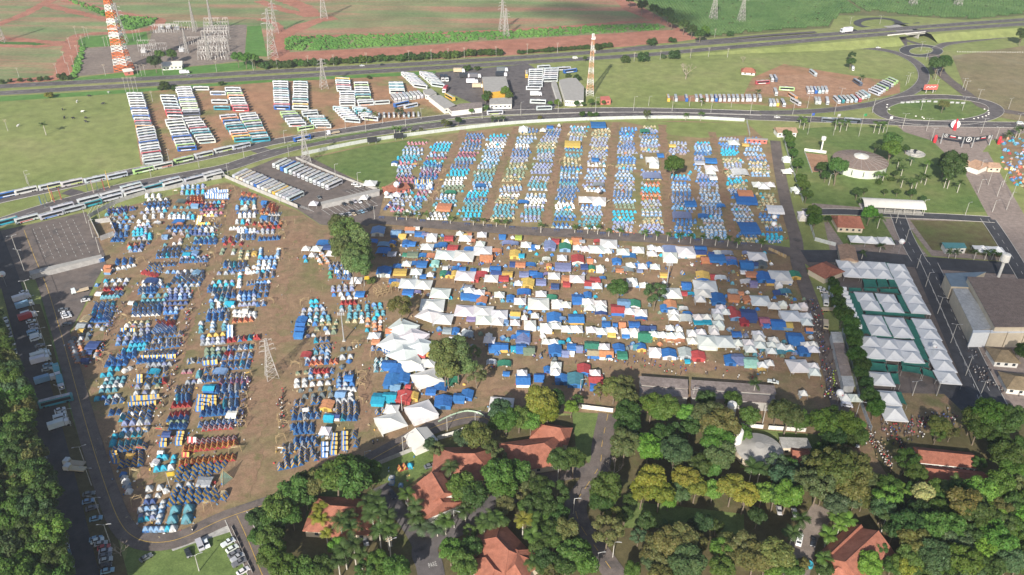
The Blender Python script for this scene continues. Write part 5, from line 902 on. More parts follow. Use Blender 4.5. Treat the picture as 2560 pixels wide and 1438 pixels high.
add((3, 3), '90,340,100 ul;220,360,80 mr;560,360,150 ol;680,420,170 or;860,380,150 or;500,560,150 ul;330,520,120 or;190,660,140 br;30,620,60 br;820,560,140 or;1060,520,90 or;1200,570,105 mr;1150,790,110 ur;1390,300,110 dl;1480,430,95 mr;1550,630,110 fb;1450,600,80 mr;1700,590,95 mr;1800,620,100 or;1950,720,160 ob;1900,640,110 dr;2050,800,160 dr;2300,560,130 mr;2250,830,100 br;2380,250,130 dr;2300,130,100 dr;2430,390,110 mr;2480,620,100 ol;2470,780,120 dr;1400,980,150 dr;1480,1120,150 ob;1620,1000,140 mr;1800,960,150 mb;1650,1250,160 ub;1880,1090,140 ub;1950,1300,160 mb;2300,1130,150 br;2150,1220,120 br;2420,1290,130 ub;2500,1050,100 mr;1000,1350,115 br;1400,1390,110 yr;1230,1360,85 mr;80,1230,170 ob;240,1400,110 mr;30,1400,90 br;1690,40,75 ml;1830,20,70 ol;900,60,90 mr;820,100,80 dr;650,90,110 dr;520,200,75 dr;720,270,110 or;1500,820,110 xr;1700,800,110 dr;1350,800,90 xr;2150,960,130 dr;2050,1050,120 dr;2350,960,110 dr;2500,930,110 dr;1250,1010,90 xr;1100,1180,80 dr;420,420,90 dr;620,620,90 ol;740,700,80 ol;950,700,80 or;2540,420,90 dr;2540,150,90 dr;2100,330,70 dl;2540,1250,110 dr;2200,1390,120 dr;1750,1400,120 mr;560,1400,80 dr;150,520,70 dr;2560,760,110 mr;350,1330,60 os')
add((2, 2), '290,1150,140 yr;250,1230,100 yr;350,1260,110 yr;70,1310,100 mr;190,1350,90 br;420,1130,105 dr;590,1200,70 br;880,1040,75 ol;1020,1010,115 or;1120,990,105 or;1140,1130,120 or;1150,1280,130 dr;1160,1400,120 dr;1400,1160,120 mb;1550,1200,130 mb;1480,1240,110 mb;1730,1270,90 br;1980,1280,150 ob;2080,1380,180 ob;1930,1130,95 dr;2200,1130,85 dr;2370,1290,90 mr;1430,70,115 ul;1060,15,95 mr;660,1130,60 dl')
add((2, 3), '200,1280,140 or;90,1240,95 or;310,1330,100 mr;560,1370,130 mr;640,1290,105 dr;760,1380,120 mr;870,1400,85 br;680,40,65 mr;700,150,68 mr;750,270,90 mr;820,360,85 mr;840,460,85 mr;860,560,78 mr;880,690,90 mr;940,780,85 dr;920,850,75 dr;980,960,68 dr;1020,1090,85 mr;1070,1210,85 mr;2050,1320,110 or;2200,1270,150 mr;2350,1340,140 dr;1700,1390,95 or;2540,640,80 dr;2100,1420,110 dr;2480,1300,110 dr')
add((2, 1), '1880,700,135 et;2010,640,120 et;1920,830,130 er;2110,800,110 er;2180,650,70 el;2200,880,100 el;1440,210,125 ol;2440,1240,115 ur;2500,1330,110 mr;2400,1370,80 mr')
add((1, 1), '850,870,120 ot;920,950,150 et;1040,990,110 et;850,1060,110 et;1040,1130,130 et;960,1200,110 et;1060,1240,95 et;1150,1375,48 os')
add((1, 2), '1620,205,100 mb;1590,240,70 mb')
add((1, 3), '230,15,38 mr;255,95,48 mr;300,205,55 mr;330,350,55 mr;350,420,58 mr;385,510,55 mr;460,690,75 mr;465,770,75 mr;1230,60,100 mb;1080,30,38 dr;1850,260,125 dt;1830,170,90 dr;1770,215,70 dr;700,230,100 mb;540,240,58 dr;575,315,45 dr;890,485,50 dr;965,470,30 dr;1170,480,28 dr;1290,480,34 dr;1440,490,42 dr;1550,550,32 dr;915,580,22 dr;1020,700,75 br;600,750,34 dr;690,765,34 dr;650,1400,60 dr;1380,50,35 dr;1270,300,30 dr;1230,360,35 ds;1110,390,35 ds')
add((0, 3), '1690,650,85 db;1760,620,75 db;840,560,40 dl;830,625,42 dr;1755,1050,48 or;2540,350,60 dr;1240,1400,90 mb;190,1340,42 mr;215,1400,48 mr')
add((0, 2), '1310,585,62 ds;1620,565,62 ds;1130,605,52 ds;1510,572,30 us;1180,5,45 dr;1300,60,55 dr;1420,100,52 dr;1500,140,50 dr;1560,150,60 dr;1600,215,50 dr;1720,255,55 dr;1800,300,50 dr;1880,350,52 dr;1930,310,45 br;2180,345,38 ds;280,1180,24 or;700,1145,30 dr;780,1150,32 dr;840,1150,30 dr;1350,1140,42 ol;1740,1145,18 dr;790,1020,32 mr;645,1035,26 mr;710,1040,22 mr;450,1030,34 br;380,1035,26 br;915,1025,22 mr;850,1030,20 mr;650,790,45 ds;560,760,30 ds;730,585,22 dr;940,460,35 ds;860,480,40 ds;1400,430,50 ds;1600,410,40 ds')
add((0, 1), '1430,1120,48 ul;1890,1240,46 ol;1940,1240,28 dr;2020,1205,34 dr;2310,950,38 dr;2290,985,38 mr;2490,915,45 br;2530,960,40 mr;2150,1110,24 br;2300,1080,30 mr;1650,1300,25 ol;2210,690,30 ds;2110,690,40 ds;30,640,50 ds;1130,780,25 ds')
add((0, 0), '1595,550,50 mr;1710,550,55 mr;1540,620,65 dr;1500,610,35 dr;2370,580,58 br;2450,590,60 br;2530,590,55 br;490,960,44 ys;1650,870,55 ds;1750,890,35 ds;620,775,45 ds;680,785,35 ds;20,825,30 ds;100,815,25 ds;2210,840,30 ds;1600,890,30 ds;200,805,28 ds;300,805,25 ds;400,795,30 ds;470,790,28 ds')
def tree_mark(x, y):
    if y < 240: return 'by the highway' if y > 125 or x < 1500 else 'edging the orchard'
    if y < 310: return 'along the avenue'
    if x > 1940 and y < 650: return 'in the park on the right'
    if x > 2050 and y < 1050: return 'along the barrier beside the peaked tents'
    if y < 560: return 'in the upper camp'
    if y < 760 and x < 1000: return 'in the tall stand mid camp'
    if y < 1000: return 'among the kitchen camp'
    if x < 1060: return 'round the palm-shaded house'
    if x < 1290: return 'by the tiled houses'
    if x < 1600: return 'along the shaded lane'
    if x < 1930: return 'behind the corrugated sheds' if y < 1150 else ('in the picnic lawn row' if y < 1290 else 'below the picnic lawn')
    if y < 1170: return 'near the crowded gate'
    if x < 2200: return 'near the gravel drive'
    return 'in the lower right wood'
FR = random.Random(12)
def fill(poly, n, cols, r0, r1):
    xs, ys = [p[0] for p in poly], [p[1] for p in poly]; k = 0; tries = 0
    while k < n and tries < 4000:
        tries += 1; x, y = FR.uniform(min(xs), max(xs)), FR.uniform(min(ys), max(ys))
        if inpoly(x, y, poly) and all((x-q[0])**2+((y-q[1])*1.3)**2 > (q[2]*.8)**2 for q in TREES): TREES.append((x, y, FR.uniform(r0, r1), FR.choice(cols), FR.choice(['round', 'round', 'broad', 'loose']))); k += 1
fill([(2200, 1210), (2480, 1230), (2580, 1150), (2600, 1450), (2250, 1450), (2230, 1320)], 26, 'dmmoub', 20, 34)
fill([(1930, 1150), (2110, 1150), (2180, 1270), (2050, 1290), (1920, 1240)], 8, 'oomu', 18, 30)
fill([(1270, 1200), (1430, 1210), (1430, 1310), (1470, 1380), (1500, 1450), (1330, 1450), (1330, 1330)], 14, 'dmmod', 16, 28)
fill([(1560, 1340), (1860, 1345), (1960, 1440), (1640, 1450)], 10, 'oomud', 20, 32)
fill([(1620, 1030), (1940, 1050), (1860, 1180), (1600, 1180)], 10, 'dmmu', 18, 30)
fill([(640, 1290), (700, 1230), (820, 1180), (930, 1160), (930, 1200), (760, 1250), (720, 1320), (700, 1400), (650, 1400)], 12, 'mmd', 18, 28)
fill([(900, 1400), (985, 1395), (985, 1445), (900, 1445)], 4, 'mmd', 18, 26)
fill([(1170, 1330), (1200, 1300), (1290, 1300), (1200, 1330), (1180, 1390)], 3, 'mmd', 14, 20)
TREES.sort(key=lambda q: q[0])
TREG = {}
for q in TREES: TREG.setdefault((q[3], q[4] == 'shrub', tree_mark(q[0], q[1])), []).append(q)
for (ck, shr, mk), L in TREG.items():
    for i, (x, y, r_, ck, kd) in enumerate(L):
        pos = '' if len(L) == 1 else (', %s from left,' % ordn(i))
        lab = '%s %s%s %s' % (GN[ck], 'shrub' if kd == 'shrub' else {'round': 'round-crowned tree', 'broad': 'spreading tree', 'tall': 'tall tree', 'loose': 'loose-crowned tree'}[kd], pos, mk)
        hh = 21 if kd == 'tall' and y < 800 else (24 if kd == 'tall' else None)
        tree(x, y, r_, ck, kd, lab, mk.replace('in the ', 'trees in the ') if 'wood' in mk else None, hh, {'round': 'round_tree', 'broad': 'spreading_tree', 'tall': 'tall_tree', 'loose': 'loose_tree', 'shrub': 'shrub'}[kd])
# the dense wood at the left edge goes on beyond the frame
WOOD, WOODOFF = [], []; pts = []
KINDN = dict(round='round_tree', broad='spreading_tree', tall='tall_tree', loose='loose_tree', shrub='shrub')
EDGE = [(560, -105), (640, -62), (740, -20), (800, 8), (900, 38), (1000, 72), (1100, 98), (1200, 128), (1300, 148), (1438, 165), (1540, 178)]
y = 575
while y < 1540:
    for (y0, x0), (y1, x1) in zip(EDGE, EDGE[1:]):
        if y0 <= y <= y1: xe = x0+(x1-x0)*(y-y0)/(y1-y0)
    x = xe - TR.uniform(22, 30)
    while x > -190 + (y-575)*.08:
        pts.append((x+TR.uniform(-7, 7), y+TR.uniform(-10, 10))); x -= TR.uniform(33, 45)*(.17/ mpp(x, y))
    y += 27
for x, y in pts:
    ck = TR.choice('ddmmoumdb'); edge_ = TR.uniform(16, 21)
    if x > -22: WOOD.append((x, y, ck, edge_)); continue
    WOODOFF.append((x, y, edge_))
cnt_ = {}
for x, y, ck, hh in sorted(WOOD, key=lambda q: q[1]):
    cnt_[ck] = cnt_.get(ck, -1)+1; kd = TR.choice(['round', 'round', 'broad', 'tall'])
    tree(x, y, TR.uniform(4.2, 6.2), ck, kd, '%s tree in the dense left wood, %s of its shade from the top' % (GN[ck], ordn(cnt_[ck])), 'trees of the left wood', hh, KINDN[kd], False)
# the same wood outside the frame, joined
vs_, cs_ = [], []; src = CROWN['shrub'][0]; V0 = np.array([v.co[:] for v in src.vertices]); C0 = np.empty(len(src.vertices)*4, np.float32); src.color_attributes['Leaf'].data.foreach_get('color', C0)
for x, y, hh in WOODOFF:
    R = TR.uniform(4.6, 6.2); g = G(x, y, hh-R*.7); vs_.append(V0*R*np.array([1, 1, 1.1])+np.array(g)); cs_.append(C0)
V1 = np.concatenate(vs_); n_ = len(V1)//4; me = bpy.data.meshes.new('woodland'); me.vertices.add(len(V1)); me.vertices.foreach_set('co', V1.ravel()); me.loops.add(len(V1)); me.loops.foreach_set('vertex_index', np.arange(len(V1))); me.polygons.add(n_); me.polygons.foreach_set('loop_start', np.arange(n_)*4); me.polygons.foreach_set('loop_total', np.full(n_, 4))
me.materials.append(M_LEAF); ca = me.color_attributes.new('Leaf', 'FLOAT_COLOR', 'POINT'); ca.data.foreach_set('color', np.concatenate(cs_)); me.update(); me.validate()
o = link('woodland', me, color=GC['d']); o['kind'] = 'stuff'; o['label'] = 'dense wood going on beyond the left edge'; o['category'] = 'wood'
# palms
def frond_mesh():
    m = MB(); n = 9; rib = [(q*1.0, 0, .42*math.sin(q*1.9)-.5*q*q) for q in [i/n for i in range(n+1)]]
    for i in range(n):
        a, b_ = Vector(rib[i]), Vector(rib[i+1]); wd = .30*math.sin(math.pi*(i+.9)/(n+1))+.05
        for s in (-1, 1):
            m.add([a, b_, b_+Vector((.10, s*wd, -.10*wd*4)), a.lerp(b_, .4)+Vector((.12, s*wd, -.10*wd*4))], [(0, 1, 2, 3) if s > 0 else (3, 2, 1, 0)])
    me = m.mesh('palm_frond', M_LEAF); ca = me.color_attributes.new('Leaf', 'FLOAT_COLOR', 'POINT'); ca.data.foreach_set('color', [v for _ in me.vertices for v in (1, 1, 1, 1)]); return me
FROND = frond_mesh(); P_TRUNK = MB().tube([(0, 0, -.3), (0, 0, .15), (0, 0, .5), (0, 0, .85), (0, 0, 1)], [.30, .26, .24, .19, .16], 8).mesh('palm_trunk', M_PALE)
def palm(x, y, h, fl, ck, label, group, n=13):
    g = G(x, y, h); th = thing('palm_tree', label, 'palm', (g.x, g.y, 0), TR.uniform(0, 6), group); link('trunk', P_TRUNK, th, (0, 0, 0), 0, (.9, .9, h)); c = jit(GC[ck], .15)
    for i in range(n):
        o = link('frond', FROND, th, (0, 0, h), 0, (fl*TR.uniform(.85, 1.1), fl, fl*TR.uniform(.8, 1.1)), jit(c, .1)); o.rotation_euler = (TR.uniform(-.2, .2), TR.uniform(-.55, .35)+(.2 if i % 2 else -.35), 2.399*i)
PALMS = [((3, 1), '620,770,6y;655,770,6y;600,865,6y;660,885,6y;700,1025,5y', 2.6, 'beside the palm-shaded house lawn'), ((3, 1), '840,895,10d;945,970,10d;935,850,9d;1110,720,11d;1160,830,10d;1230,750,11d;1320,850,11d;1230,990,9d;1335,950,10m;1310,1010,9d;1180,690,10d', 3.6, 'around the palm-shaded house'),
         ((3, 1), '880,1180,10d;975,1150,11d;1045,1230,8d;820,1310,8d', 3.5, 'in the clump at the drive entrance'), ((3, 1), '1510,630,9m;1590,745,10d;1590,860,6d;1940,360,10d;1640,950,4u;1810,975,4u;1890,900,7m', 3.4, 'before the large tiled house'), ((3, 1), '2280,925,9m;2380,855,9m;2335,890,10d;2430,880,9d;2090,790,6d', 3.4, 'beside the bottom tiled house'),
         ((3, 2), '110,890,9y;200,880,9m;200,1040,9m;270,1070,8d;220,1310,6d;2480,380,8d;2400,360,8d;1560,960,6d', 3.6, 'along the shaded lane'), ((3, 3), '1880,500,8m;720,940,7b;600,1040,6b;690,860,7b;800,890,6b;560,1270,8m;250,1010,8d;340,880,7d;1190,840,9d;2190,690,9d;2340,40,9d', 3.2, 'in the lower right wood'),
         ((1, 3), '1110,305,6m;1160,310,6m;1350,355,6d;1500,355,7d;1600,190,8m;1590,330,6d;1440,150,5u;1120,740,7m;1310,170,6d;1350,240,6d;1450,380,6d;1790,330,8d;1920,390,7d;1550,310,6d;1820,350,7d', 3.2, 'in the park on the right'), ((1, 3), '2080,1080,5d;2190,1080,5d;2260,1080,5d;2330,1110,4d;1820,1080,4d;1890,1080,4d;950,1090,4d;1130,1020,4d', 2.6, 'by the yard marquees'),
         ((0, 3), '330,1190,7m;370,1210,7m;690,1210,7m;740,1220,8m;800,1220,7m;1080,1230,8m;1130,1240,8m;1170,1240,7m;2530,1290,7d;2500,1290,7d;2405,1340,5d;940,770,5d', 3.4, 'below the avenue on the right'), ((0, 2), '1740,1140,5m;1890,1135,6m;2460,910,6d;1900,1000,5m', 3.0, 'on the avenue verge'), ((0, 1), '1080,1110,10m;1380,1290,4m;1430,1290,4m;1540,1290,4m;2370,1190,4d;2420,1190,4d;2470,1180,4d;1190,1140,6o', 2.8, 'on the avenue median'), ((0, 0), '430,1245,8d', 3.2, 'alone on the open pasture'),
         ((1, 1), '1400,705,4d;1500,705,4d;1610,700,4m;1700,700,4m;1940,740,4m;2170,755,4d;2270,760,4m;2400,770,4m;2490,775,4d', 2.2, 'on the verge of the internal road, west'), ((1, 2), '290,815,5m;630,830,4m;760,825,5m;860,830,5m;970,865,4m;1080,865,4m;1330,885,5m;1450,890,5m;1560,900,5m;1680,910,5m;1790,920,5m;1910,930,5m;2040,945,5m;2165,935,6m;2260,965,5m;2500,975,4m', 2.4, 'on the verge of the internal road'), ((2, 2), '2430,960,8d', 3.0, 'poking out of the shed shadow')]
for t, S, fl, mk in PALMS:
    L = [e.split(',') for e in S.split(';')]; L.sort(key=lambda e: float(e[0]))
    for i, (X, Y, hk) in enumerate(L):
        x, y = tl(t, float(X), float(Y)); palm(x, y, float(hk[:-1]), fl*TR.uniform(.9, 1.1), hk[-1], '%spalm, %s from left, %s' % (GN[hk[-1]]+' ', ORD[i], mk) if len(L) > 1 else 'lone %s palm %s' % (GN[hk[-1]], mk), 'palms '+mk, 13 if y > 1000 else 9)
# bare trees
def bare_mesh(seed):
    r = random.Random(seed); m = MB()
    def br(p, d, l, rad, k):
        q = p+d*l; m.tube([p, (p+q)/2+Vector((r.uniform(-.04, .04), r.uniform(-.04, .04), 0))*l, q], [rad, rad*.8, rad*.55], 5 if k > 1 else 4, 0, False)
        if k:
            for i in range(3): br(q, (d+Vector((r.uniform(-.8, .8), r.uniform(-.8, .8), r.uniform(0, .5)))).normalized(), l*.72, rad*.5, k-1)
    br(Vector((0, 0, 0)), Vector((0, 0, 1)), 2.2, .28, 0)
    for i in range(4): a = 1.57*i+r.uniform(-.4, .4); br(Vector((0, 0, 2.1)), Vector((math.cos(a)*.6, math.sin(a)*.6, .75)).normalized(), 2.6, .17, 3)
    return m
M_BARE = paint('pale_bare_branches', (.36, .30, .25), .9, .15)
for X, Y, t, s, lab in ((1010, 470, (3, 2), 1.0, 'leafless pale tree at the lane junction'), (1735, 790, (0, 2), 1.7, 'leafless spreading tree in the far pasture'), (2305, 625, (0, 2), .7, 'small leafless tree near the tiny white house'), (1210, 1250, (3, 0), .75, 'leafless tree at the shaded bend verge')):
    th = thing('bare_tree', lab, 'tree', Gt(t, X, Y), 0, None, s); link('branches', bare_mesh(X).mesh('branches', M_BARE), th)
# orchard rows, tall crop and hedges: beyond counting
_ph = (1+5**.5)/2; ICO = np.array([(-1, _ph, 0), (1, _ph, 0), (-1, -_ph, 0), (1, -_ph, 0), (0, -1, _ph), (0, 1, _ph), (0, -1, -_ph), (0, 1, -_ph), (_ph, 0, -1), (_ph, 0, 1), (-_ph, 0, -1), (-_ph, 0, 1)])/1.902
ICF = [(0, 11, 5), (0, 5, 1), (0, 1, 7), (0, 7, 10), (0, 10, 11), (1, 5, 9), (5, 11, 4), (11, 10, 2), (10, 7, 6), (7, 1, 8), (3, 9, 4), (3, 4, 2), (3, 2, 6), (3, 6, 8), (3, 8, 9), (4, 9, 5), (2, 4, 11), (6, 2, 10), (8, 6, 7), (9, 8, 1)]
def bushes(name, pts, mat, label, seed=1):
    r = np.random.default_rng(seed); n = len(pts); V = np.empty((n, 12, 3)); A = np.array(pts)
    V[:] = ICO[None]*(1+r.uniform(-.28, .28, (n, 12, 1))); V *= A[:, None, 3:6]; V += A[:, None, :3]
    fs = (np.array(ICF)[None]+np.arange(n)[:, None, None]*12).reshape(-1, 3); me = bpy.data.meshes.new(name); me.from_pydata(V.reshape(-1, 3).tolist(), [], fs.tolist()); me.materials.append(mat)
    o = link(name, me); o['kind'] = 'stuff'; o['label'] = label; o['category'] = 'plants'; return o
M_CITRUS = ground_mat('citrus_leaves', [(.3, (.045, .10, .03)), (.7, (.085, .145, .05))], .03, .4, 1.5)
M_CANE = ground_mat('tall_crop_leaves', [(.3, (.055, .145, .03)), (.7, (.11, .22, .05))], .02, .15, 1.0)
OP = [(1590, -2), (1655, 35), (1700, 60), (1772, 92), (1920, 78), (2070, 66), (2098, 36), (2190, 28), (2300, 42), (2440, 48), (2600, 30), (2700, -100), (1440, -100)]
gb = [G(1590, 90), G(2700, -90)]; pt = []; Y = gb[0].y-60; row = 0
while Y < gb[1].y+60:
    X = -50
    while X < 760:
        yy = Y + X*.10; u = X; d = yy*_c - (-CAM_H)*_s; px = 1280+F_PX*u/d; py = 719+F_PX*(-yy*_s+CAM_H*_c)/d; px, py = 1280+(px-1280)*math.cos(ROLL)-(py-719)*math.sin(ROLL), 719+(px-1280)*math.sin(ROLL)+(py-719)*math.cos(ROLL)
        if inpoly(px, py, OP) and not (abs((px-2135)-(py-15)*1.6) < 7 and py < 36) and TR.random() > .02: pt.append((X, yy, 1.3, 2.0, 1.45, TR.uniform(1.5, 2.2)))
        X += 3.3
    Y += 6.4
bushes('orchard', pt, M_CITRUS, 'rows of round green citrus trees in the far orchard', 4)
pt = []
for P in ([(712, 100), (725, 94), (880, 89), (1280, 79), (1500, 65), (1640, 64), (1665, 70), (1640, 76), (1280, 96), (1000, 114), (760, 127), (715, 125)], [(150, -6), (190, 2), (300, 40), (395, 47), (380, 60), (330, 74), (292, 69), (268, 44)], [(176, 190), (196, 150), (206, 110), (214, 112), (206, 160), (192, 196)]):
    xs, ys = [p[0] for p in P], [p[1] for p in P]; nn = int((max(xs)-min(xs))*(max(ys)-min(ys))*.07)
    for i in range(nn):
        x, y = TR.uniform(min(xs), max(xs)), TR.uniform(min(ys), max(ys))
        if inpoly(x, y, P): g = G(x, y); s = TR.uniform(.7, 1.4); pt.append((g.x, g.y, .5, 1.6*s, 1.3*s, TR.uniform(.8, 1.9)*s))
bushes('crop_strip', pt, M_CANE, 'strips of tall bright green crop between red fields', 6)
HED = [(655, 166), (720, 163), (800, 158), (900, 152), (1000, 147), (1080, 142), (1180, 135), (1250, 133)]
for i in range(60):
    f = i/59*(len(HED)-1); k = min(int(f), len(HED)-2); x = HED[k][0]+(HED[k+1][0]-HED[k][0])*(f-k); y = HED[k][1]+(HED[k+1][1]-HED[k][1])*(f-k)
    tree(x, y+TR.uniform(-2, 2), TR.uniform(3.4, 5), TR.choice('dddm'), 'shrub', '%s hedge shrub from left between highway and red field' % ordn(i), 'hedge along the highway', None, 'hedge_shrub', False)
for i in range(26):
    f = i/25; x, y = 1300+f*225, 132-f*17; tree(x, y, TR.uniform(2.2, 3.6), 'd', 'shrub', '%s small hedge shrub from left beyond the tower' % ordn(i), 'hedge beyond the tower', None, 'hedge_shrub', False)
# ================================================================== buildings
def tile_mat(name, a, b_):
    m = ground_mat(name, [(.3, a), (.7, b_)], .12, .6, 4.0, rough=.85); nt = m.node_tree; b = nt.nodes['Principled BSDF']
    w = N(nt, 'ShaderNodeTexWave', wave_type='BANDS', bands_direction='X'); w.inputs['Scale'].default_value = 2.6; w.inputs['Distortion'].default_value = .4
    g = N(nt, 'ShaderNodeNewGeometry'); nt.links.new(g.outputs['Position'], w.inputs['Vector'])
    bp = N(nt, 'ShaderNodeBump'); bp.inputs['Strength'].default_value = .5; bp.inputs['Distance'].default_value = .12; nt.links.new(w.outputs['Fac'], bp.inputs['Height']); nt.links.new(bp.outputs[0], b.inputs['Normal']); return m
M_TILE = tile_mat('terracotta_tiles', (.30, .115, .075), (.38, .16, .11)); M_TILE2 = tile_mat('weathered_tiles', (.36, .23, .16), (.45, .30, .21))
M_WALLW = paint('white_plaster', (.70, .69, .65), .8, .08, .3); M_WALLC = paint('cream_plaster', (.60, .52, .40), .8, .08, .3); M_WALLP = paint('red_painted_wall', (.52, .16, .13), .8, .1, .3)
M_GREYW = paint('grey_block_wall', (.40, .39, .38), .85, .15, .5); M_ZINC = tile_mat('corrugated_zinc', (.40, .41, .42), (.52, .53, .53)); M_RUST = tile_mat('weathered_corrugated', (.22, .18, .165), (.32, .27, .25)); M_BRN = tile_mat('brown_sheet_roof', (.235, .18, .155), (.27, .21, .18)); M_BLUEG = paint('blue_grey_flat_roof', (.17, .23, .29), .8, .1, .3); M_LROOF = paint('pale_sheet_roof', (.62, .60, .55), .6, .06, .3); M_CROOF = paint('grey_fibre_cement_roof', (.36, .35, .33), .85, .1, .4); M_TANR = tile_mat('tan_shingle_roof', (.24, .185, .115), (.29, .225, .145))
M_WIN = paint('dark_window', (.03, .04, .05), .2, .1, 1, 0, .5); M_WOODD = paint('wooden_door', (.16, .09, .05), .7, .15)
def slab(poly, z, th=.25, over=0):
    return poly
def block(name, label, cat, pts, h, roof, wall, t=None, wins=0, group=None, overh=.4, parapet=False):
    """flat or nearly flat roofed building; corners read at roof height"""
    P = [G(*(tl(t, *p) if t else p), h) for p in pts]; c = sum(P, Vector())/len(P); c.z = 0; th = thing(name, label, cat, (c.x, c.y, 0), 0, group)
    Q = [(p.x-c.x, p.y-c.y) for p in P]; k = 1-overh/max(1, max(math.hypot(*q) for q in Q)); W = [(q[0]*k, q[1]*k) for q in Q]
    link('wall', MB().prism(W, 0, h-.12).mesh('wall', wall), th); link('roof', MB().prism(Q, h-.1, h+.12).mesh('roof', roof), th)
    if wins:
        n = len(W); best = sorted(range(n), key=lambda i: (W[i][1]+W[(i+1) % n][1]))[0]; a, b_ = Vector((*W[best], 0)), Vector((*W[(best+1) % n], 0)); d = b_-a; rz = math.atan2(d.y, d.x); nn = Vector((d.y, -d.x, 0)).normalized()
        if nn.y > 0: nn = -nn
        me = MB().box(0, 0, 0, min(1.4, d.length/wins*.5), .14, 1.1).mesh('window', M_WIN)
        for i in range(wins): p = a+d*((i+.5)/wins)+nn*.05; link('window', me, th, (p.x, p.y, h*.55), rz)
    return th
def ridge_house(name, label, A, B, t, w, he, hr, hip=1.0, roof=None, wall=None, over=.7, wins=3, group=None, base=0):
    a, b_ = Gt(t, *A, hr), Gt(t, *B, hr); c = (a+b_)/2; d = b_-a; L = d.length; rz = math.atan2(d.y, d.x)
    if math.sin(rz) < -.7 or math.cos(rz) < 0: rz += math.pi
    th = thing(name, label, 'house', (c.x, c.y, base), rz, group); e = w/2*hip; X, Y = L/2+e, w/2; zo = he-.1
    m = MB(); R = [(-L/2, 0, hr), (L/2, 0, hr)]; o = over
    ev = [(-X-o, -Y-o, he-.35), (X+o, -Y-o, he-.35), (X+o, Y+o, he-.35), (-X-o, Y+o, he-.35)]
    if hip < .1: R = [(-X-o, 0, hr), (X+o, 0, hr)]
    lo = [(p[0], p[1], p[2]-.2) for p in ev]
    m.add(ev+R+lo, [(0, 1, 5, 4), (2, 3, 4, 5), (1, 2, 5), (3, 0, 4), (0, 6, 7, 1), (1, 7, 8, 2), (2, 8, 9, 3), (3, 9, 6, 0), (9, 8, 7, 6)])
    rf = link('roof', m.mesh('roof', roof or M_TILE), th)
    cap = MB().tube([R[0], R[1]], .16, 6)
    if hip > .1:
        for k, q in ((0, 0), (3, 0), (1, 1), (2, 1)): cap.tube([ev[k], R[q]], .13, 5)
    link('ridge_cap', cap.mesh('ridge_cap', roof or M_TILE), rf)
    link('wall', MB().prism([(-X, -Y), (X, -Y), (X, Y), (-X, Y)], 0, he-.5).mesh('wall', wall or M_WALLW), th)
    if hip < .1:
        for s in (-1, 1): link('gable', MB().add([(s*X, -Y, he-.5), (s*X, Y, he-.5), (s*X, 0, hr-.3), (s*(X-.2), -Y, he-.5), (s*(X-.2), Y, he-.5), (s*(X-.2), 0, hr-.3)], [(0, 1, 2), (5, 4, 3), (0, 2, 5, 3), (1, 4, 5, 2)]).mesh('gable', wall or M_WALLW), th)
    me = MB().box(0, 0, 0, 1.3, .16, 1.1).mesh('window', M_WIN)
    for i in range(wins):
        wv = link('window', me, th, (-X+2*X*(i+.5)/wins, -Y-.04, he*.5)); link('sill', MB().box(0, -.12, -.62, 1.5, .2, .1).mesh('sill', M_CONC), wv)
    link('door', MB().box(X+.02, 0, 1.05, .12, 1.0, 2.1).mesh('door', M_WOODD), th)
    return th
RH = ridge_house
RH('tiled_house', 'terracotta hip-roofed house ringed by palms', (745, 745), (985, 760), T42, 15, 4, 8, 1.0, wall=M_WALLC)
RH('entrance_porch', 'small tiled porch roof below the palm-ringed house', (830, 975), (890, 1010), T42, 5, 3, 4.2, .8, wall=M_WALLC, wins=1)
RH('tiled_house', 'large terracotta house with white front gable', (1700, 470), (1850, 690), T42, 17, 4.5, 9, .05, wall=M_WALLW)
RH('upper_roof_tier', 'raised tiled tier on the white-gabled house', (1760, 420), (1865, 600), T42, 7, 9, 11, .05, wall=M_WALLW, wins=2)
RH('tiled_house', 'broad hip-roofed tiled house behind the white-gabled one', (1990, 225), (2180, 225), T42, 16, 4, 8.5, 1.0, wall=M_WALLC)
RH('tiled_house', 'main hip-roofed wing of the bottom tiled house', (2400, 1060), (2520, 1190), T42, 15, 4.5, 9, 1.0, wall=M_WALLC)
RH('tiled_house', 'lower left wing of the bottom tiled house', (2290, 1260), (2380, 1380), T42, 9, 4, 7, .9, wall=M_WALLW)
RH('tiled_house', 'right wing of the bottom tiled house', (60, 1190), (30, 1330), (3, 2), 9, 4.5, 8, .9, wall=M_WALLW)
RH('tiled_house', 'hip-roofed tiled house half hidden behind lane trees', (120, 150), (320, 120), (3, 2), 15, 4, 8, 1.0, wall=M_WALLC)
RH('tiled_house', 'tiled house wing under yellow-green trees', (310, 1370), (480, 1400), (2, 2), 9, 4, 7, .8, wall=M_WALLC)
RH('tiled_hall', 'diagonal tiled hall in the lower right wood', (790, 1290), (1090, 1010), (3, 3), 14, 5, 9.5, .05, wall=M_WALLW, wins=5)
RH('tiled_annex', 'tiled annex at the foot of the diagonal hall', (700, 1360), (780, 1390), (3, 3), 7, 3.5, 6, .8, wall=M_WALLW, wins=2)
RH('tiled_annex', 'long lean tiled annex left of the diagonal hall', (650, 1200), (920, 945), (3, 3), 6, 4, 6.5, .05, wall=M_WALLW, wins=4)
RH('long_lodge', 'long white lodge with bright orange tiled roof', (1520, 190), (2060, 245), (3, 3), 7.5, 4.2, 6.2, .05, wall=M_WALLW, wins=8)
RH('long_lodge', 'long dull-tiled lodge below the white one', (1500, 360), (2180, 440), (3, 3), 7.5, 3.5, 5.5, .05, wall=M_WALLC, wins=7)
RH('tiled_shed', 'brown tiled shed beside the round grey roof', (270, 195), (400, 215), (3, 3), 10, 3.5, 6, .05, wall=M_WALLC, wins=2)
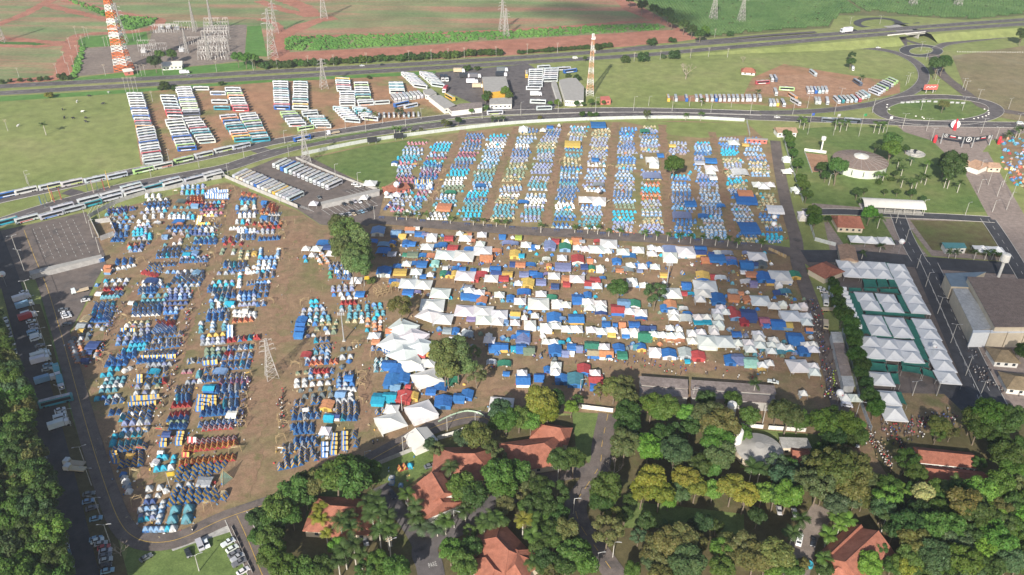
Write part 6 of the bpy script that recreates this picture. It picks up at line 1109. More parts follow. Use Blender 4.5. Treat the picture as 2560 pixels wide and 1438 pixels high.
RH('tiled_house', 'terracotta house with awning in the park', (700, 715), (920, 725), (1, 3), 14, 4, 7.5, .1, wall=M_WALLC, wins=4)
RH('guard_house', 'red-tiled guard house beside the peaked tents', (540, 1185), (640, 1240), (1, 3), 14, 4, 6.5, .3, wall=M_WALLC, wins=2)
RH('gate_roof', 'tan tiled entrance gate roof over the park road', (790, 1000), (820, 1130), (1, 3), 8, 5, 6.4, .05, M_TILE2, M_WALLC, wins=1)
RH('gatehouse', 'central gatehouse of the tan-tiled entrance', (2070, 155), (2130, 175), (1, 3), 12, 4.5, 7.5, .4, M_TILE2, M_WALLW, wins=3)
RH('gate_wing', 'left wing of the tan-tiled entrance', (1900, 160), (2010, 170), (1, 3), 7, 4, 5.5, .1, M_TILE2, M_WALLC, wins=2)
RH('gate_wing', 'right wing of the tan-tiled entrance', (2200, 185), (2310, 190), (1, 3), 7, 4, 5.5, .1, M_TILE2, M_WALLC, wins=2)
RH('white_hut', 'tiny white house with red roof in the far field', (2330, 675), (2400, 680), (0, 2), 9, 3, 5.5, .6, wall=M_WALLW, wins=2)
RH('kiosk', 'tan hip-roofed kiosk, farther of two on the plaza', (2330, 620), (2400, 625), (2, 3), 10, 3.6, 6, .7, M_TANR, M_WALLW, wins=3)
RH('kiosk', 'tan hip-roofed kiosk, nearer of two on the plaza', (2470, 880), (2560, 890), (2, 3), 11, 3.6, 6, .7, M_TANR, M_WALLW, wins=3)
RH('drive_gate', 'small tiled gate arch at the palm drive', (1125, 1265), (1245, 1195), T42, 2.4, 2.6, 3.4, .05, wall=M_WALLC, wins=0)
RH('road_gatehouse', 'white gabled gatehouse spanning the perimeter road', (1600, -20), (1690, 90), T42, 9, 4.5, 6, .05, M_LROOF, M_WALLW, wins=1)
RH('red_hut', 'long red-roofed hut with a white balloon above', (1290, 425), (1500, 385), (1, 1), 8, 3.5, 5.2, .1, wall=M_WALLP, wins=4)
RH('brick_hut', 'small brick hut at the foot of the red-white mast', (1235, 690), (1310, 680), (0, 0), 8, 4, 5, .1, M_LROOF, M_WALLP, wins=1)
RH('control_house', 'long white house in the substation yard', (1620, 620), (1810, 610), (0, 0), 11, 4, 6, .05, M_LROOF, M_WALLW, wins=5)
RH('entrance_hut', 'cream-roofed ticket hut below the avenue', (90, 1275), (270, 1275), (0, 3), 9, 4.5, 6, .05, M_TILE2, M_WALLW, wins=4)
block('restaurant', 'wide grey-roofed restaurant beside the thin tower', 'building', [(470, 800), (560, 780), (640, 780), (720, 870), (715, 1000), (610, 1005), (530, 1000)], 5, M_CROOF, M_WALLW, (0, 2), 5)
block('long_shed', 'narrow grey shed left of the restaurant', 'shed', [(395, 815), (440, 810), (495, 990), (455, 1000)], 4, M_CROOF, M_WALLW, (0, 2), 2)
block('station_canopy', 'broad pale roof of the fuel station', 'building', [(2255, 770), (2495, 765), (2530, 895), (2280, 930)], 7, M_CROOF, paint('yellow_fascia', (.62, .36, .05), .6), (0, 1), 0)
block('station_shop', 'low white shop below the station roof', 'building', [(2330, 985), (2556, 970), (2556, 1040), (2330, 1045)], 4, M_CROOF, M_WALLW, (0, 1), 5)
block('market_hall', 'L-shaped white building, slanted grey wing', 'building', [(1720, 960), (1840, 950), (2010, 1060), (1880, 1085)], 4.5, M_CROOF, M_WALLW, (0, 1), 3)
block('market_hall', 'L-shaped white building, rust-streaked front wing', 'building', [(1920, 1080), (2040, 1035), (2260, 1020), (2260, 1075), (1950, 1110)], 4.5, M_RUST, M_WALLW, (0, 1), 5)
block('station_office', 'small grey-roofed office by the white fleet', 'building', [(1665, 900), (1750, 885), (1805, 930), (1740, 955), (1690, 945)], 4, M_CROOF, M_WALLW, (0, 1), 2)
block('pink_block', 'pink block at the foot of the thin tower', 'building', [(880, 965), (970, 960), (990, 1000), (885, 1000)], 4, M_WALLP, M_WALLP, (0, 2), 2)
block('toilet_block', 'long grey-roofed stall row on the left lot', 'building', [(290, 1270), (1010, 1105), (1020, 1130), (300, 1310)], 3, M_CROOF, M_GREYW, (1, 0), 9)
block('ticket_booths', 'long grey-roofed booth row closing the coach lot', 'building', [(645, 580), (1200, 448), (1240, 452), (1235, 475), (650, 608)], 3, M_CROOF, M_GREYW, (1, 1), 9)
block('ticket_booths', 'white-fronted booth row at the upper right lot', 'building', [(2340, 1375), (2556, 1385), (2556, 1400), (2340, 1390)], 3, M_CROOF, M_WALLP, (0, 2), 4)
for i, (y0, lab) in enumerate(((880, 'upper long corrugated shed, left half'), (985, 'lower long corrugated shed, left half'))):
    block('corrugated_shed', lab, 'shed', [(1270, y0), (1755, y0+35), (1760, y0+130-i*20), (1290, y0+90-i*20)], 4.5, M_RUST, M_CROOF, (2, 2), 0); block('corrugated_shed', lab.replace('left', 'right'), 'shed', [(1785, y0+38), (2620, y0+95), (2640, y0+180-i*10), (1790, y0+130-i*20)], 4.5, M_RUST, M_CROOF, (2, 2), 0)
for i in range(5):
    f0, f1 = i/5, (i+1)/5-.01
    L0, L1 = (625+130*f0, 440+550*f0), (625+130*f1, 440+550*f1); R0, R1 = (730+140*f0, 440+550*f0), (730+140*f1, 440+550*f1); block('corrugated_shed', '%s bay from the top of the corrugated roof by the lane' % ORD[i], 'shed', [L0, R0, R1, L1], 4.2, M_ZINC if i in (0, 4) else M_RUST, M_ZINC, (2, 3), 0, 'bays of the lane shed')
block('flat_house', 'concrete-roofed house beside the round grey roof', 'house', [(110, 60), (390, 70), (440, 170), (140, 170)], 4, M_CONC, M_WALLC, (3, 3), 3)
block('yard_shelter', 'teal-roofed shelter in the paved yard', 'shelter', [(1735, 985), (1960, 990), (1985, 1040), (1775, 1045)], 3.6, paint('teal_sheet', (.10, .28, .29), .6), M_WALLW, (1, 3), 3)
# arena with brown roof
th = block('exhibition_hall', 'big brown-roofed exhibition hall at right edge', 'building', [(2418, 692), (2560, 698), (2720, 708), (2720, 818), (2487, 818)], 11, M_BRN, M_WALLC, None, 0)
block('hall_side_wing', 'grey corrugated wing along the exhibition hall', 'building', [(2382, 722), (2420, 722), (2484, 821), (2433, 826)], 8, M_ZINC, M_WALLC, None, 0); block('hall_roof_deck', 'blue-grey flat deck behind the exhibition hall', 'building', [(2362, 684), (2466, 680), (2418, 702), (2422, 718), (2378, 716)], 8, M_BLUEG, M_WALLC, None, 0)
pw = paint('white_parapet', (.74, .76, .78), .5, .05)
for i in range(6):
    x0 = 2432+i*44; block('parapet_panel_box', '%s white parapet bay from left on the exhibition hall front' % ORD[i], 'wall', [(x0, 826-i*.6), (x0+43, 825-i*.6), (x0+43, 832), (x0, 833)], 8.4, pw, pw if i < 1 else M_WALLC, None, 0, 'parapet bays of the hall', .02)
# round buildings
def cone_hall(label, x, y, z, R, h, ap, wallm, roofm, ribm, lant=True, cat='building', k=40, ribs=20):
    g = G(x, y, z); th = thing('round_hall', label, cat, (g.x, g.y, 0)); link('wall', MB().lathe([(R, 0), (R, h)], k).mesh('wall', wallm), th)
    link('roof', MB().lathe([(R+.6, h-.1), (R+.6, h+.15), (R*.22, ap)], k).mesh('roof', roofm), th)
    rib = MB().add([(R*.22, -.06, ap+.08), (R*.22, .06, ap+.08), (R+.5, .1, h+.25), (R+.5, -.1, h+.25), (R*.22, -.06, ap-.2), (R+.5, -.1, h-.05)], [(0, 3, 2, 1), (0, 4, 5, 3)]).mesh('rib', ribm)
    for i in range(ribs): link('rib', rib, th, (0, 0, 0), 2*math.pi*i/ribs)
    if lant: link('lantern', MB().lathe([(R*.28, ap-.3), (R*.28, ap+.5), (R*.26, ap+.5), (.1, ap+1.8)], 20).mesh('lantern', M_LROOF), th)
    for i in range(6): a = -2.6+i*.42; link('window', MB().box(R*math.cos(a), R*math.sin(a), h*.5, .5, .5, h*.55, a).mesh('window', M_WIN), th)
    return th
cone_hall('round auditorium with brown ribbed roof and pale lantern', *tl((1, 3), 928, 140), 8, 17.6, 6.5, 9.2, paint('pale_green_plaster', (.55, .60, .50), .8, .06, .3), M_BRN, M_CROOF)
cone_hall('round grey thatch-like roof in the lower trees', *tl((3, 2), 2470, 160), 5, 8.6, 4, 6, M_WALLC, M_CROOF, M_CROOF, False, 'building', 32, 24)
# curved pavilion
g0, g1 = Gt((1, 3), 1000, 560, 6), Gt((1, 3), 1500, 585, 6); c = (g0+g1)/2; rz = math.atan2(g1.y-g0.y, g1.x-g0.x); Lp = 37; th = thing('open_pavilion', 'long open pavilion with curved cream roof', 'pavilion', (c.x, c.y, 0), rz)
m = MB(); n = 10
for k_, o in ((0, 0), (1, .2)):
    pass
prof = [(-6.5+13*i/n, 4.2+2.4*math.sin(math.pi*i/n)) for i in range(n+1)]; vs = [(sx*Lp/2, y, z+dz) for dz in (0, .2) for sx in (-1, 1) for y, z in prof]; q = n+1
m.add(vs, [(2*q+i, 3*q+i, 3*q+i+1, 2*q+i+1) for i in range(n)] + [(i+1, q+i+1, q+i, i) for i in range(n)] + [(i, 2*q+i, 2*q+i+1, i+1) for i in range(n)] + [(q+i+1, 3*q+i+1, 3*q+i, q+i) for i in range(n)]); link('roof', m.mesh('roof', M_LROOF), th)
for i in range(7):
    for s in (-1, 1): link('post', MB().box(0, 0, 2.2, .3, .3, 4.4).mesh('post', M_CONC), th, (-Lp/2+1+i*(Lp-2)/6, s*6, 0))
link('floor_slab', MB().box(0, 0, .2, Lp-1, 13, .3).mesh('floor_slab', M_CONC), th)
# ------------------------------------------------------------------ fences and walls
def fence(label, pts, h, step, mat, cat='fence', t=None, name='panel_fence', th_=.08, gap=.04, post=None, z=0):
    P = [G(*(tl(t, *p) if t else p), z) for p in pts]; L = smooth_line(P, 6) if len(P) > 2 else P; o = thing(name, label, cat, P[0]); me = MB().box(0, 0, h/2, step-gap, th_, h).mesh('panel', mat); pm = MB().box(0, 0, h/2+.1, .18, .18, h+.2).mesh('post', post or M_CONC)
    d = 0; tot = sum((L[i+1]-L[i]).length for i in range(len(L)-1)); n = max(1, int(tot/step)); acc = 0; i = 0; seg = (L[1]-L[0]).length; r = random.Random(int(P[0].x))
    for k in range(n):
        s = (k+.5)*step
        while s > acc+seg and i < len(L)-2: acc += seg; i += 1; seg = (L[i+1]-L[i]).length
        p = L[i].lerp(L[i+1], (s-acc)/seg); dd = L[i+1]-L[i]; link('panel', me, o, p-P[0]+Vector((0, 0, r.uniform(-.05, .03))), math.atan2(dd.y, dd.x)+r.uniform(-.02, .02))
        if k % 2 == 0: link('post', pm, o, p-P[0]+dd.normalized()*(step/2), math.atan2(dd.y, dd.x))
    return o
M_HOARD = paint('pale_steel_hoarding', (.55, .58, .58), .5, .1, .5, .2); M_MESHF = paint('blue_grey_barrier', (.42, .47, .52), .5, .12, .5)
fence('long pale hoarding along the avenue above the upper camp', [(756, 389), (900, 359), (1060, 336), (1280, 311), (1500, 300), (1700, 297), (1866, 304)], 2.6, 4, M_HOARD); fence('short hoarding closing the upper camp corner', [(1866, 304), (1875, 345)], 2.6, 4, M_HOARD)
fence('grey panel fence behind the queueing coaches', [(223, 546), (288, 511), (370, 484), (425, 474), (512, 454), (563, 445)], 2.6, 4, M_GREYW); fence('grey panel fence edging the coach lot', [(563, 445), (640, 478), (752, 524)], 2.6, 4, M_GREYW)
fence('long low wall between coach lot and grass', [(400, 150), (800, 320), (1100, 430), (1240, 470)], 1.8, 4, M_GREYW, 'wall', (1, 1), 'block_wall'); fence('wall of the small walled plot, left side', [(225, 548), (245, 590), (252, 602)], 3, 4, M_GREYW, 'wall', None, 'block_wall'); fence('wall of the small walled plot, front side', [(252, 602), (290, 588)], 3, 4, M_GREYW, 'wall', None, 'block_wall'); fence('wall of the small walled plot, right side', [(290, 588), (277, 555)], 3, 4, M_GREYW, 'wall', None, 'block_wall'); fence('wall of the small walled plot, back side', [(277, 555), (240, 560)], 3, 4, M_GREYW, 'wall', None, 'block_wall')
fence('pale barrier along the right edge of the upper camp', [(1958, 345), (1975, 410), (1995, 470), (2008, 510)], 2.4, 3.5, M_HOARD); fence('pale barrier beside the parked cars of the lane', [(2070, 722), (2094, 785)], 2.6, 3, M_MESHF); fence('striped barrier along the hedge to the gate', [(2104, 830), (2128, 920), (2150, 1010), (2177, 1080)], 2.8, 2.2, M_MESHF, gap=.5); fence('white barrier by the crossing, upper part', [(2018, 545), (2036, 600)], 2.4, 3, M_HOARD); fence('white barrier by the crossing, lower part', [(2036, 602), (2102, 620)], 2.4, 3, M_HOARD)
fence('grey wall along the road by the lawn tents', [(1120, 385), (1680, 155)], 2.2, 3, M_GREYW, 'wall', T42, 'block_wall'); fence('grey wall right of the road gatehouse', [(1810, 95), (1990, 40), (2150, -30)], 2.4, 3, M_WALLW, 'wall', T42, 'block_wall'); fence('white wall below the kitchen camp', [(650, 1200), (1060, 1250)], 2.2, 3, M_WALLW, 'wall', (2, 2), 'block_wall'); fence('white wall behind the round grey roof', [(2280, 1385), (2556, 1410)], 2, 3, M_WALLW, 'wall', (2, 2), 'block_wall'); fence('white wall left of the crowded gate', [(0, 1412), (400, 1440)], 2, 3, M_WALLW, 'wall', (2, 3), 'block_wall'); fence('pale green low wall round the track bend', [(1820, 1345), (1950, 1280), (2100, 1240), (2230, 1260), (2300, 1310)], 1, 2, paint('pale_green_wall', (.42, .56, .42), .8), 'wall', (2, 1), 'low_wall')
fence('low fence between the sunny lawn and the drive', [(2310, 960), (2420, 1200), (2530, 1438)], 1.2, 3, M_GREYW, 'fence', T41, 'wire_fence', .03, .6); fence('grey plinth in front of the toilet stalls', [(300, 1345), (780, 1225)], 1.6, 3, M_HOARD, 'wall', (1, 0)); fence('white pale wall around the auditorium court, left side', [(360, 75), (440, 295)], 1.2, 3, M_WALLW, 'wall', (1, 3), 'low_wall'); fence('pale wall around the auditorium court, back side', [(360, 72), (590, 100)], 2.2, 3, M_WALLW, 'wall', (1, 3), 'low_wall'); fence('white fence of the far right paddock', [(2390, 131), (2450, 132), (2600, 133)], 1.4, 2.5, M_WALLW, gap=2.1, name='rail_fence'); fence('wooden corral of the blue tent square, top side', [(0, 1060), (200, 1150)], 2, 2, M_WOOD, 'fence', (1, 3), 'rail_fence', .1, .3)
patch('court_floor', [(375, 90), (590, 110), (600, 180), (500, 280), (440, 280)], M_DIRTP, (1, 3))
# ------------------------------------------------------------------ lattice masts and pylons
def lattice(m, b0, b1, z0, z1, n, t, mi=0):
    for i in range(n):
        a, c = i/n, (i+1)/n; ha, hc = b0+(b1-b0)*a, b0+(b1-b0)*c; za, zc = z0+(z1-z0)*a, z0+(z1-z0)*c; A = [(-ha, -ha, za), (ha, -ha, za), (ha, ha, za), (-ha, ha, za)]; C = [(-hc, -hc, zc), (hc, -hc, zc), (hc, hc, zc), (-hc, hc, zc)]
        for k in range(4): m.bar(A[k], C[k], t*1.5, mi); m.bar(A[k], C[(k+1) % 4], t, mi); m.bar(A[(k+1) % 4], C[k], t, mi); m.bar(C[k], C[(k+1) % 4], t, mi)
M_MORG = paint('mast_orange', (.66, .17, .05), .5, .05); M_MWHT = paint('mast_white', (.72, .71, .69), .5, .05); M_STEEL = paint('weathered_steel', (.42, .40, .38), .6, .12)
M_MPAL = paint('faded_mast_orange', (.60, .34, .20), .5, .05)
def mast(label, g, H, b0, b1, ns, t, plat=()):
    th = thing('lattice_mast', label, 'tower', g)
    for i in range(ns):
        a, c = i/ns, (i+1)/ns; f = lambda q: b0+(b1-b0)*(q**.8); m = MB(); lattice(m, f(a), f(c), H*a, H*c-.01, 2, t); link('section', m.mesh('section', (M_MORG if H > 60 else M_MPAL) if i % 2 == (0 if H > 60 else 1) else M_MWHT), th)
    for q in plat: link('platform', MB().box(0, 0, H*q, f(q)*2+1.4, f(q)*2+1.4, .5).mesh('platform', M_MWHT), th)
    for i, q in enumerate((.72, .8, .86, .93, .97)): link('antenna', MB().box(0, 0, 0, .5, .35, 2.4).mesh('antenna', M_MWHT), th, (math.cos(i*2.1)*(f(q)+.8), math.sin(i*2.1)*(f(q)+.8), H*q), i*2.1)
    return th
mast('tall orange and white lattice mast by the substation', Gt((0, 0), 1240, 700), 74, 6.3, 1.6, 13, .34, (.42, .5, .58)); mast('slender orange and white lattice mast by the restaurant', Gt((0, 2), 775, 950), 51, 3.1, .7, 11, .15, (.92,))
def pylon_mesh(H, b, arms, t):
    m = MB(); lattice(m, b, b*.28, 0, H*.72, 6, t); lattice(m, b*.28, b*.18, H*.72, H, 3, t); arm = MB()
    for z, l in arms:
        for s in (-1, 1): arm.bar((0, -.3, z), (s*l, 0, z+.3), t*1.3); arm.bar((0, .3, z), (s*l, 0, z+.3), t*1.3); arm.bar((0, 0, z+1.6), (s*l, 0, z+.3), t); arm.bar((s*l, 0, z+.3), (s*l, 0, z-1.1), t*1.1)
    return m.mesh('pylon_tower', M_STEEL), arm.mesh('pylon_arm', M_STEEL)
PYA, PYAA = pylon_mesh(24, 3.0, ((17, 4.2), (20, 3.6), (23, 3.0)), .13); PYB, PYBA = pylon_mesh(40, 4.2, ((28, 6), (32, 5), (36, 4)), .2)
for t, X, Y, big, rz, s, lab in (((2, 1), 160, 890, 0, .5, .85, 'steel lattice pylon standing on the broad earth path'), ((0, 1), 680, 885, 0, .5, 1.05, 'steel pylon behind the bus columns'), ((1, 1), 505, 200, 0, .5, 1.0, 'steel pylon behind the coach lot wall'), ((0, 1), 170, 570, 1, .3, 1.1, 'front one of the twin pylons by the track fork'), ((0, 1), 195, 330, 1, .3, .8, 'rear one of the twin pylons by the track fork'), ((0, 1), 680, 185, 1, .3, .9, 'pylon on the green islet of the track fork'), ((0, 1), 2460, 310, 1, .3, .8, 'left one of the crop strip pylon pair'), ((0, 1), 2497, 365, 1, .3, .7, 'right one of the crop strip pylon pair'), ((0, 2), 2005, 205, 1, .2, .9, 'leftmost pylon in the orchard'), ((0, 2), 2285, 225, 1, .2, .85, 'second orchard pylon from left'), ((0, 3), 1440, 62, 1, .2, .9, 'third orchard pylon from left'), ((0, 3), 1890, 68, 1, .2, .9, 'rightmost pylon in the orchard'), ((0, 0), 20, 420, 1, .3, .75, 'pylon at the far left edge'), ((0, 0), 1235, 430, 1, .2, .95, 'grey pylon right behind the orange mast')):
    th = thing('pylon', lab, 'pylon', Gt(t, X, Y), rz, 'steel pylons', s); link('tower', PYB if big else PYA, th); link('crossarms', PYBA if big else PYAA, th)
# substation gantries
gm = MB(); 
for x in (-14, -5, 5, 14): lattice2 = [gm.bar((x+dx, dy, 0), (x, 0, 11), .2) for dx in (-.6, .6) for dy in (-.6, .6)]
for z in (10.6, 11.4): gm.bar((-14, 0, z), (14, 0, z), .25)
for i in range(14): gm.bar((-14+i*2, 0, 10.6), (-13+i*2, 0, 11.4), .15); gm.bar((-13+i*2, 0, 11.4), (-12+i*2, 0, 10.6), .15)
GAN = gm.mesh('gantry_frame', M_STEEL); ins = MB()
for x in (-11, -8, -2, 2, 8, 11): ins.tube([(x, 0, 10.6), (x, 0, 8.4)], .18, 6); ins.box(x, .8, 2.2, .35, .35, 4.4)
INS = ins.mesh('insulators', M_MWHT)
for i in range(13):
    f = i/12; th = thing('switch_gantry', '%s gantry from the front of the dense substation rack' % ordn(i), 'gantry', Gt((0, 0), 2130+40*f, 600-310*f), .12+rnd.uniform(-.05, .05), 'gantries of the dense rack', (rnd.uniform(.8, 1.05), 1, rnd.uniform(.7, 1.05))); link('frame', GAN, th); link('insulators', INS, th)['kind'] = 'stuff'
for i, (X, Y, s) in enumerate(((1480, 520, .6), (1580, 500, .6), (1470, 470, .6), (1650, 330, .8), (1700, 320, .7), (1860, 300, .8), (1900, 450, .7), (1610, 330, .7), (1500, 560, .55))):
    th = thing('switch_gantry', '%s loose gantry in the open substation yard' % ORD[i], 'gantry', Gt((0, 0), X, Y), .12, 'loose gantries of the yard', s); link('frame', GAN, th); link('insulators', INS, th)['kind'] = 'stuff'
for X, Y, hh, lab in ((1945, 320, 30, 'left tall lattice spire of the substation'), (2125, 330, 34, 'right tall lattice spire of the substation'), (2090, 600, 26, 'front lattice spire of the substation'), (1870, 530, 22, 'short lattice spire of the substation yard')):
    th = thing('lattice_spire', lab, 'tower', Gt((0, 0), X, Y)); m = MB(); lattice(m, 1.6, .3, 0, hh, 9, .2); link('frame', m.mesh('frame', M_STEEL), th); link('spike', MB().tube([(0, 0, hh), (0, 0, hh+4)], [.2, .05], 5).mesh('spike', M_STEEL), th)
for i, (X, Y) in enumerate(((1610, 300), (1690, 290), (1770, 300), (1820, 520), (1440, 530))):
    th = thing('transformer', '%s grey transformer from the upper left of the yard' % ORD[i], 'transformer', Gt((0, 0), X, Y), .1, 'transformers'); link('tank', MB().box(0, 0, 2, 5, 3, 3.4).mesh('tank', M_ROOFU), th)
    for k in (-1.4, 0, 1.4): link('bushing', MB().tube([(k, 0, 3.6), (k, 0, 6)], [.35, .15], 8).mesh('bushing', M_MWHT), th)
    link('radiator', MB().box(0, -1.9, 1.9, 4.2, .8, 2.6).mesh('radiator', M_ROOFU), th)
# ------------------------------------------------------------------ poles
POLE = MB().tube([(0, 0, -.3), (0, 0, .6), (0, 0, 1)], [.16, .14, .08], 8); POLE = MB().tube([(0, 0, 0), (0, 0, 1)], [.17, .10], 8).mesh('pole_shaft', M_CONC)
ARM1 = MB().tube([(0, 0, 0), (.8, 0, .35), (1.9, 0, .5)], .06, 5).mesh('lamp_arm', M_POLE); HEADM = MB().box(2.1, 0, .48, .8, .3, .16, 0, 0, .8).mesh('lamp_head', M_POLE); XARM = MB().box(0, 0, 0, 2.2, .14, .14).mesh('crossarm', M_WOOD); PIN = MB().tube([(0, 0, 0), (0, 0, .3)], .08, 6).mesh('insulator_pin', M_MWHT)
def lamp(x, y, h, label, kind=1, group=None, rz=0):
    th = thing('street_lamp' if kind else 'utility_pole', label, 'street lamp' if kind else 'pole', G(x, y), rz, group); link('pole', POLE, th, (0, 0, 0), 0, (1.1, 1.1, h))
    if kind:
        for k in range(kind): a = link('arm', ARM1, th, (0, 0, h-.3), math.pi*k); link('lamp_head', HEADM, a)
    else:
        for z in (h-.4, h-1.4):
            a = link('crossarm', XARM, th, (0, 0, z))
            for q in (-1, 0, 1): link('insulator', PIN, a, (q*.9, 0, .06))
PS = [((1, 0), '2440,145,9;1990,238,9;1510,330,9;1430,225,9;1690,175,9;2280,320,9;275,400,9;298,435,9;940,495,9', 1, 'along the avenue at the left'), ((0, 1), '895,1292,10;1098,1322,10;1267,1240,9;1495,1268,10;1650,1192,9;700,1388,10;505,1350,9;290,1438,10;2258,1190,10;2348,1130,8', 1, 'along the avenue by the buses'), ((0, 2), '87,1158,11;460,1137,10;832,1120,12;1212,1112,12;1597,1115,12;1985,1125,11;2378,1140,12;1363,1062,8;1770,1065,8;2187,1075,8', 1, 'along the avenue by the thin tower'),
      ((0, 3), '245,1145,12;660,1150,12;1040,1130,12;390,1085,11;718,1000,10;1000,1005,10;1375,855,9;1400,830,9;1668,805,10;1672,918,11;1525,1102,10;1938,1105,11;2098,1000,9;1965,912,9;1942,885,9;2400,1090,9;1578,600,9;1525,507,9', 2, 'round the ramps and roundabout'), ((0, 3), '1115,242,9;820,245,8;1580,1310,10;1340,1285,12;2125,1335,12;2470,1300,13;1630,1410,10;2270,1410,11', 2, 'before the entrance plaza'),
      ((1, 3), '2110,297,10;2195,415,10;2095,495,10;2285,530,11;2380,660,12;2340,430,10;2432,545,10;1965,720,9;1535,690,9;1275,795,9;1370,985,9;1485,1245,9;1570,1430,9;605,415,8;2240,680,8', 1, 'in the park grounds'), ((2, 3), '1690,262,10;1820,555,11;1970,880,11;2090,1150,12;1440,1078,8;1680,1080,8', 2, 'along the dark park avenue'),
      ((2, 0), '290,80,9;340,235,9;395,395,9;450,560,9;515,740,9;575,950,9;640,1150,9;710,1380,9', 2, 'in the row at the shaded parking'), ((3, 0), '850,330,9;915,545,9;1000,840,9;1100,1115,9', 2, 'in the lower row at the shaded parking'), ((3, 0), '1990,1400,8', 2, 'on the sunny bottom lawn'), ((1, 0), '245,1270,13;180,1110,12', 2, 'on the left parking lot'), ((1, 0), '868,795,11;930,935,11;998,1090,10;998,738,8', 1, 'beside the walled plot'),
      ((1, 1), '235,585,8;795,330,9;1020,415,9;1185,755,9;330,130,8', 1, 'round the coach lot'), ((3, 1), '1100,360,8;1470,210,8;1980,970,9;1350,1270,9', 1, 'by the tiled houses'), ((2, 1), '2190,1390,8;1910,1430,8;1460,1240,9', 1, 'by the track bend'), ((3, 2), '845,1395,9;1005,1265,8;612,830,8;455,520,8', 1, 'along the shaded lane'), ((2, 3), '865,1320,10', 1, 'near the first aid tent'), ((2, 2), '680,1060,8;1800,1140,8;2500,1360,8', 1, 'by the corrugated sheds')]
for t, S, kd, mk in PS:
    L = sorted(([float(v) for v in e.split(',')] for e in S.split(';')))
    for i, (X, Y, h) in enumerate(L): lamp(*tl(t, X, Y), h, '%s %s lamp post%s %s' % ('double' if kd == 2 else 'single', 'pale', (', %s from left,' % ORD[i]) if len(L) > 1 else '', mk), kd, 'lamp posts '+mk, rnd.uniform(-.5, .5))
US = [((0, 0), '765,370,11;855,375,11;885,385,11;830,465,11;785,570,11;705,490,11;650,630,11;575,755,11;200,800,11;740,675,11;700,745,11;1050,470,10;1085,465,10;1115,455,10;1340,410,11;1375,405,11;1405,400,11;1260,925,13;1300,920,13;1335,920,13;1375,915,13;1380,755,10;1415,760,10;1452,755,10;1630,750,10;1055,755,10;1525,1015,9;80,1310,9;2165,720,10;2530,705,10', 'round the substation'), ((0, 1), '523,665,10;777,655,10;1105,635,10;1527,610,10;1750,600,10;1918,590,10;2080,580,10;2397,565,10;213,690,10', 'along the highway hedge'), ((0, 2), '152,540,10;453,530,10;1780,580,9;1960,570,9;2150,575,9;1218,615,9;1478,600,9;2022,375,9', 'beyond the pasture'), ((3, 1), '1345,1268,10;2090,880,7', 'at the lane junction')]
for t, S, mk in US:
    L = sorted(([float(v) for v in e.split(',')] for e in S.split(';')))
    for i, (X, Y, h) in enumerate(L): lamp(*tl(t, X, Y), h, 'utility pole, %s from left, %s' % (ordn(i), mk), 0, 'utility poles '+mk, .3)
# flood-light masts and flags
for t, X, Y, h, lab in (((2, 1), 880, 530, 15, 'tall floodlight mast between left camp blocks'), ((1, 2), 1545, 1420, 13, 'tall floodlight mast in the kitchen camp')):
    th = thing('floodlight_mast', lab, 'mast', Gt(t, X, Y)); link('pole', MB().tube([(0, 0, 0), (0, 0, h)], [.35, .2], 10).mesh('pole', M_POLE), th); link('footing', MB().box(0, 0, .25, 1.6, 1.6, .5, 0, 0, .8).mesh('footing', M_CONC), th)
    hd = link('head_frame', MB().box(0, 0, h, 3.0, .2, .2).box(0, 0, h+.9, 3.0, .2, .2).box(0, 0, h+.4, .2, .2, 1.2).mesh('head_frame', M_POLE), th)
    for i in range(8): link('floodlight', MB().box(0, -.3, 0, .5, .4, .5).mesh('floodlight', M_ROOFU), hd, (-1.3+(i % 4)*.87, 0, h+(.0 if i < 4 else .9)))
def flag_mesh(w=3, h=2):
    m = MB(); n = 6; vs = [(.1+w*i/n, .25*math.sin(i*1.1)*(i/n), -h*j) for j in (0, 1) for i in range(n+1)]; return m.add(vs, [(i, i+1, n+2+i, n+1+i) for i in range(n)]).mesh('flag', FAB)
FLAG = flag_mesh()
for t, X, Y, h, c, lab in (((0, 3), 395, 1345, 17, (.06, .12, .45), 'flag pole with a blue and white flag'), ((0, 3), 650, 1355, 17, (.5, .5, .55), 'flag pole with a pale flag'), ((0, 3), 905, 1365, 18, (.04, .28, .10), 'flag pole with a green flag'), ((0, 3), 1165, 1380, 17, (.7, .7, .7), 'flag pole with a white flag'), ((3, 0), 1700, 570, 8, (.62, .42, .05), 'bamboo pole with yellow banner in the bottom camp'), ((1, 1), 1085, 1420, 6, (.62, .42, .05), 'yellow banner pole by the big trees'), ((2, 1), 480, 1350, 8, (.7, .7, .7), 'thin mast with white and red flag right of the pylon')):
    th = thing('flag_pole', lab, 'flag pole', Gt(t, X, Y)); link('pole', POLE, th, (0, 0, 0), 0, (.9, .9, h)); link('flag', FLAG, th, (0, 0, h-.2), .3, (.9, .9, 1.0), c)
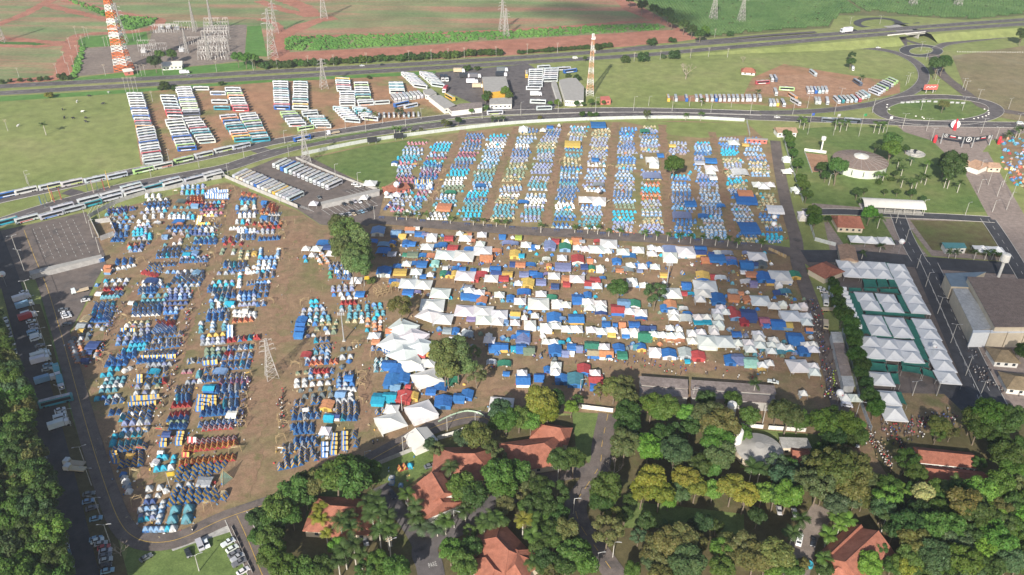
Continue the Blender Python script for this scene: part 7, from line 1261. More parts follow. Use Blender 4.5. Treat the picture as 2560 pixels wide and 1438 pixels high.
# colour posts of the traffic island
for i, (X, Y, h, c) in enumerate(((545, 585, 8, 'rd'), (520, 565, 10, 'ye'), (615, 560, 8, 'rd'), (935, 480, 8, 'rd'), (1045, 465, 8, 'rd'), (1095, 440, 12, 'ye'), (415, 610, 6, 'bl'), (455, 630, 6, 'dg'), (470, 585, 6, 'dg'), (880, 480, 6, 'dg'), (980, 465, 6, 'dg'))):
    th = thing('marker_post', '%s %s marker post from left on the avenue islands' % (ORD[i], CN[c]), 'post', Gt((1, 0), X, Y), 0, 'coloured posts of the islands'); link('shaft', MB().tube([(0, 0, 0), (0, 0, h)], [.22, .18], 6).mesh('shaft', FAB), th, color=CO[c]); link('foot', MB().box(0, 0, .15, .9, .9, .3).mesh('foot', M_CONC), th)
# ================================================================== the peaked tent complex
PT = [((1, 3), '785,1195;945,1200;1105,1210;835,1275;990,1283;1145,1293;1300,1230;1335,1300;1375,1382'), ((2, 3), '1415,20;1455,105;1505,195;975,82;1025,165;1190,97;1245,185;1065,315;1110,412;1285,335;1335,432;1010,525;1200,550;1385,567;1065,635;1255,655;1435,675;1560,350;1610,450;1655,555;1705,657;1752,762;1795,880;1135,895;1195,1085;1255,1240'), ((1, 3), '885,940;1030,950;1180,955;2140,1040;2290,1050')]
k = 0
for gi, (t, S) in enumerate(PT):
    for e in S.split(';'):
        X, Y = map(float, e.split(',')); x, y = tl(t, X, Y); small = gi == 2; wd = 8.0 if small else 9.4
        if not small and t == (2, 3) and X < 1300 and Y > 850: wd = 9.6
        base = 'in the paved yard row' if small else 'beside the dark park avenue' if X > 1290 and not (t == (2, 3) and X < 1470 and 300 < Y < 700) else 'in the green-netted tent court'
        nm_ = 'white peaked tent %s, %s counting from the back' % (base, ordn(k)); k += 1
        th = thing('peaked_tent', nm_, 'tent', G(x, y, 3.6), heading(x, y, 30, 2.2)*.9, 'peaked tents of the court', (wd/5, wd/5, 1.25)); th.location.z = .1; c = (.74, .75, .76)
        link('roof', C_ROOF, th, color=c); link('valance', C_VAL, th, color=c)
        for sx, sy in ((-1, -1), (1, -1), (1, 1), (-1, 1)): link('leg', C_LEG, th, (2.42*sx, 2.42*sy, 0), 0, (5/wd, 5/wd, 1))
M_NET = paint('dark_green_shade_net', (.035, .175, .13), .8, .15, .5)
SAILS = [((2, 3), [(800, 35), (880, 30), (1035, 480), (940, 475)]), ((2, 3), [(1060, 45), (1098, 45), (1165, 230), (1112, 222)]), ((2, 3), [(935, 222), (1590, 265), (1585, 300), (960, 262)]), ((2, 3), [(1140, 282), (1190, 287), (1258, 482), (1205, 476)]), ((2, 3), [(1280, 62), (1330, 60), (1420, 250), (1345, 242)]), ((2, 3), [(1370, 302), (1445, 300), (1615, 742), (1530, 735)]), ((2, 3), [(985, 690), (1180, 700), (1185, 742), (990, 735)]), ((2, 3), [(1310, 720), (1610, 745), (1620, 800), (1330, 765)]),
         ((2, 3), [(1005, 735), (1175, 755), (1195, 838), (1010, 822)]), ((2, 3), [(1180, 760), (1300, 770), (1300, 835), (1200, 838)]), ((2, 3), [(1330, 765), (1520, 790), (1535, 862), (1335, 830)]), ((2, 3), [(1530, 790), (1640, 830), (1680, 912), (1550, 870)]), ((2, 3), [(1225, 850), (1300, 850), (1320, 965), (1245, 965)]), ((2, 3), [(1255, 1030), (1330, 1035), (1390, 1170), (1300, 1150)]), ((1, 3), [(1165, 1178), (1205, 1180), (1275, 1345), (1230, 1340)]), ((1, 3), [(940, 1345), (1075, 1350), (1100, 1436), (960, 1436)]), ((1, 3), [(1075, 1330), (1180, 1340), (1215, 1430), (1100, 1436)]), ((1, 3), [(1190, 1340), (1275, 1345), (1305, 1436), (1220, 1430)]), ((2, 3), [(805, -5), (930, 0), (940, 30), (810, 35)]), ((2, 3), [(950, 0), (1090, 2), (1095, 40), (960, 32)]), ((2, 3), [(1110, 5), (1300, 8), (1320, 60), (1120, 42)]), ((2, 3), [(1030, 470), (1440, 495), (1445, 515), (1035, 490)])]
for i, (t, P) in enumerate(SAILS):
    q = [Gt(t, *p, 3.0) for p in P]; c = sum(q, Vector())/4; n = 6; vs = []
    for a in range(n+1):
        for b_ in range(n+1):
            u, v = a/n, b_/n; p = q[0].lerp(q[1], u).lerp(q[3].lerp(q[2], u), v); sag = math.sin(math.pi*u)*math.sin(math.pi*v); p = p.lerp(c, .10*(math.sin(math.pi*u)+math.sin(math.pi*v)-2*sag)); vs.append(p-c+Vector((0, 0, 3.0-.5*sag - (c.z))) if 0 else (p.x-c.x, p.y-c.y, 3.0-.5*sag))
    th = thing('shade_sail', 'dark green shade sail, %s counting across the tent court' % ordn(i), 'shade sail', (c.x, c.y, 0), 0, 'green shade sails'); link('net', MB().add(vs, [(a*(n+1)+b_, (a+1)*(n+1)+b_, (a+1)*(n+1)+b_+1, a*(n+1)+b_+1) for a in range(n) for b_ in range(n)]).mesh('net', M_NET), th)
    for p in q: link('post', POLE, th, (p.x-c.x, p.y-c.y, 0), 0, (.5, .5, 3.0))
AWN = MB(); vs = [(-1.6+3.2*i/8, y_, 2.4+1.3*math.sin(math.pi*i/8)) for y_ in (-1.5, 1.5) for i in range(9)]; AWN = AWN.add(vs, [(i, i+1, 10+i, 9+i) for i in range(8)]).mesh('awning_shell', CANVAS)
for i in range(10):
    f = i/9; x, y = tl((2, 3), 745+150*f, 10+375*f); th = thing('barrel_awning', 'white barrel awning, %s from the top beside the hedge' % ORD[i], 'awning', G(x, y, 3), heading(x, y, 10, 28)+math.pi/2, 'white barrel awnings', 1.15); th.location.z = 0; link('shell', AWN, th, (0, 0, 0), math.pi/2, color=(.74, .75, .76))
    for s in (-1, 1): link('post', POLE, th, (0, s*1.5, 0), 0, (.4, .4, 2.4))
# ------------------------------------------------------------------ balloons, arch, signs, tanks
M_BALL = paint('white_balloon_skin', (.74, .74, .74), .4, .03); M_REDV = paint('red_vinyl', (.55, .035, .05), .45, .06); M_BLK = paint('black_banner', (.025, .028, .035), .6, .1); M_BILL = paint('coral_billboard', (.62, .13, .11), .6, .1)
def sphere(R, z, k=18): return MB().lathe([(R*math.sin(math.pi*i/12)+.01, z-R*math.cos(math.pi*i/12)) for i in range(13)], k)
for t, X, Y, z, R, lab in (((1, 1), 1403, 405, 8, 1.9, 'white balloon floating over the red hut'), ((1, 1), 1303, 495, 5, 1.5, 'white balloon beside the red hut marquees'), ((2, 3), 720, 1048, 6, 1.6, 'white balloon over the first aid tent'), ((1, 3), 1338, 975, 8, 1.6, 'white balloon lantern at the yard corner'), ((2, 3), 1665, 580, 8, 1.0, 'small white balloon over the peaked tents'), ((1, 3), 65, 730, 5, 1.5, 'upper white balloon by the camp lane'), ((1, 3), 60, 800, 5, 1.6, 'lower white balloon by the camp lane'), ((1, 0), 20, 1300, 8, 1.6, 'white balloon in the deep left shade'), ((1, 2), 862, 468, 6, 1.5, 'white balloon behind the twin upper marquees')):
    g = Gt(t, X, Y, z); th = thing('balloon', lab, 'balloon', (g.x, g.y, 0), 0, 'white balloons'); link('envelope', sphere(R, z).mesh('envelope', M_BALL, smooth=True), th); link('tether', MB().tube([(0, 0, 0), (0, 0, z-R)], .06, 5).mesh('tether', M_POLE), th); link('emblem', MB().box(0, 0, 0, R*.5, .05, R*.4).mesh('emblem', M_REDV), th, (R*.45, -R*.86, z-.1*R), .5)
g = Gt((0, 3), 1860, 1300); th = thing('giant_bottle', 'giant red bottle figure before a round white disc', 'inflatable', g, -.25); link('disc', MB().tube([(0, .9, 4.2), (0, 1.5, 4.2)], 3.3, 24).mesh('disc', M_BALL), th); bt = link('bottle', MB().lathe([(1.2, 0), (1.35, .6), (1.25, 3.2), (1.0, 4.6), (.55, 6.0), (.5, 7.6), (.62, 7.7), (.6, 8.4)], 16).mesh('bottle', M_REDV, smooth=True), th); link('cap', MB().lathe([(.66, 8.2), (.62, 8.9)], 12).mesh('cap', M_REDV), bt)
for X, Y, lab in ((1660, 1405, 'red inflatable pillar left of the banner arch'), (2300, 1420, 'red inflatable pillar right of the banner arch')):
    th = thing('inflatable_pillar', lab, 'inflatable', Gt((0, 3), X, Y+20)); link('shell', MB().lathe([(1.0, 0), (1.2, .8), (1.15, 4.5), (.8, 5.8), (.2, 6.2)], 12).mesh('shell', M_REDV, smooth=True), th)
# entrance arch
a, b_, c1, c2 = Gt((0, 3), 1720, 1435), Gt((0, 3), 2205, 1450), Gt((0, 3), 1930, 1472), Gt((0, 3), 2030, 1476); th = thing('banner_arch', 'black banner arch with ring logos over the entrance', 'arch', a)
M_RING = paint('white_logo_ink', (.72, .72, .72), .6, .03)
for i, (p, q, hb, ht) in enumerate(((a, c1, 5.5, 8), (c1, c2, 4.2, 8.4), (c2, b_, 5.5, 8))):
    d = q-p; l = d.length; rz = math.atan2(d.y, d.x); bn = link('banner', MB().box(l/2, 0, (hb+ht)/2, l, .25, ht-hb).mesh('banner', M_BLK), th, p-a, rz)
    pos = {0: [l*.16], 1: [l*.5], 2: [l*.86]}[i]; R = 1.1 if i != 1 else 1.75
    for xx in pos:
        ring = MB(); ring.tube([(xx+R*math.cos(2*math.pi*j/20), -.16, (hb+ht)/2+R*math.sin(2*math.pi*j/20)) for j in range(21)], R*.13, 5, 0, False); ring.tube([(xx-.2*R, -.16, (hb+ht)/2-R*.45), (xx+.2*R, -.16, (hb+ht)/2+R*.45)], [R*.18, R*.28], 5); link('ring_logo', ring.mesh('ring_logo', M_RING), bn)
    if i != 1: link('red_lettering', MB().box(l*(.48 if i == 0 else .52), -.14, (hb+ht)/2-.35, l*.28, .06, .55).mesh('red_lettering', M_REDV), bn); link('white_lettering', MB().box(l*(.48 if i == 0 else .52), -.14, (hb+ht)/2+.4, l*.24, .06, .4).mesh('white_lettering', M_RING), bn); link('grey_panel', MB().box(l*(.8 if i == 0 else .2), -.14, (hb+ht)/2, l*.16, .06, 1.5).mesh('grey_panel', M_ROOFU), bn)
for p in (a, c1, c2, b_): link('pillar', MB().box(0, 0, 4, .6, .6, 8).mesh('pillar', M_POLE), th, p-a)
g = Gt((0, 3), 1610, 930); th = thing('billboard', 'coral billboard with white script beside the ramp', 'billboard', g, .05); bo = link('board', MB().box(0, 0, 5.2, 12, .4, 4.4).mesh('board', M_BILL), th); link('script', MB().tube([(-4, -.25, 4.8), (-2.4, -.25, 5.9), (-1, -.25, 4.9), (.6, -.25, 5.8), (2, -.25, 5.1), (4.2, -.25, 5.9)], .28, 5).mesh('script', M_RING), bo)
for s in (-3, 3): link('post', MB().box(s, .3, 1.6, .7, .5, 3.2).mesh('post', M_CONC), th)
for i, X in enumerate((1340, 1395, 1440, 1490, 1550, 1605, 1670, 1835, 1890, 1945)):
    th = thing('concrete_sign', '%s grey slab sign from left along the roundabout rim' % ORD[i], 'sign', Gt((0, 3), X, 1022-abs(X-1600)*-.05), 0, 'slab signs of the roundabout'); link('slab', MB().box(0, 0, .9, 3.2, .3, 1.4).mesh('slab', M_ROOFU), th); link('foot', MB().box(0, 0, .1, 2.4, .5, .2).mesh('foot', M_CONC), th)
for i, (X, Y) in enumerate(((1190, 1050), (1185, 1075), (1210, 1098), (1475, 1165), (1540, 1175), (1555, 1188), (1945, 1193), (2055, 1190), (2097, 1182), (2140, 1172), (2175, 1162), (2200, 1148), (2203, 1132), (2197, 1110), (2160, 1095))):
    tag(link('bollard_stone', MB().lathe([(.7, 0), (.75, .4), (.5, .75), (.1, .85)], 8).mesh('bollard_stone', M_WALLW), None, Gt((0, 3), X, Y), 0), '%s white kerb stone clockwise on the roundabout lawn' % ORD[i], 'stone', 'white stones of the roundabout')
def tank(label, g, R, H, stem=0):
    th = thing('water_tank', label, 'water tank', g)
    if stem: link('stem', MB().lathe([(R*.35, 0), (R*.35, stem)], 12).mesh('stem', M_WALLW), th)
    link('tank', MB().lathe([(R*.4, stem), (R, stem+1), (R, stem+H), (R*.9, stem+H+.3), (.2, stem+H+.5)], 18).mesh('tank', M_WALLW, smooth=False), th); link('hatch', MB().lathe([(.4, stem+H+.4), (.4, stem+H+.8)], 8).mesh('hatch', M_ROOFU), th)
tank('white cylindrical water tank rising from yellow-green trees', Gt((2, 2), 2165, 1345), 1.9, 7, 3); tank('white cylindrical water tank beside the round grey roof', Gt((3, 2), 2225, 190), 2.0, 8, 2); tank('white stemmed water tower behind the auditorium', Gt((1, 3), 525, 90), 1.6, 3, 9); tank('white water tank behind the exhibition hall', Gt((1, 3), 2300, 1330), 2.2, 5, 9)
for X, Y, t, z, lab in ((1160, 1410, (0, 1), 4, 'left black LED screen on the hoarding'), (1425, 1370, (0, 1), 4, 'right black LED screen on the hoarding')):
    g = Gt(t, X, Y, 2); th = thing('led_screen', lab, 'screen', (g.x, g.y, 0), .25); link('panel', MB().box(0, 0, 3.2, 7, .5, 3.6).mesh('panel', M_BLK), th)
    for s in (-2.6, 2.6): link('leg', MB().box(s, 0, .8, .3, .3, 1.6).mesh('leg', M_POLE), th)
g = Gt((1, 3), 1465, 100); th = thing('fountain', 'round stone fountain in the park', 'fountain', g); link('basin', MB().lathe([(7, 0), (7, .7), (6.5, .7), (6.4, .3), (4, .3), (3.8, 1.1), (3.4, 1.1), (3.3, .5), (.8, .5)], 28).mesh('basin', M_CONC), th); link('bowl', MB().lathe([(.5, .5), (.4, 2.2), (1.4, 2.8), (1.2, 2.9), (.3, 2.6), (.25, 3.8)], 14).mesh('bowl', M_BLK), th)
M_THIN, nt_, b_ = new_mat('pale_green_net'); b_.inputs['Base Color'].default_value = (.25, .42, .35, 1); b_.inputs['Alpha'].default_value = .45
# netted pyramid of poles and other bamboo works
g = Gt(T41, 2250, 500); th = thing('net_pyramid', 'tall pole tripod hung with pale green net', 'pole tower', g, 0, None, .72)
for s in range(3): a_ = s*2.09+.5; link('pole', MB().tube([(4.2*math.cos(a_), 4.2*math.sin(a_), 0), (-.3*math.cos(a_), -.3*math.sin(a_), 9)], .12, 6).mesh('pole', M_WOOD), th); bq = (s+1)*2.09+.5; link('net', MB().add([(4*math.cos(a_), 4*math.sin(a_), .4), (4*math.cos(bq), 4*math.sin(bq), .4), (0, 0, 7.5)], [(0, 1, 2)]).mesh('net', M_THIN), th)
POLEW = MB().tube([(0, 0, 0), (0, 0, 1)], .07, 6).mesh('bamboo', M_WOOD)
def along(th, a, b_, nm='pole'):
    a, b_ = Vector(a), Vector(b_); d = b_-a; o = link(nm, POLEW, th, a); o.rotation_euler = d.to_track_quat('Z', 'Y').to_euler(); o.scale = (1, 1, d.length)
WG = [((1, 0), '1600,960;2190,790;1410,1190;2310,470;1760,500;2120,1140'), ((2, 0), '1250,310;1870,260;1070,690;1010,775;1810,520;1700,880;2480,890;2440,1100;2430,1260;2420,1380;1430,830;1960,40;2540,600;1340,430;1600,1150'), ((3, 0), '1360,450;1380,740;1410,220;2350,210;2080,780;1600,30;1460,40'), ((2, 1), '490,160;270,1300;285,1395;1060,880;1060,950;400,790;1000,600;1170,680;150,150;1050,1010;1040,1150'), ((1, 1), '270,820;260,930;240,1100;1880,300;1850,400;1830,480;1800,540;2440,120;2200,640;1590,250;1740,600'), ((3, 1), '250,100;255,220'), ((1, 2), '500,200;370,420;980,250;960,600;1550,140;1590,560;2130,300')]
GW = sorted((tl(t, *map(float, e.split(','))) for t, S in WG for e in S.split(';')), key=lambda q: q[1]); GQ = {}
for x, y in GW:
    wh_ = near_name(x, y) if x < 950 else ('on upper camp path, west' if x < 1280 else 'on upper camp path, east'); GQ[wh_] = GQ.get(wh_, -1)+1
    r = random.Random(int(x*4+y*4)); h = r.uniform(2.8, 4.6); w_ = r.uniform(1.4, 2.6)
    th = thing('bamboo_gateway', 'lashed bamboo gateway, %s from above, %s' % (ordn(GQ[wh_]), wh_), 'gateway', G(x, y), r.uniform(-.5, .9), 'bamboo gateways of the camps')
    for s in (-1, 1): along(th, (s*w_, -.7, 0), (s*w_*.8, 0, h), 'post'); along(th, (s*w_, .7, 0), (s*w_*.8, 0, h), 'post'); along(th, (s*w_, -.5, h*.3), (s*w_, .5, h*.3), 'rail')
    along(th, (-w_, 0, h), (w_, 0, h), 'beam'); along(th, (-w_, 0, h*.75), (w_, 0, h*.75), 'beam'); along(th, (-w_*.8, 0, h*.75), (0, 0, h*1.2), 'brace'); along(th, (w_*.8, 0, h*.75), (0, 0, h*1.2), 'brace')
    if r.random() < .4: link('sign_board', MB().box(0, -.1, h*.87, w_, .08, .5).mesh('sign_board', FAB), th, color=CO[r.choice(['tn', 'rd', 'wh', 'ye', 'tn'])])
# big timber stand beside the trees
g = Gt((2, 1), 1265, 60); th = thing('timber_tower', 'big brown timber scaffold below the tall trees', 'pole tower', g, .6)
for i in range(4):
    for j in range(3): along(th, (-4+i*2.7, -2+j*2, 0), (-4+i*2.7, -2+j*2, 5.5), 'post')
for z in (1.6, 3.2, 5.2):
    for j in range(3): along(th, (-4.4, -2+j*2, z), (4.6, -2+j*2, z), 'beam')
    for i in range(4): along(th, (-4+i*2.7, -2.4, z), (-4+i*2.7, 2.4, z), 'beam')
for i in range(3): along(th, (-4+i*2.7, -2, 0), (-1.3+i*2.7, -2, 5.2), 'brace')
# blue goal-like racks on the islands
for i, (t, x0, y0) in enumerate(ISL):
    X, Y = x0+75, y0-18; th = thing('bike_rack', 'blue tubular rack, %s from left on the internal road islands' % ORD[i], 'rack', Gt(t, X, Y), 0, 'blue racks'); M_BR = globals().get('M_BR') or paint('blue_tube', (.05, .10, .25), .5)
    for s in (-1.4, -.5, .5, 1.4): link('hoop', MB().tube([(s, -.8, 0), (s, -.8, 1.4), (s, .8, 1.4), (s, .8, 0)], .09, 5).mesh('hoop', M_BR), th)
    link('rail', MB().tube([(-1.4, 0, 1.4), (1.4, 0, 1.4)], .09, 5).mesh('rail', M_BR), th)
# portable toilets
PTB = MB().box(0, 0, 1.1, 1.15, 1.2, 2.2).mesh('toilet_body', FAB); PTR = MB().box(0, 0, 2.28, 1.25, 1.3, .2, 0, 0, .7).mesh('toilet_roof', M_BALL); PTD = MB().box(0, -.62, 1.05, .7, .06, 1.8).mesh('toilet_door', FAB)
for t, L, c, mk in (((1, 0), [(800, 1228), (885, 1205), (905, 1200), (925, 1196), (945, 1192)], 'og', 'on the left lot'), ((1, 0), [(820, 1222), (962, 1188), (980, 1184), (998, 1180), (1016, 1176), (1034, 1172)], 'bl', 'on the left lot'), ((1, 1), [(745, 615), (785, 607), (825, 598)], 'mi', 'below the ticket booths'), ((1, 1), [(1050, 555), (1070, 552), (1090, 549), (1110, 546)], 'mi', 'under the booth marquee'), ((1, 3), [(165, 160), (180, 162), (195, 164), (208, 166)], 'mi', 'by the lane marquee')):
    for i, (X, Y) in enumerate(L):
        th = thing('portable_toilet', '%s portable toilet, %s from left %s' % (CN[c], ORD[i], mk), 'toilet', Gt(t, X, Y), .3, 'portable toilets', 1.15); link('body', PTB, th, color=jit(CO[c])); link('roof', PTR, th); link('door', PTD, th, color=tuple(v*.7 for v in CO[c]))
# swimming tank at the bottom
th = thing('water_basin', 'round blue water tank by the bottom palms', 'water tank', Gt((3, 3), 400, 1350)); link('shell', MB().lathe([(1.5, 0), (1.5, 1.5), (1.3, 1.5), (1.3, 1.1)], 20).mesh('shell', paint('cyan_fibreglass', (.05, .32, .42), .4)), th); link('water', MB().lathe([(1.3, 1.05), (1.29, 1.06)], 20).mesh('water', paint('still_water', (.10, .22, .22), .1)), th)
# ------------------------------------------------------------------ people and cattle (one skinned body each)
M_SKIN = paint('skin', (.36, .22, .15), .6, .1); M_HAIR = paint('dark_hair', (.03, .022, .018), .7, .1); M_TROU = paint('dark_trousers', (.05, .055, .075), .8, .2); M_SHIRT = obj_mat('shirt', .8, .1)
def skinned(name, J, E, Rr, mats, pick, sub=1):
    me = bpy.data.meshes.new(name); me.from_pydata(J, E, []); o = bpy.data.objects.new(name, me); COL.objects.link(o); o.modifiers.new('s', 'SKIN')
    for v, r_ in zip(me.skin_vertices[0].data, Rr): v.radius = (r_, r_) if not isinstance(r_, tuple) else r_
    me.skin_vertices[0].data[0].use_root = True
    if sub: o.modifiers.new('d', 'SUBSURF').levels = sub
    dg = bpy.context.evaluated_depsgraph_get(); out = bpy.data.meshes.new_from_object(o.evaluated_get(dg)); bpy.data.objects.remove(o)
    out.materials.clear(); [out.materials.append(m) for m in mats]
    for p in out.polygons: p.material_index = pick(p.center); p.use_smooth = True
    return out
def body(name, st, arm):
    J = [(0, 0, .95), (0, 0, 1.2), (0, 0, 1.42), (0, 0, 1.53), (0, -.02, 1.68), (0, 0, 1.76), (-.1, 0, .88), (-.11, -st*.5, .5), (-.11, -st, .06), (-.11, -st-.14, .03), (.1, 0, .88), (.11, st*.4, .5), (.11, st, .06), (.11, st-.14, .03), (-.2, 0, 1.4), (-.26, arm[0]*.4, 1.15), (-.27, -arm[0], .9), (.2, 0, 1.4), (.26, -arm[1]*.4, 1.15), (.27, -arm[1], .9)]
    E = [(0, 1), (1, 2), (2, 3), (3, 4), (4, 5), (0, 6), (6, 7), (7, 8), (8, 9), (0, 10), (10, 11), (11, 12), (12, 13), (2, 14), (14, 15), (15, 16), (2, 17), (17, 18), (18, 19)]
    R = [(.17, .12), (.16, .11), (.17, .11), .06, .11, .07, .10, .07, .05, .04, .10, .07, .05, .04, .07, .05, .04, .07, .05, .04]
    def pick(c):
        if c.z > 1.68 or (c.z > 1.58 and c.y > .03): return 3
        if c.z > 1.5 or (abs(c.x) > .2 and c.z < 1.12): return 2
        return 1 if c.z > .93 else 0
    return skinned(name, J, E, R, [M_TROU, M_SHIRT, M_SKIN, M_HAIR], pick, 0)
BODIES = [body('standing_body', .03, (.05, .05)), body('walking_body', .26, (.18, .18)), body('reaching_body', .1, (.3, -.05))]
SHC = dict(w=(.68, .68, .66), k=(.04, .04, .05), r=(.5, .05, .06), b=(.06, .13, .38), l=(.42, .62, .06), n=(.35, .27, .16), g=(.25, .27, .28), p=(.55, .18, .25)); SHN = dict(w='white', k='black', r='red', b='blue', l='lime', n='khaki', g='grey', p='pink')
PR = random.Random(77); PSEQ = {}; PALL = {}
def person(x, y, c, where, group):
    bi = PR.randrange(3); PSEQ[(c, where)] = PSEQ.get((c, where), -1)+1
    o = link('person', BODIES[bi], None, G(x, y, .05), PR.uniform(0, 6.28), PR.uniform(.94, 1.06), SHC[c])
    PALL.setdefault((SHN[c], ('standing', 'walking', 'reaching out')[bi], where, group), []).append((y, o))
def crowd(t, pts, n, cols, where, group, spread=14):
    P = [tl(t, *p) for p in pts]
    for i in range(n):
        f = PR.random()*(len(P)-1); k = min(int(f), len(P)-2); x = P[k][0]+(P[k+1][0]-P[k][0])*(f-k); y = P[k][1]+(P[k+1][1]-P[k][1])*(f-k); person(x+PR.gauss(0, spread/4), y+PR.gauss(0, spread/5), PR.choice(cols), where, group)
crowd((3, 3), [(1000, 30), (1040, 130), (1110, 170), (1170, 260), (1230, 360)], 60, 'wnnwkrwng', 'in lower gate stream', 'people at the lower gate', 16)
crowd((3, 3), [(1290, 130), (1350, 150), (1340, 200)], 16, 'kkkrw', 'clustered by the gate sign', 'people at the lower gate', 18)
crowd((2, 3), [(420, 120), (480, 300), (520, 500), (570, 650), (590, 820), (620, 1000), (600, 1080)], 62, 'kkwgkrbnk', 'in the crowded lane', 'people in the lane', 34)
crowd((2, 3), [(655, 830), (650, 900), (660, 950), (650, 1020), (610, 1070), (590, 1085)], 18, 'l', 'in the lane file', 'lime shirts in file', 6)
crowd((2, 3), [(1160, 1390), (1400, 1380), (1600, 1330), (1780, 1300), (1880, 1330)], 30, 'kwkgrbp', 'below the peaked tents', 'people below the tents', 30)
crowd((2, 3), [(2100, 850), (2180, 950), (2400, 1030)], 14, 'kgkw', 'on the plaza by the kiosks', 'people on the plaza', 30)
crowd((1, 1), [(2050, 1140), (1900, 1150), (1450, 1150)], 10, 'rwbk', 'among the kitchen marquees', 'people in the kitchen camp', 30)
crowd((2, 2), [(0, 650), (400, 690), (650, 700)], 10, 'wbkr', 'by the lower kitchen tents', 'people in the kitchen camp', 24)
crowd((2, 2), [(1880, 590), (2160, 600)], 14, 'wwrk', 'at the long marquee tables', 'people at the tables', 8); crowd((2, 2), [(1050, 760), (1450, 820), (2000, 880)], 8, 'kwrb', 'above the corrugated sheds', 'people above the sheds', 24)
crowd((2, 0), [(1230, 160), (1150, 300), (1060, 500)], 9, 'wkrb', 'on the path by the orange columns', 'people on the left camp paths', 14); crowd((2, 0), [(1920, 60), (1870, 350), (1800, 600), (1760, 850), (1680, 1030)], 16, 'wkbrw', 'on the middle camp path', 'people on the left camp paths', 12); crowd((2, 0), [(2440, 900), (2440, 1150), (2400, 1400)], 10, 'wkb', 'by the bamboo gateways', 'people on the left camp paths', 12); crowd((1, 0), [(2300, 450), (2250, 700), (2050, 1200)], 10, 'wkrb', 'on the upper camp path', 'people on the left camp paths', 14); crowd((3, 0), [(1925, 980), (1930, 1000)], 4, 'rwkn', 'walking on the road bend', 'walkers on the bend', 5); crowd((2, 1), [(270, 1050), (260, 1200), (290, 1400)], 6, 'wrk', 'beside the broad earth path', 'people on the left camp paths', 10); crowd((3, 1), [(1160, 130), (1240, 110)], 4, 'krbw', 'above the gatehouse road', 'walkers on the bend', 6)
for (sn, ps, wh_, grp), L in PALL.items():
    for i, (y, o) in enumerate(sorted(L, key=lambda q: q[0])): tag(o, '%s-shirted person %s%s %s' % (sn, ps, '' if len(L) == 1 else ', %s such from top,' % ordn(i), wh_), 'person', grp)
# the rest of the throng, too many to build one by one
vs, fs, cs = [], [], []; src = [([tuple(v.co) for v in b_.vertices], [(tuple(p.vertices), p.material_index) for p in b_.polygons]) for b_ in BODIES]; o_ = 0; fc_ = []
for t, pts, n, cols, sp in (((2, 3), [(420, 100), (480, 300), (520, 500), (570, 650), (590, 820), (620, 1000), (640, 1080)], 170, 'kkwgkrbnk', 36), ((3, 3), [(1000, 20), (1040, 130), (1110, 170), (1170, 260), (1230, 370)], 90, 'wnnwkrwn', 30), ((2, 3), [(1150, 1400), (1400, 1390), (1600, 1340), (1780, 1300), (1900, 1340)], 90, 'kwkgrbp', 44), ((3, 3), [(1500, 10), (1350, 60), (1150, 60)], 40, 'kwgr', 50), ((2, 3), [(2080, 640), (2100, 850), (2200, 950), (2450, 1040)], 50, 'kgkw', 44), ((2, 0), [(1230, 160), (1060, 520), (960, 760)], 40, 'wkrb', 20), ((2, 0), [(1920, 60), (1870, 350), (1800, 600), (1700, 1000), (1600, 1300)], 60, 'wkbrw', 18), ((2, 0), [(2480, 860), (2440, 1150), (2400, 1400)], 40, 'wkb', 20), ((1, 0), [(2300, 450), (2150, 950), (2000, 1300)], 40, 'wkrb', 20), ((2, 1), [(260, 1050), (250, 1200), (280, 1420)], 30, 'wrk', 20), ((1, 1), [(1450, 1150), (1900, 1160), (2400, 1180)], 50, 'rwbk', 50), ((2, 2), [(0, 650), (650, 690), (1300, 760), (2300, 860)], 70, 'wbkr', 50), ((1, 2), [(200, 1260), (900, 1280), (1900, 1250)], 50, 'wbkr', 50)):
    P = [tl(t, *p) for p in pts]
    for i in range(n):
        f = PR.random()*(len(P)-1); k = min(int(f), len(P)-2); x = P[k][0]+(P[k+1][0]-P[k][0])*(f-k)+PR.gauss(0, sp/4); y = P[k][1]+(P[k+1][1]-P[k][1])*(f-k)+PR.gauss(0, sp/5); V, Fq = PR.choice(src); g = G(x, y, .05); a = PR.uniform(0, 6.28); ca, sa = math.cos(a), math.sin(a); sh = SHC[PR.choice(cols)]
        vs += [(g.x+p[0]*ca-p[1]*sa, g.y+p[0]*sa+p[1]*ca, g.z+p[2]) for p in V]; fs += [tuple(q+o_ for q in f_) for f_, _ in Fq]; fc_ += [((.05, .055, .075), sh, (.36, .22, .15), (.03, .022, .018))[mi] for _, mi in Fq]; o_ += len(V)
me = bpy.data.meshes.new('crowd'); me.from_pydata(vs, [], fs); me.materials.append(FAB2); ca_ = me.color_attributes.new('Col', 'FLOAT_COLOR', 'CORNER'); lt = np.array([len(f_) for f_ in fs]); arr = np.ones((lt.sum(), 4), np.float32); arr[:, :3] = np.repeat(np.array(fc_), lt, axis=0); ca_.data.foreach_set('color', arr.ravel())
o = link('crowd', me); o['kind'] = 'stuff'; o['label'] = 'throng of people on the lanes, gate and camp paths'; o['category'] = 'crowd'
JC = [(0, 0, 1.05), (0, -.6, 1.1), (0, -.95, 1.25), (0, -1.3, 1.4), (0, -1.6, 1.2), (0, .7, 1.1), (0, .95, 1.0), (0, 1.05, .6), (-.2, -.55, .6), (-.2, -.55, .05), (.2, -.5, .6), (.2, -.5, .05), (-.2, .65, .65), (-.2, .75, .05), (.2, .7, .65), (.2, .65, .05)]
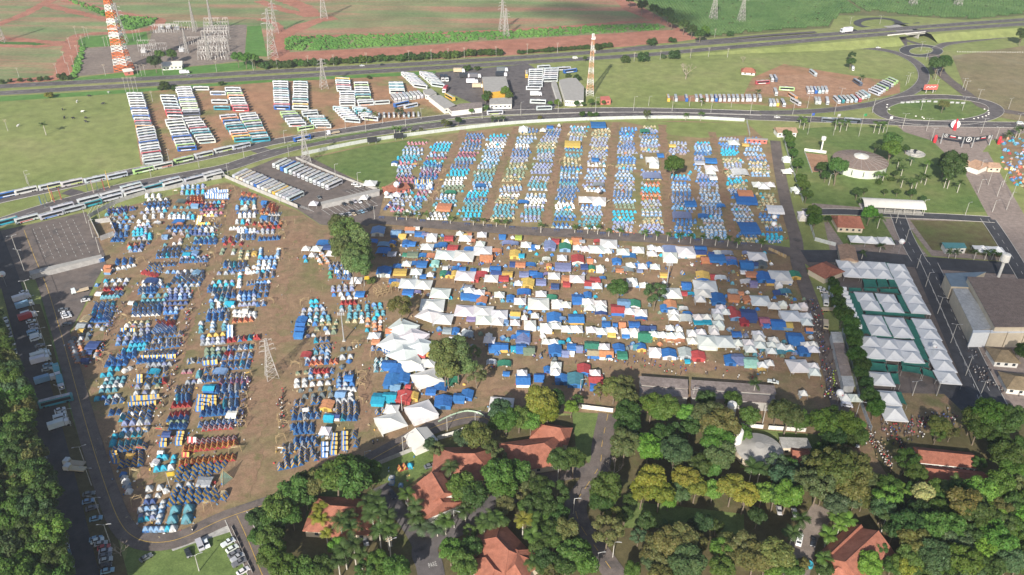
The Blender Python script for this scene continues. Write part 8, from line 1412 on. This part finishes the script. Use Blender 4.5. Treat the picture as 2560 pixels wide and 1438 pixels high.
COW = skinned('cow_body', JC, [(0, 1), (1, 2), (2, 3), (3, 4), (0, 5), (5, 6), (6, 7), (1, 8), (8, 9), (1, 10), (10, 11), (5, 12), (12, 13), (5, 14), (14, 15)], [(.36, .42), (.34, .4), .22, .17, .10, (.33, .38), .1, .04, .12, .07, .12, .07, .14, .07, .14, .07], [M_SHIRT], lambda c: 0, 1)
for i, (X, Y, c) in enumerate(((770, 1027, 'w'), (895, 967, 'k'), (1030, 1045, 'k'), (627, 1103, 'k'), (825, 1125, 'w'), (645, 1187, 'k'), (735, 1190, 'k'), (857, 1187, 'k'), (862, 1225, 'k'), (182, 1267, 'w'), (1090, 932, 'w'))):
    tag(link('cow', COW, None, Gt((0, 0), X, Y), PR.uniform(0, 6), 1.25, SHC[c]), '%s cow grazing, %s listed on the open pasture' % (SHN[c], ORD[i]), 'cow', 'cattle on the pasture')['label'] = '%s cow, %s from left on the open pasture' % (SHN[c], ORD[sorted((770, 895, 1030, 627, 825, 645, 735, 857, 862, 182, 1090)).index(X)])
# ------------------------------------------------------------------ loose belongings between the tents, beyond counting
r = random.Random(9); vs, fs, cs = [], [], []; UNIT = MB().box(0, 0, .5, 1, 1, 1); STAKE = MB().tube([(0, 0, 0), (0, 0, 1)], .5, 4, 0, False)
def put(x, y, sx, sy, sz, c, src):
    g = G(x, y, .05); a = r.uniform(0, 6.28); ca, sa = math.cos(a), math.sin(a); o = len(vs)
    for p in src.v: vs.append((g.x+(p[0]*sx*ca-p[1]*sy*sa), g.y+(p[0]*sx*sa+p[1]*sy*ca), g.z+p[2]*sz))
    fs.extend(tuple(q+o for q in f) for f in src.f); cs.extend([c]*len(src.v))
CC_ = [CO[k] for k in ('wh', 'wh', 'lg', 'tn', 'tn', 'bl', 'rd', 'lb', 'dg', 'ye', 'br')]
pool = [t for t in TENTS if t[2] > 560 or t[1] < 950]
for i in range(2600):
    t = r.choice(pool); m_ = mpp(t[1], t[2]); put(t[1]+r.gauss(0, 3.0)/m_, t[2]+r.gauss(0, 1.6)/m_, r.uniform(.2, .9), r.uniform(.2, .6), r.uniform(.1, .7), jit(r.choice(CC_), .2), UNIT)
pool = [it for it in items if it[2] > 570]
for i in range(1900):
    t = r.choice(pool); m_ = mpp(t[1], t[2]); put(t[1]+r.gauss(0, t[3]*.55)/m_, t[2]+(2.2+abs(r.gauss(0, t[3]*.4)))*.5/m_, r.uniform(.25, 1.3), r.uniform(.25, .8), r.uniform(.2, .95), jit(r.choice(CC_), .2), UNIT)
pool = [t for t in TENTS if t[1] < 950]
for i in range(900):
    t = r.choice(pool); m_ = mpp(t[1], t[2]); put(t[1]+r.gauss(0, 5)/m_, t[2]+r.gauss(0, 2.4)/m_, .09, .09, r.uniform(1.2, 3), jit(CO['tn'], .2), STAKE)
me = bpy.data.meshes.new('camp_belongings'); me.from_pydata(vs, [], fs); me.materials.append(FAB2); ca_ = me.color_attributes.new('Col', 'FLOAT_COLOR', 'POINT'); arr = np.ones((len(vs), 4), np.float32); arr[:, :3] = np.array(cs); ca_.data.foreach_set('color', arr.ravel())
o = link('camp_belongings', me); o['kind'] = 'stuff'; o['label'] = 'scattered boxes, tables, stools and stakes between the tents'; o['category'] = 'belongings'
# ------------------------------------------------------------------ bridge over the underpass
p0, p1 = G(2222, 90, 5.6), G(2308, 82, 5.6); d = p1-p0; rz = math.atan2(d.y, d.x)
th = thing('overpass_bridge', 'pale concrete side of the highway bridge over the underpass', 'bridge', (p0.x, p0.y, 0), rz); l = d.length
link('girder', MB().box(l/2, -.4, 5.4, l*1.1, .8, 1.6).mesh('girder', M_CONC), th); link('parapet', MB().box(l/2, -.4, 6.6, l*1.1, .3, .8).mesh('parapet', M_WALLW), th); link('deck', MB().box(l/2, 17, 5.2, l*.9, 36, .8).mesh('deck', M_CONC), th)
for s in (.12, .88): link('abutment', MB().box(l*s, 17, 2.6, 1.2, 35, 5.0).mesh('abutment', M_CONC), th)
# ------------------------------------------------------------------ clouds high up behind the camera; their shadows lie on the site
def cloud(x, y, alt, rx, ry, rz_, od, label, seed):
    p = G(x, y) - sd*(alt/math.sin(SUN_EL)); r = random.Random(seed); ph = [r.uniform(0, 6) for _ in range(6)]; m = MB(); n, k = 10, 24; vs = []
    for i in range(n+1):
        t = math.pi*i/n
        for j in range(k):
            a = 2*math.pi*j/k; f = 1+.22*math.sin(3*a+ph[0])*math.sin(t)+.14*math.sin(5*a+ph[1]+t*2)*math.sin(t)+.10*math.sin(4*t+ph[2]); vs.append((rx*f*math.sin(t)*math.cos(a), ry*f*math.sin(t)*math.sin(a), rz_*f*math.cos(t)*(1 if t < 1.6 else .6)))
    m.add(vs, [(i*k+j, (i+1)*k+j, (i+1)*k+(j+1) % k, i*k+(j+1) % k) for i in range(n) for j in range(k)])
    L = 2/math.sqrt((math.cos(SUN_EL)/ry)**2+(math.sin(SUN_EL)/(rz_*.8))**2); mt = bpy.data.materials.new('cloud_vapour'); mt.use_nodes = True; nt = mt.node_tree; nt.nodes.clear(); out = nt.nodes.new('ShaderNodeOutputMaterial'); v = nt.nodes.new('ShaderNodeVolumePrincipled'); v.inputs['Color'].default_value = (.97, .97, .97, 1); v.inputs['Density'].default_value = od/L; v.inputs['Anisotropy'].default_value = .3; nt.links.new(v.outputs[0], out.inputs['Volume'])
    o = link('cloud', m.mesh('cloud', mt, smooth=True), None, p, SHADOW_AZ-math.pi/2); structure(o); o['label'] = label
cloud(2170, 745, 700, 120, 95, 45, 1.4, 'small fair-weather cloud shading the right-hand grounds', 1)
cloud(1540, 42, 700, 95, 45, 22, 2.0, 'small fair-weather cloud shading the red field', 2)
# ------------------------------------------------------------------ haze
HZB = MB().box(0, 900, 118, 4200, 3000, 240); m = bpy.data.materials.new('haze_air'); m.use_nodes = True; nt = m.node_tree; nt.nodes.clear(); out = nt.nodes.new('ShaderNodeOutputMaterial'); v = nt.nodes.new('ShaderNodeVolumePrincipled'); v.inputs['Color'].default_value = (.86, .91, 1, 1); v.inputs['Density'].default_value = HAZE_D; v.inputs['Anisotropy'].default_value = .2; nt.links.new(v.outputs[0], out.inputs['Volume'])
o = link('haze', HZB.mesh('haze', m)); o['kind'] = 'stuff'
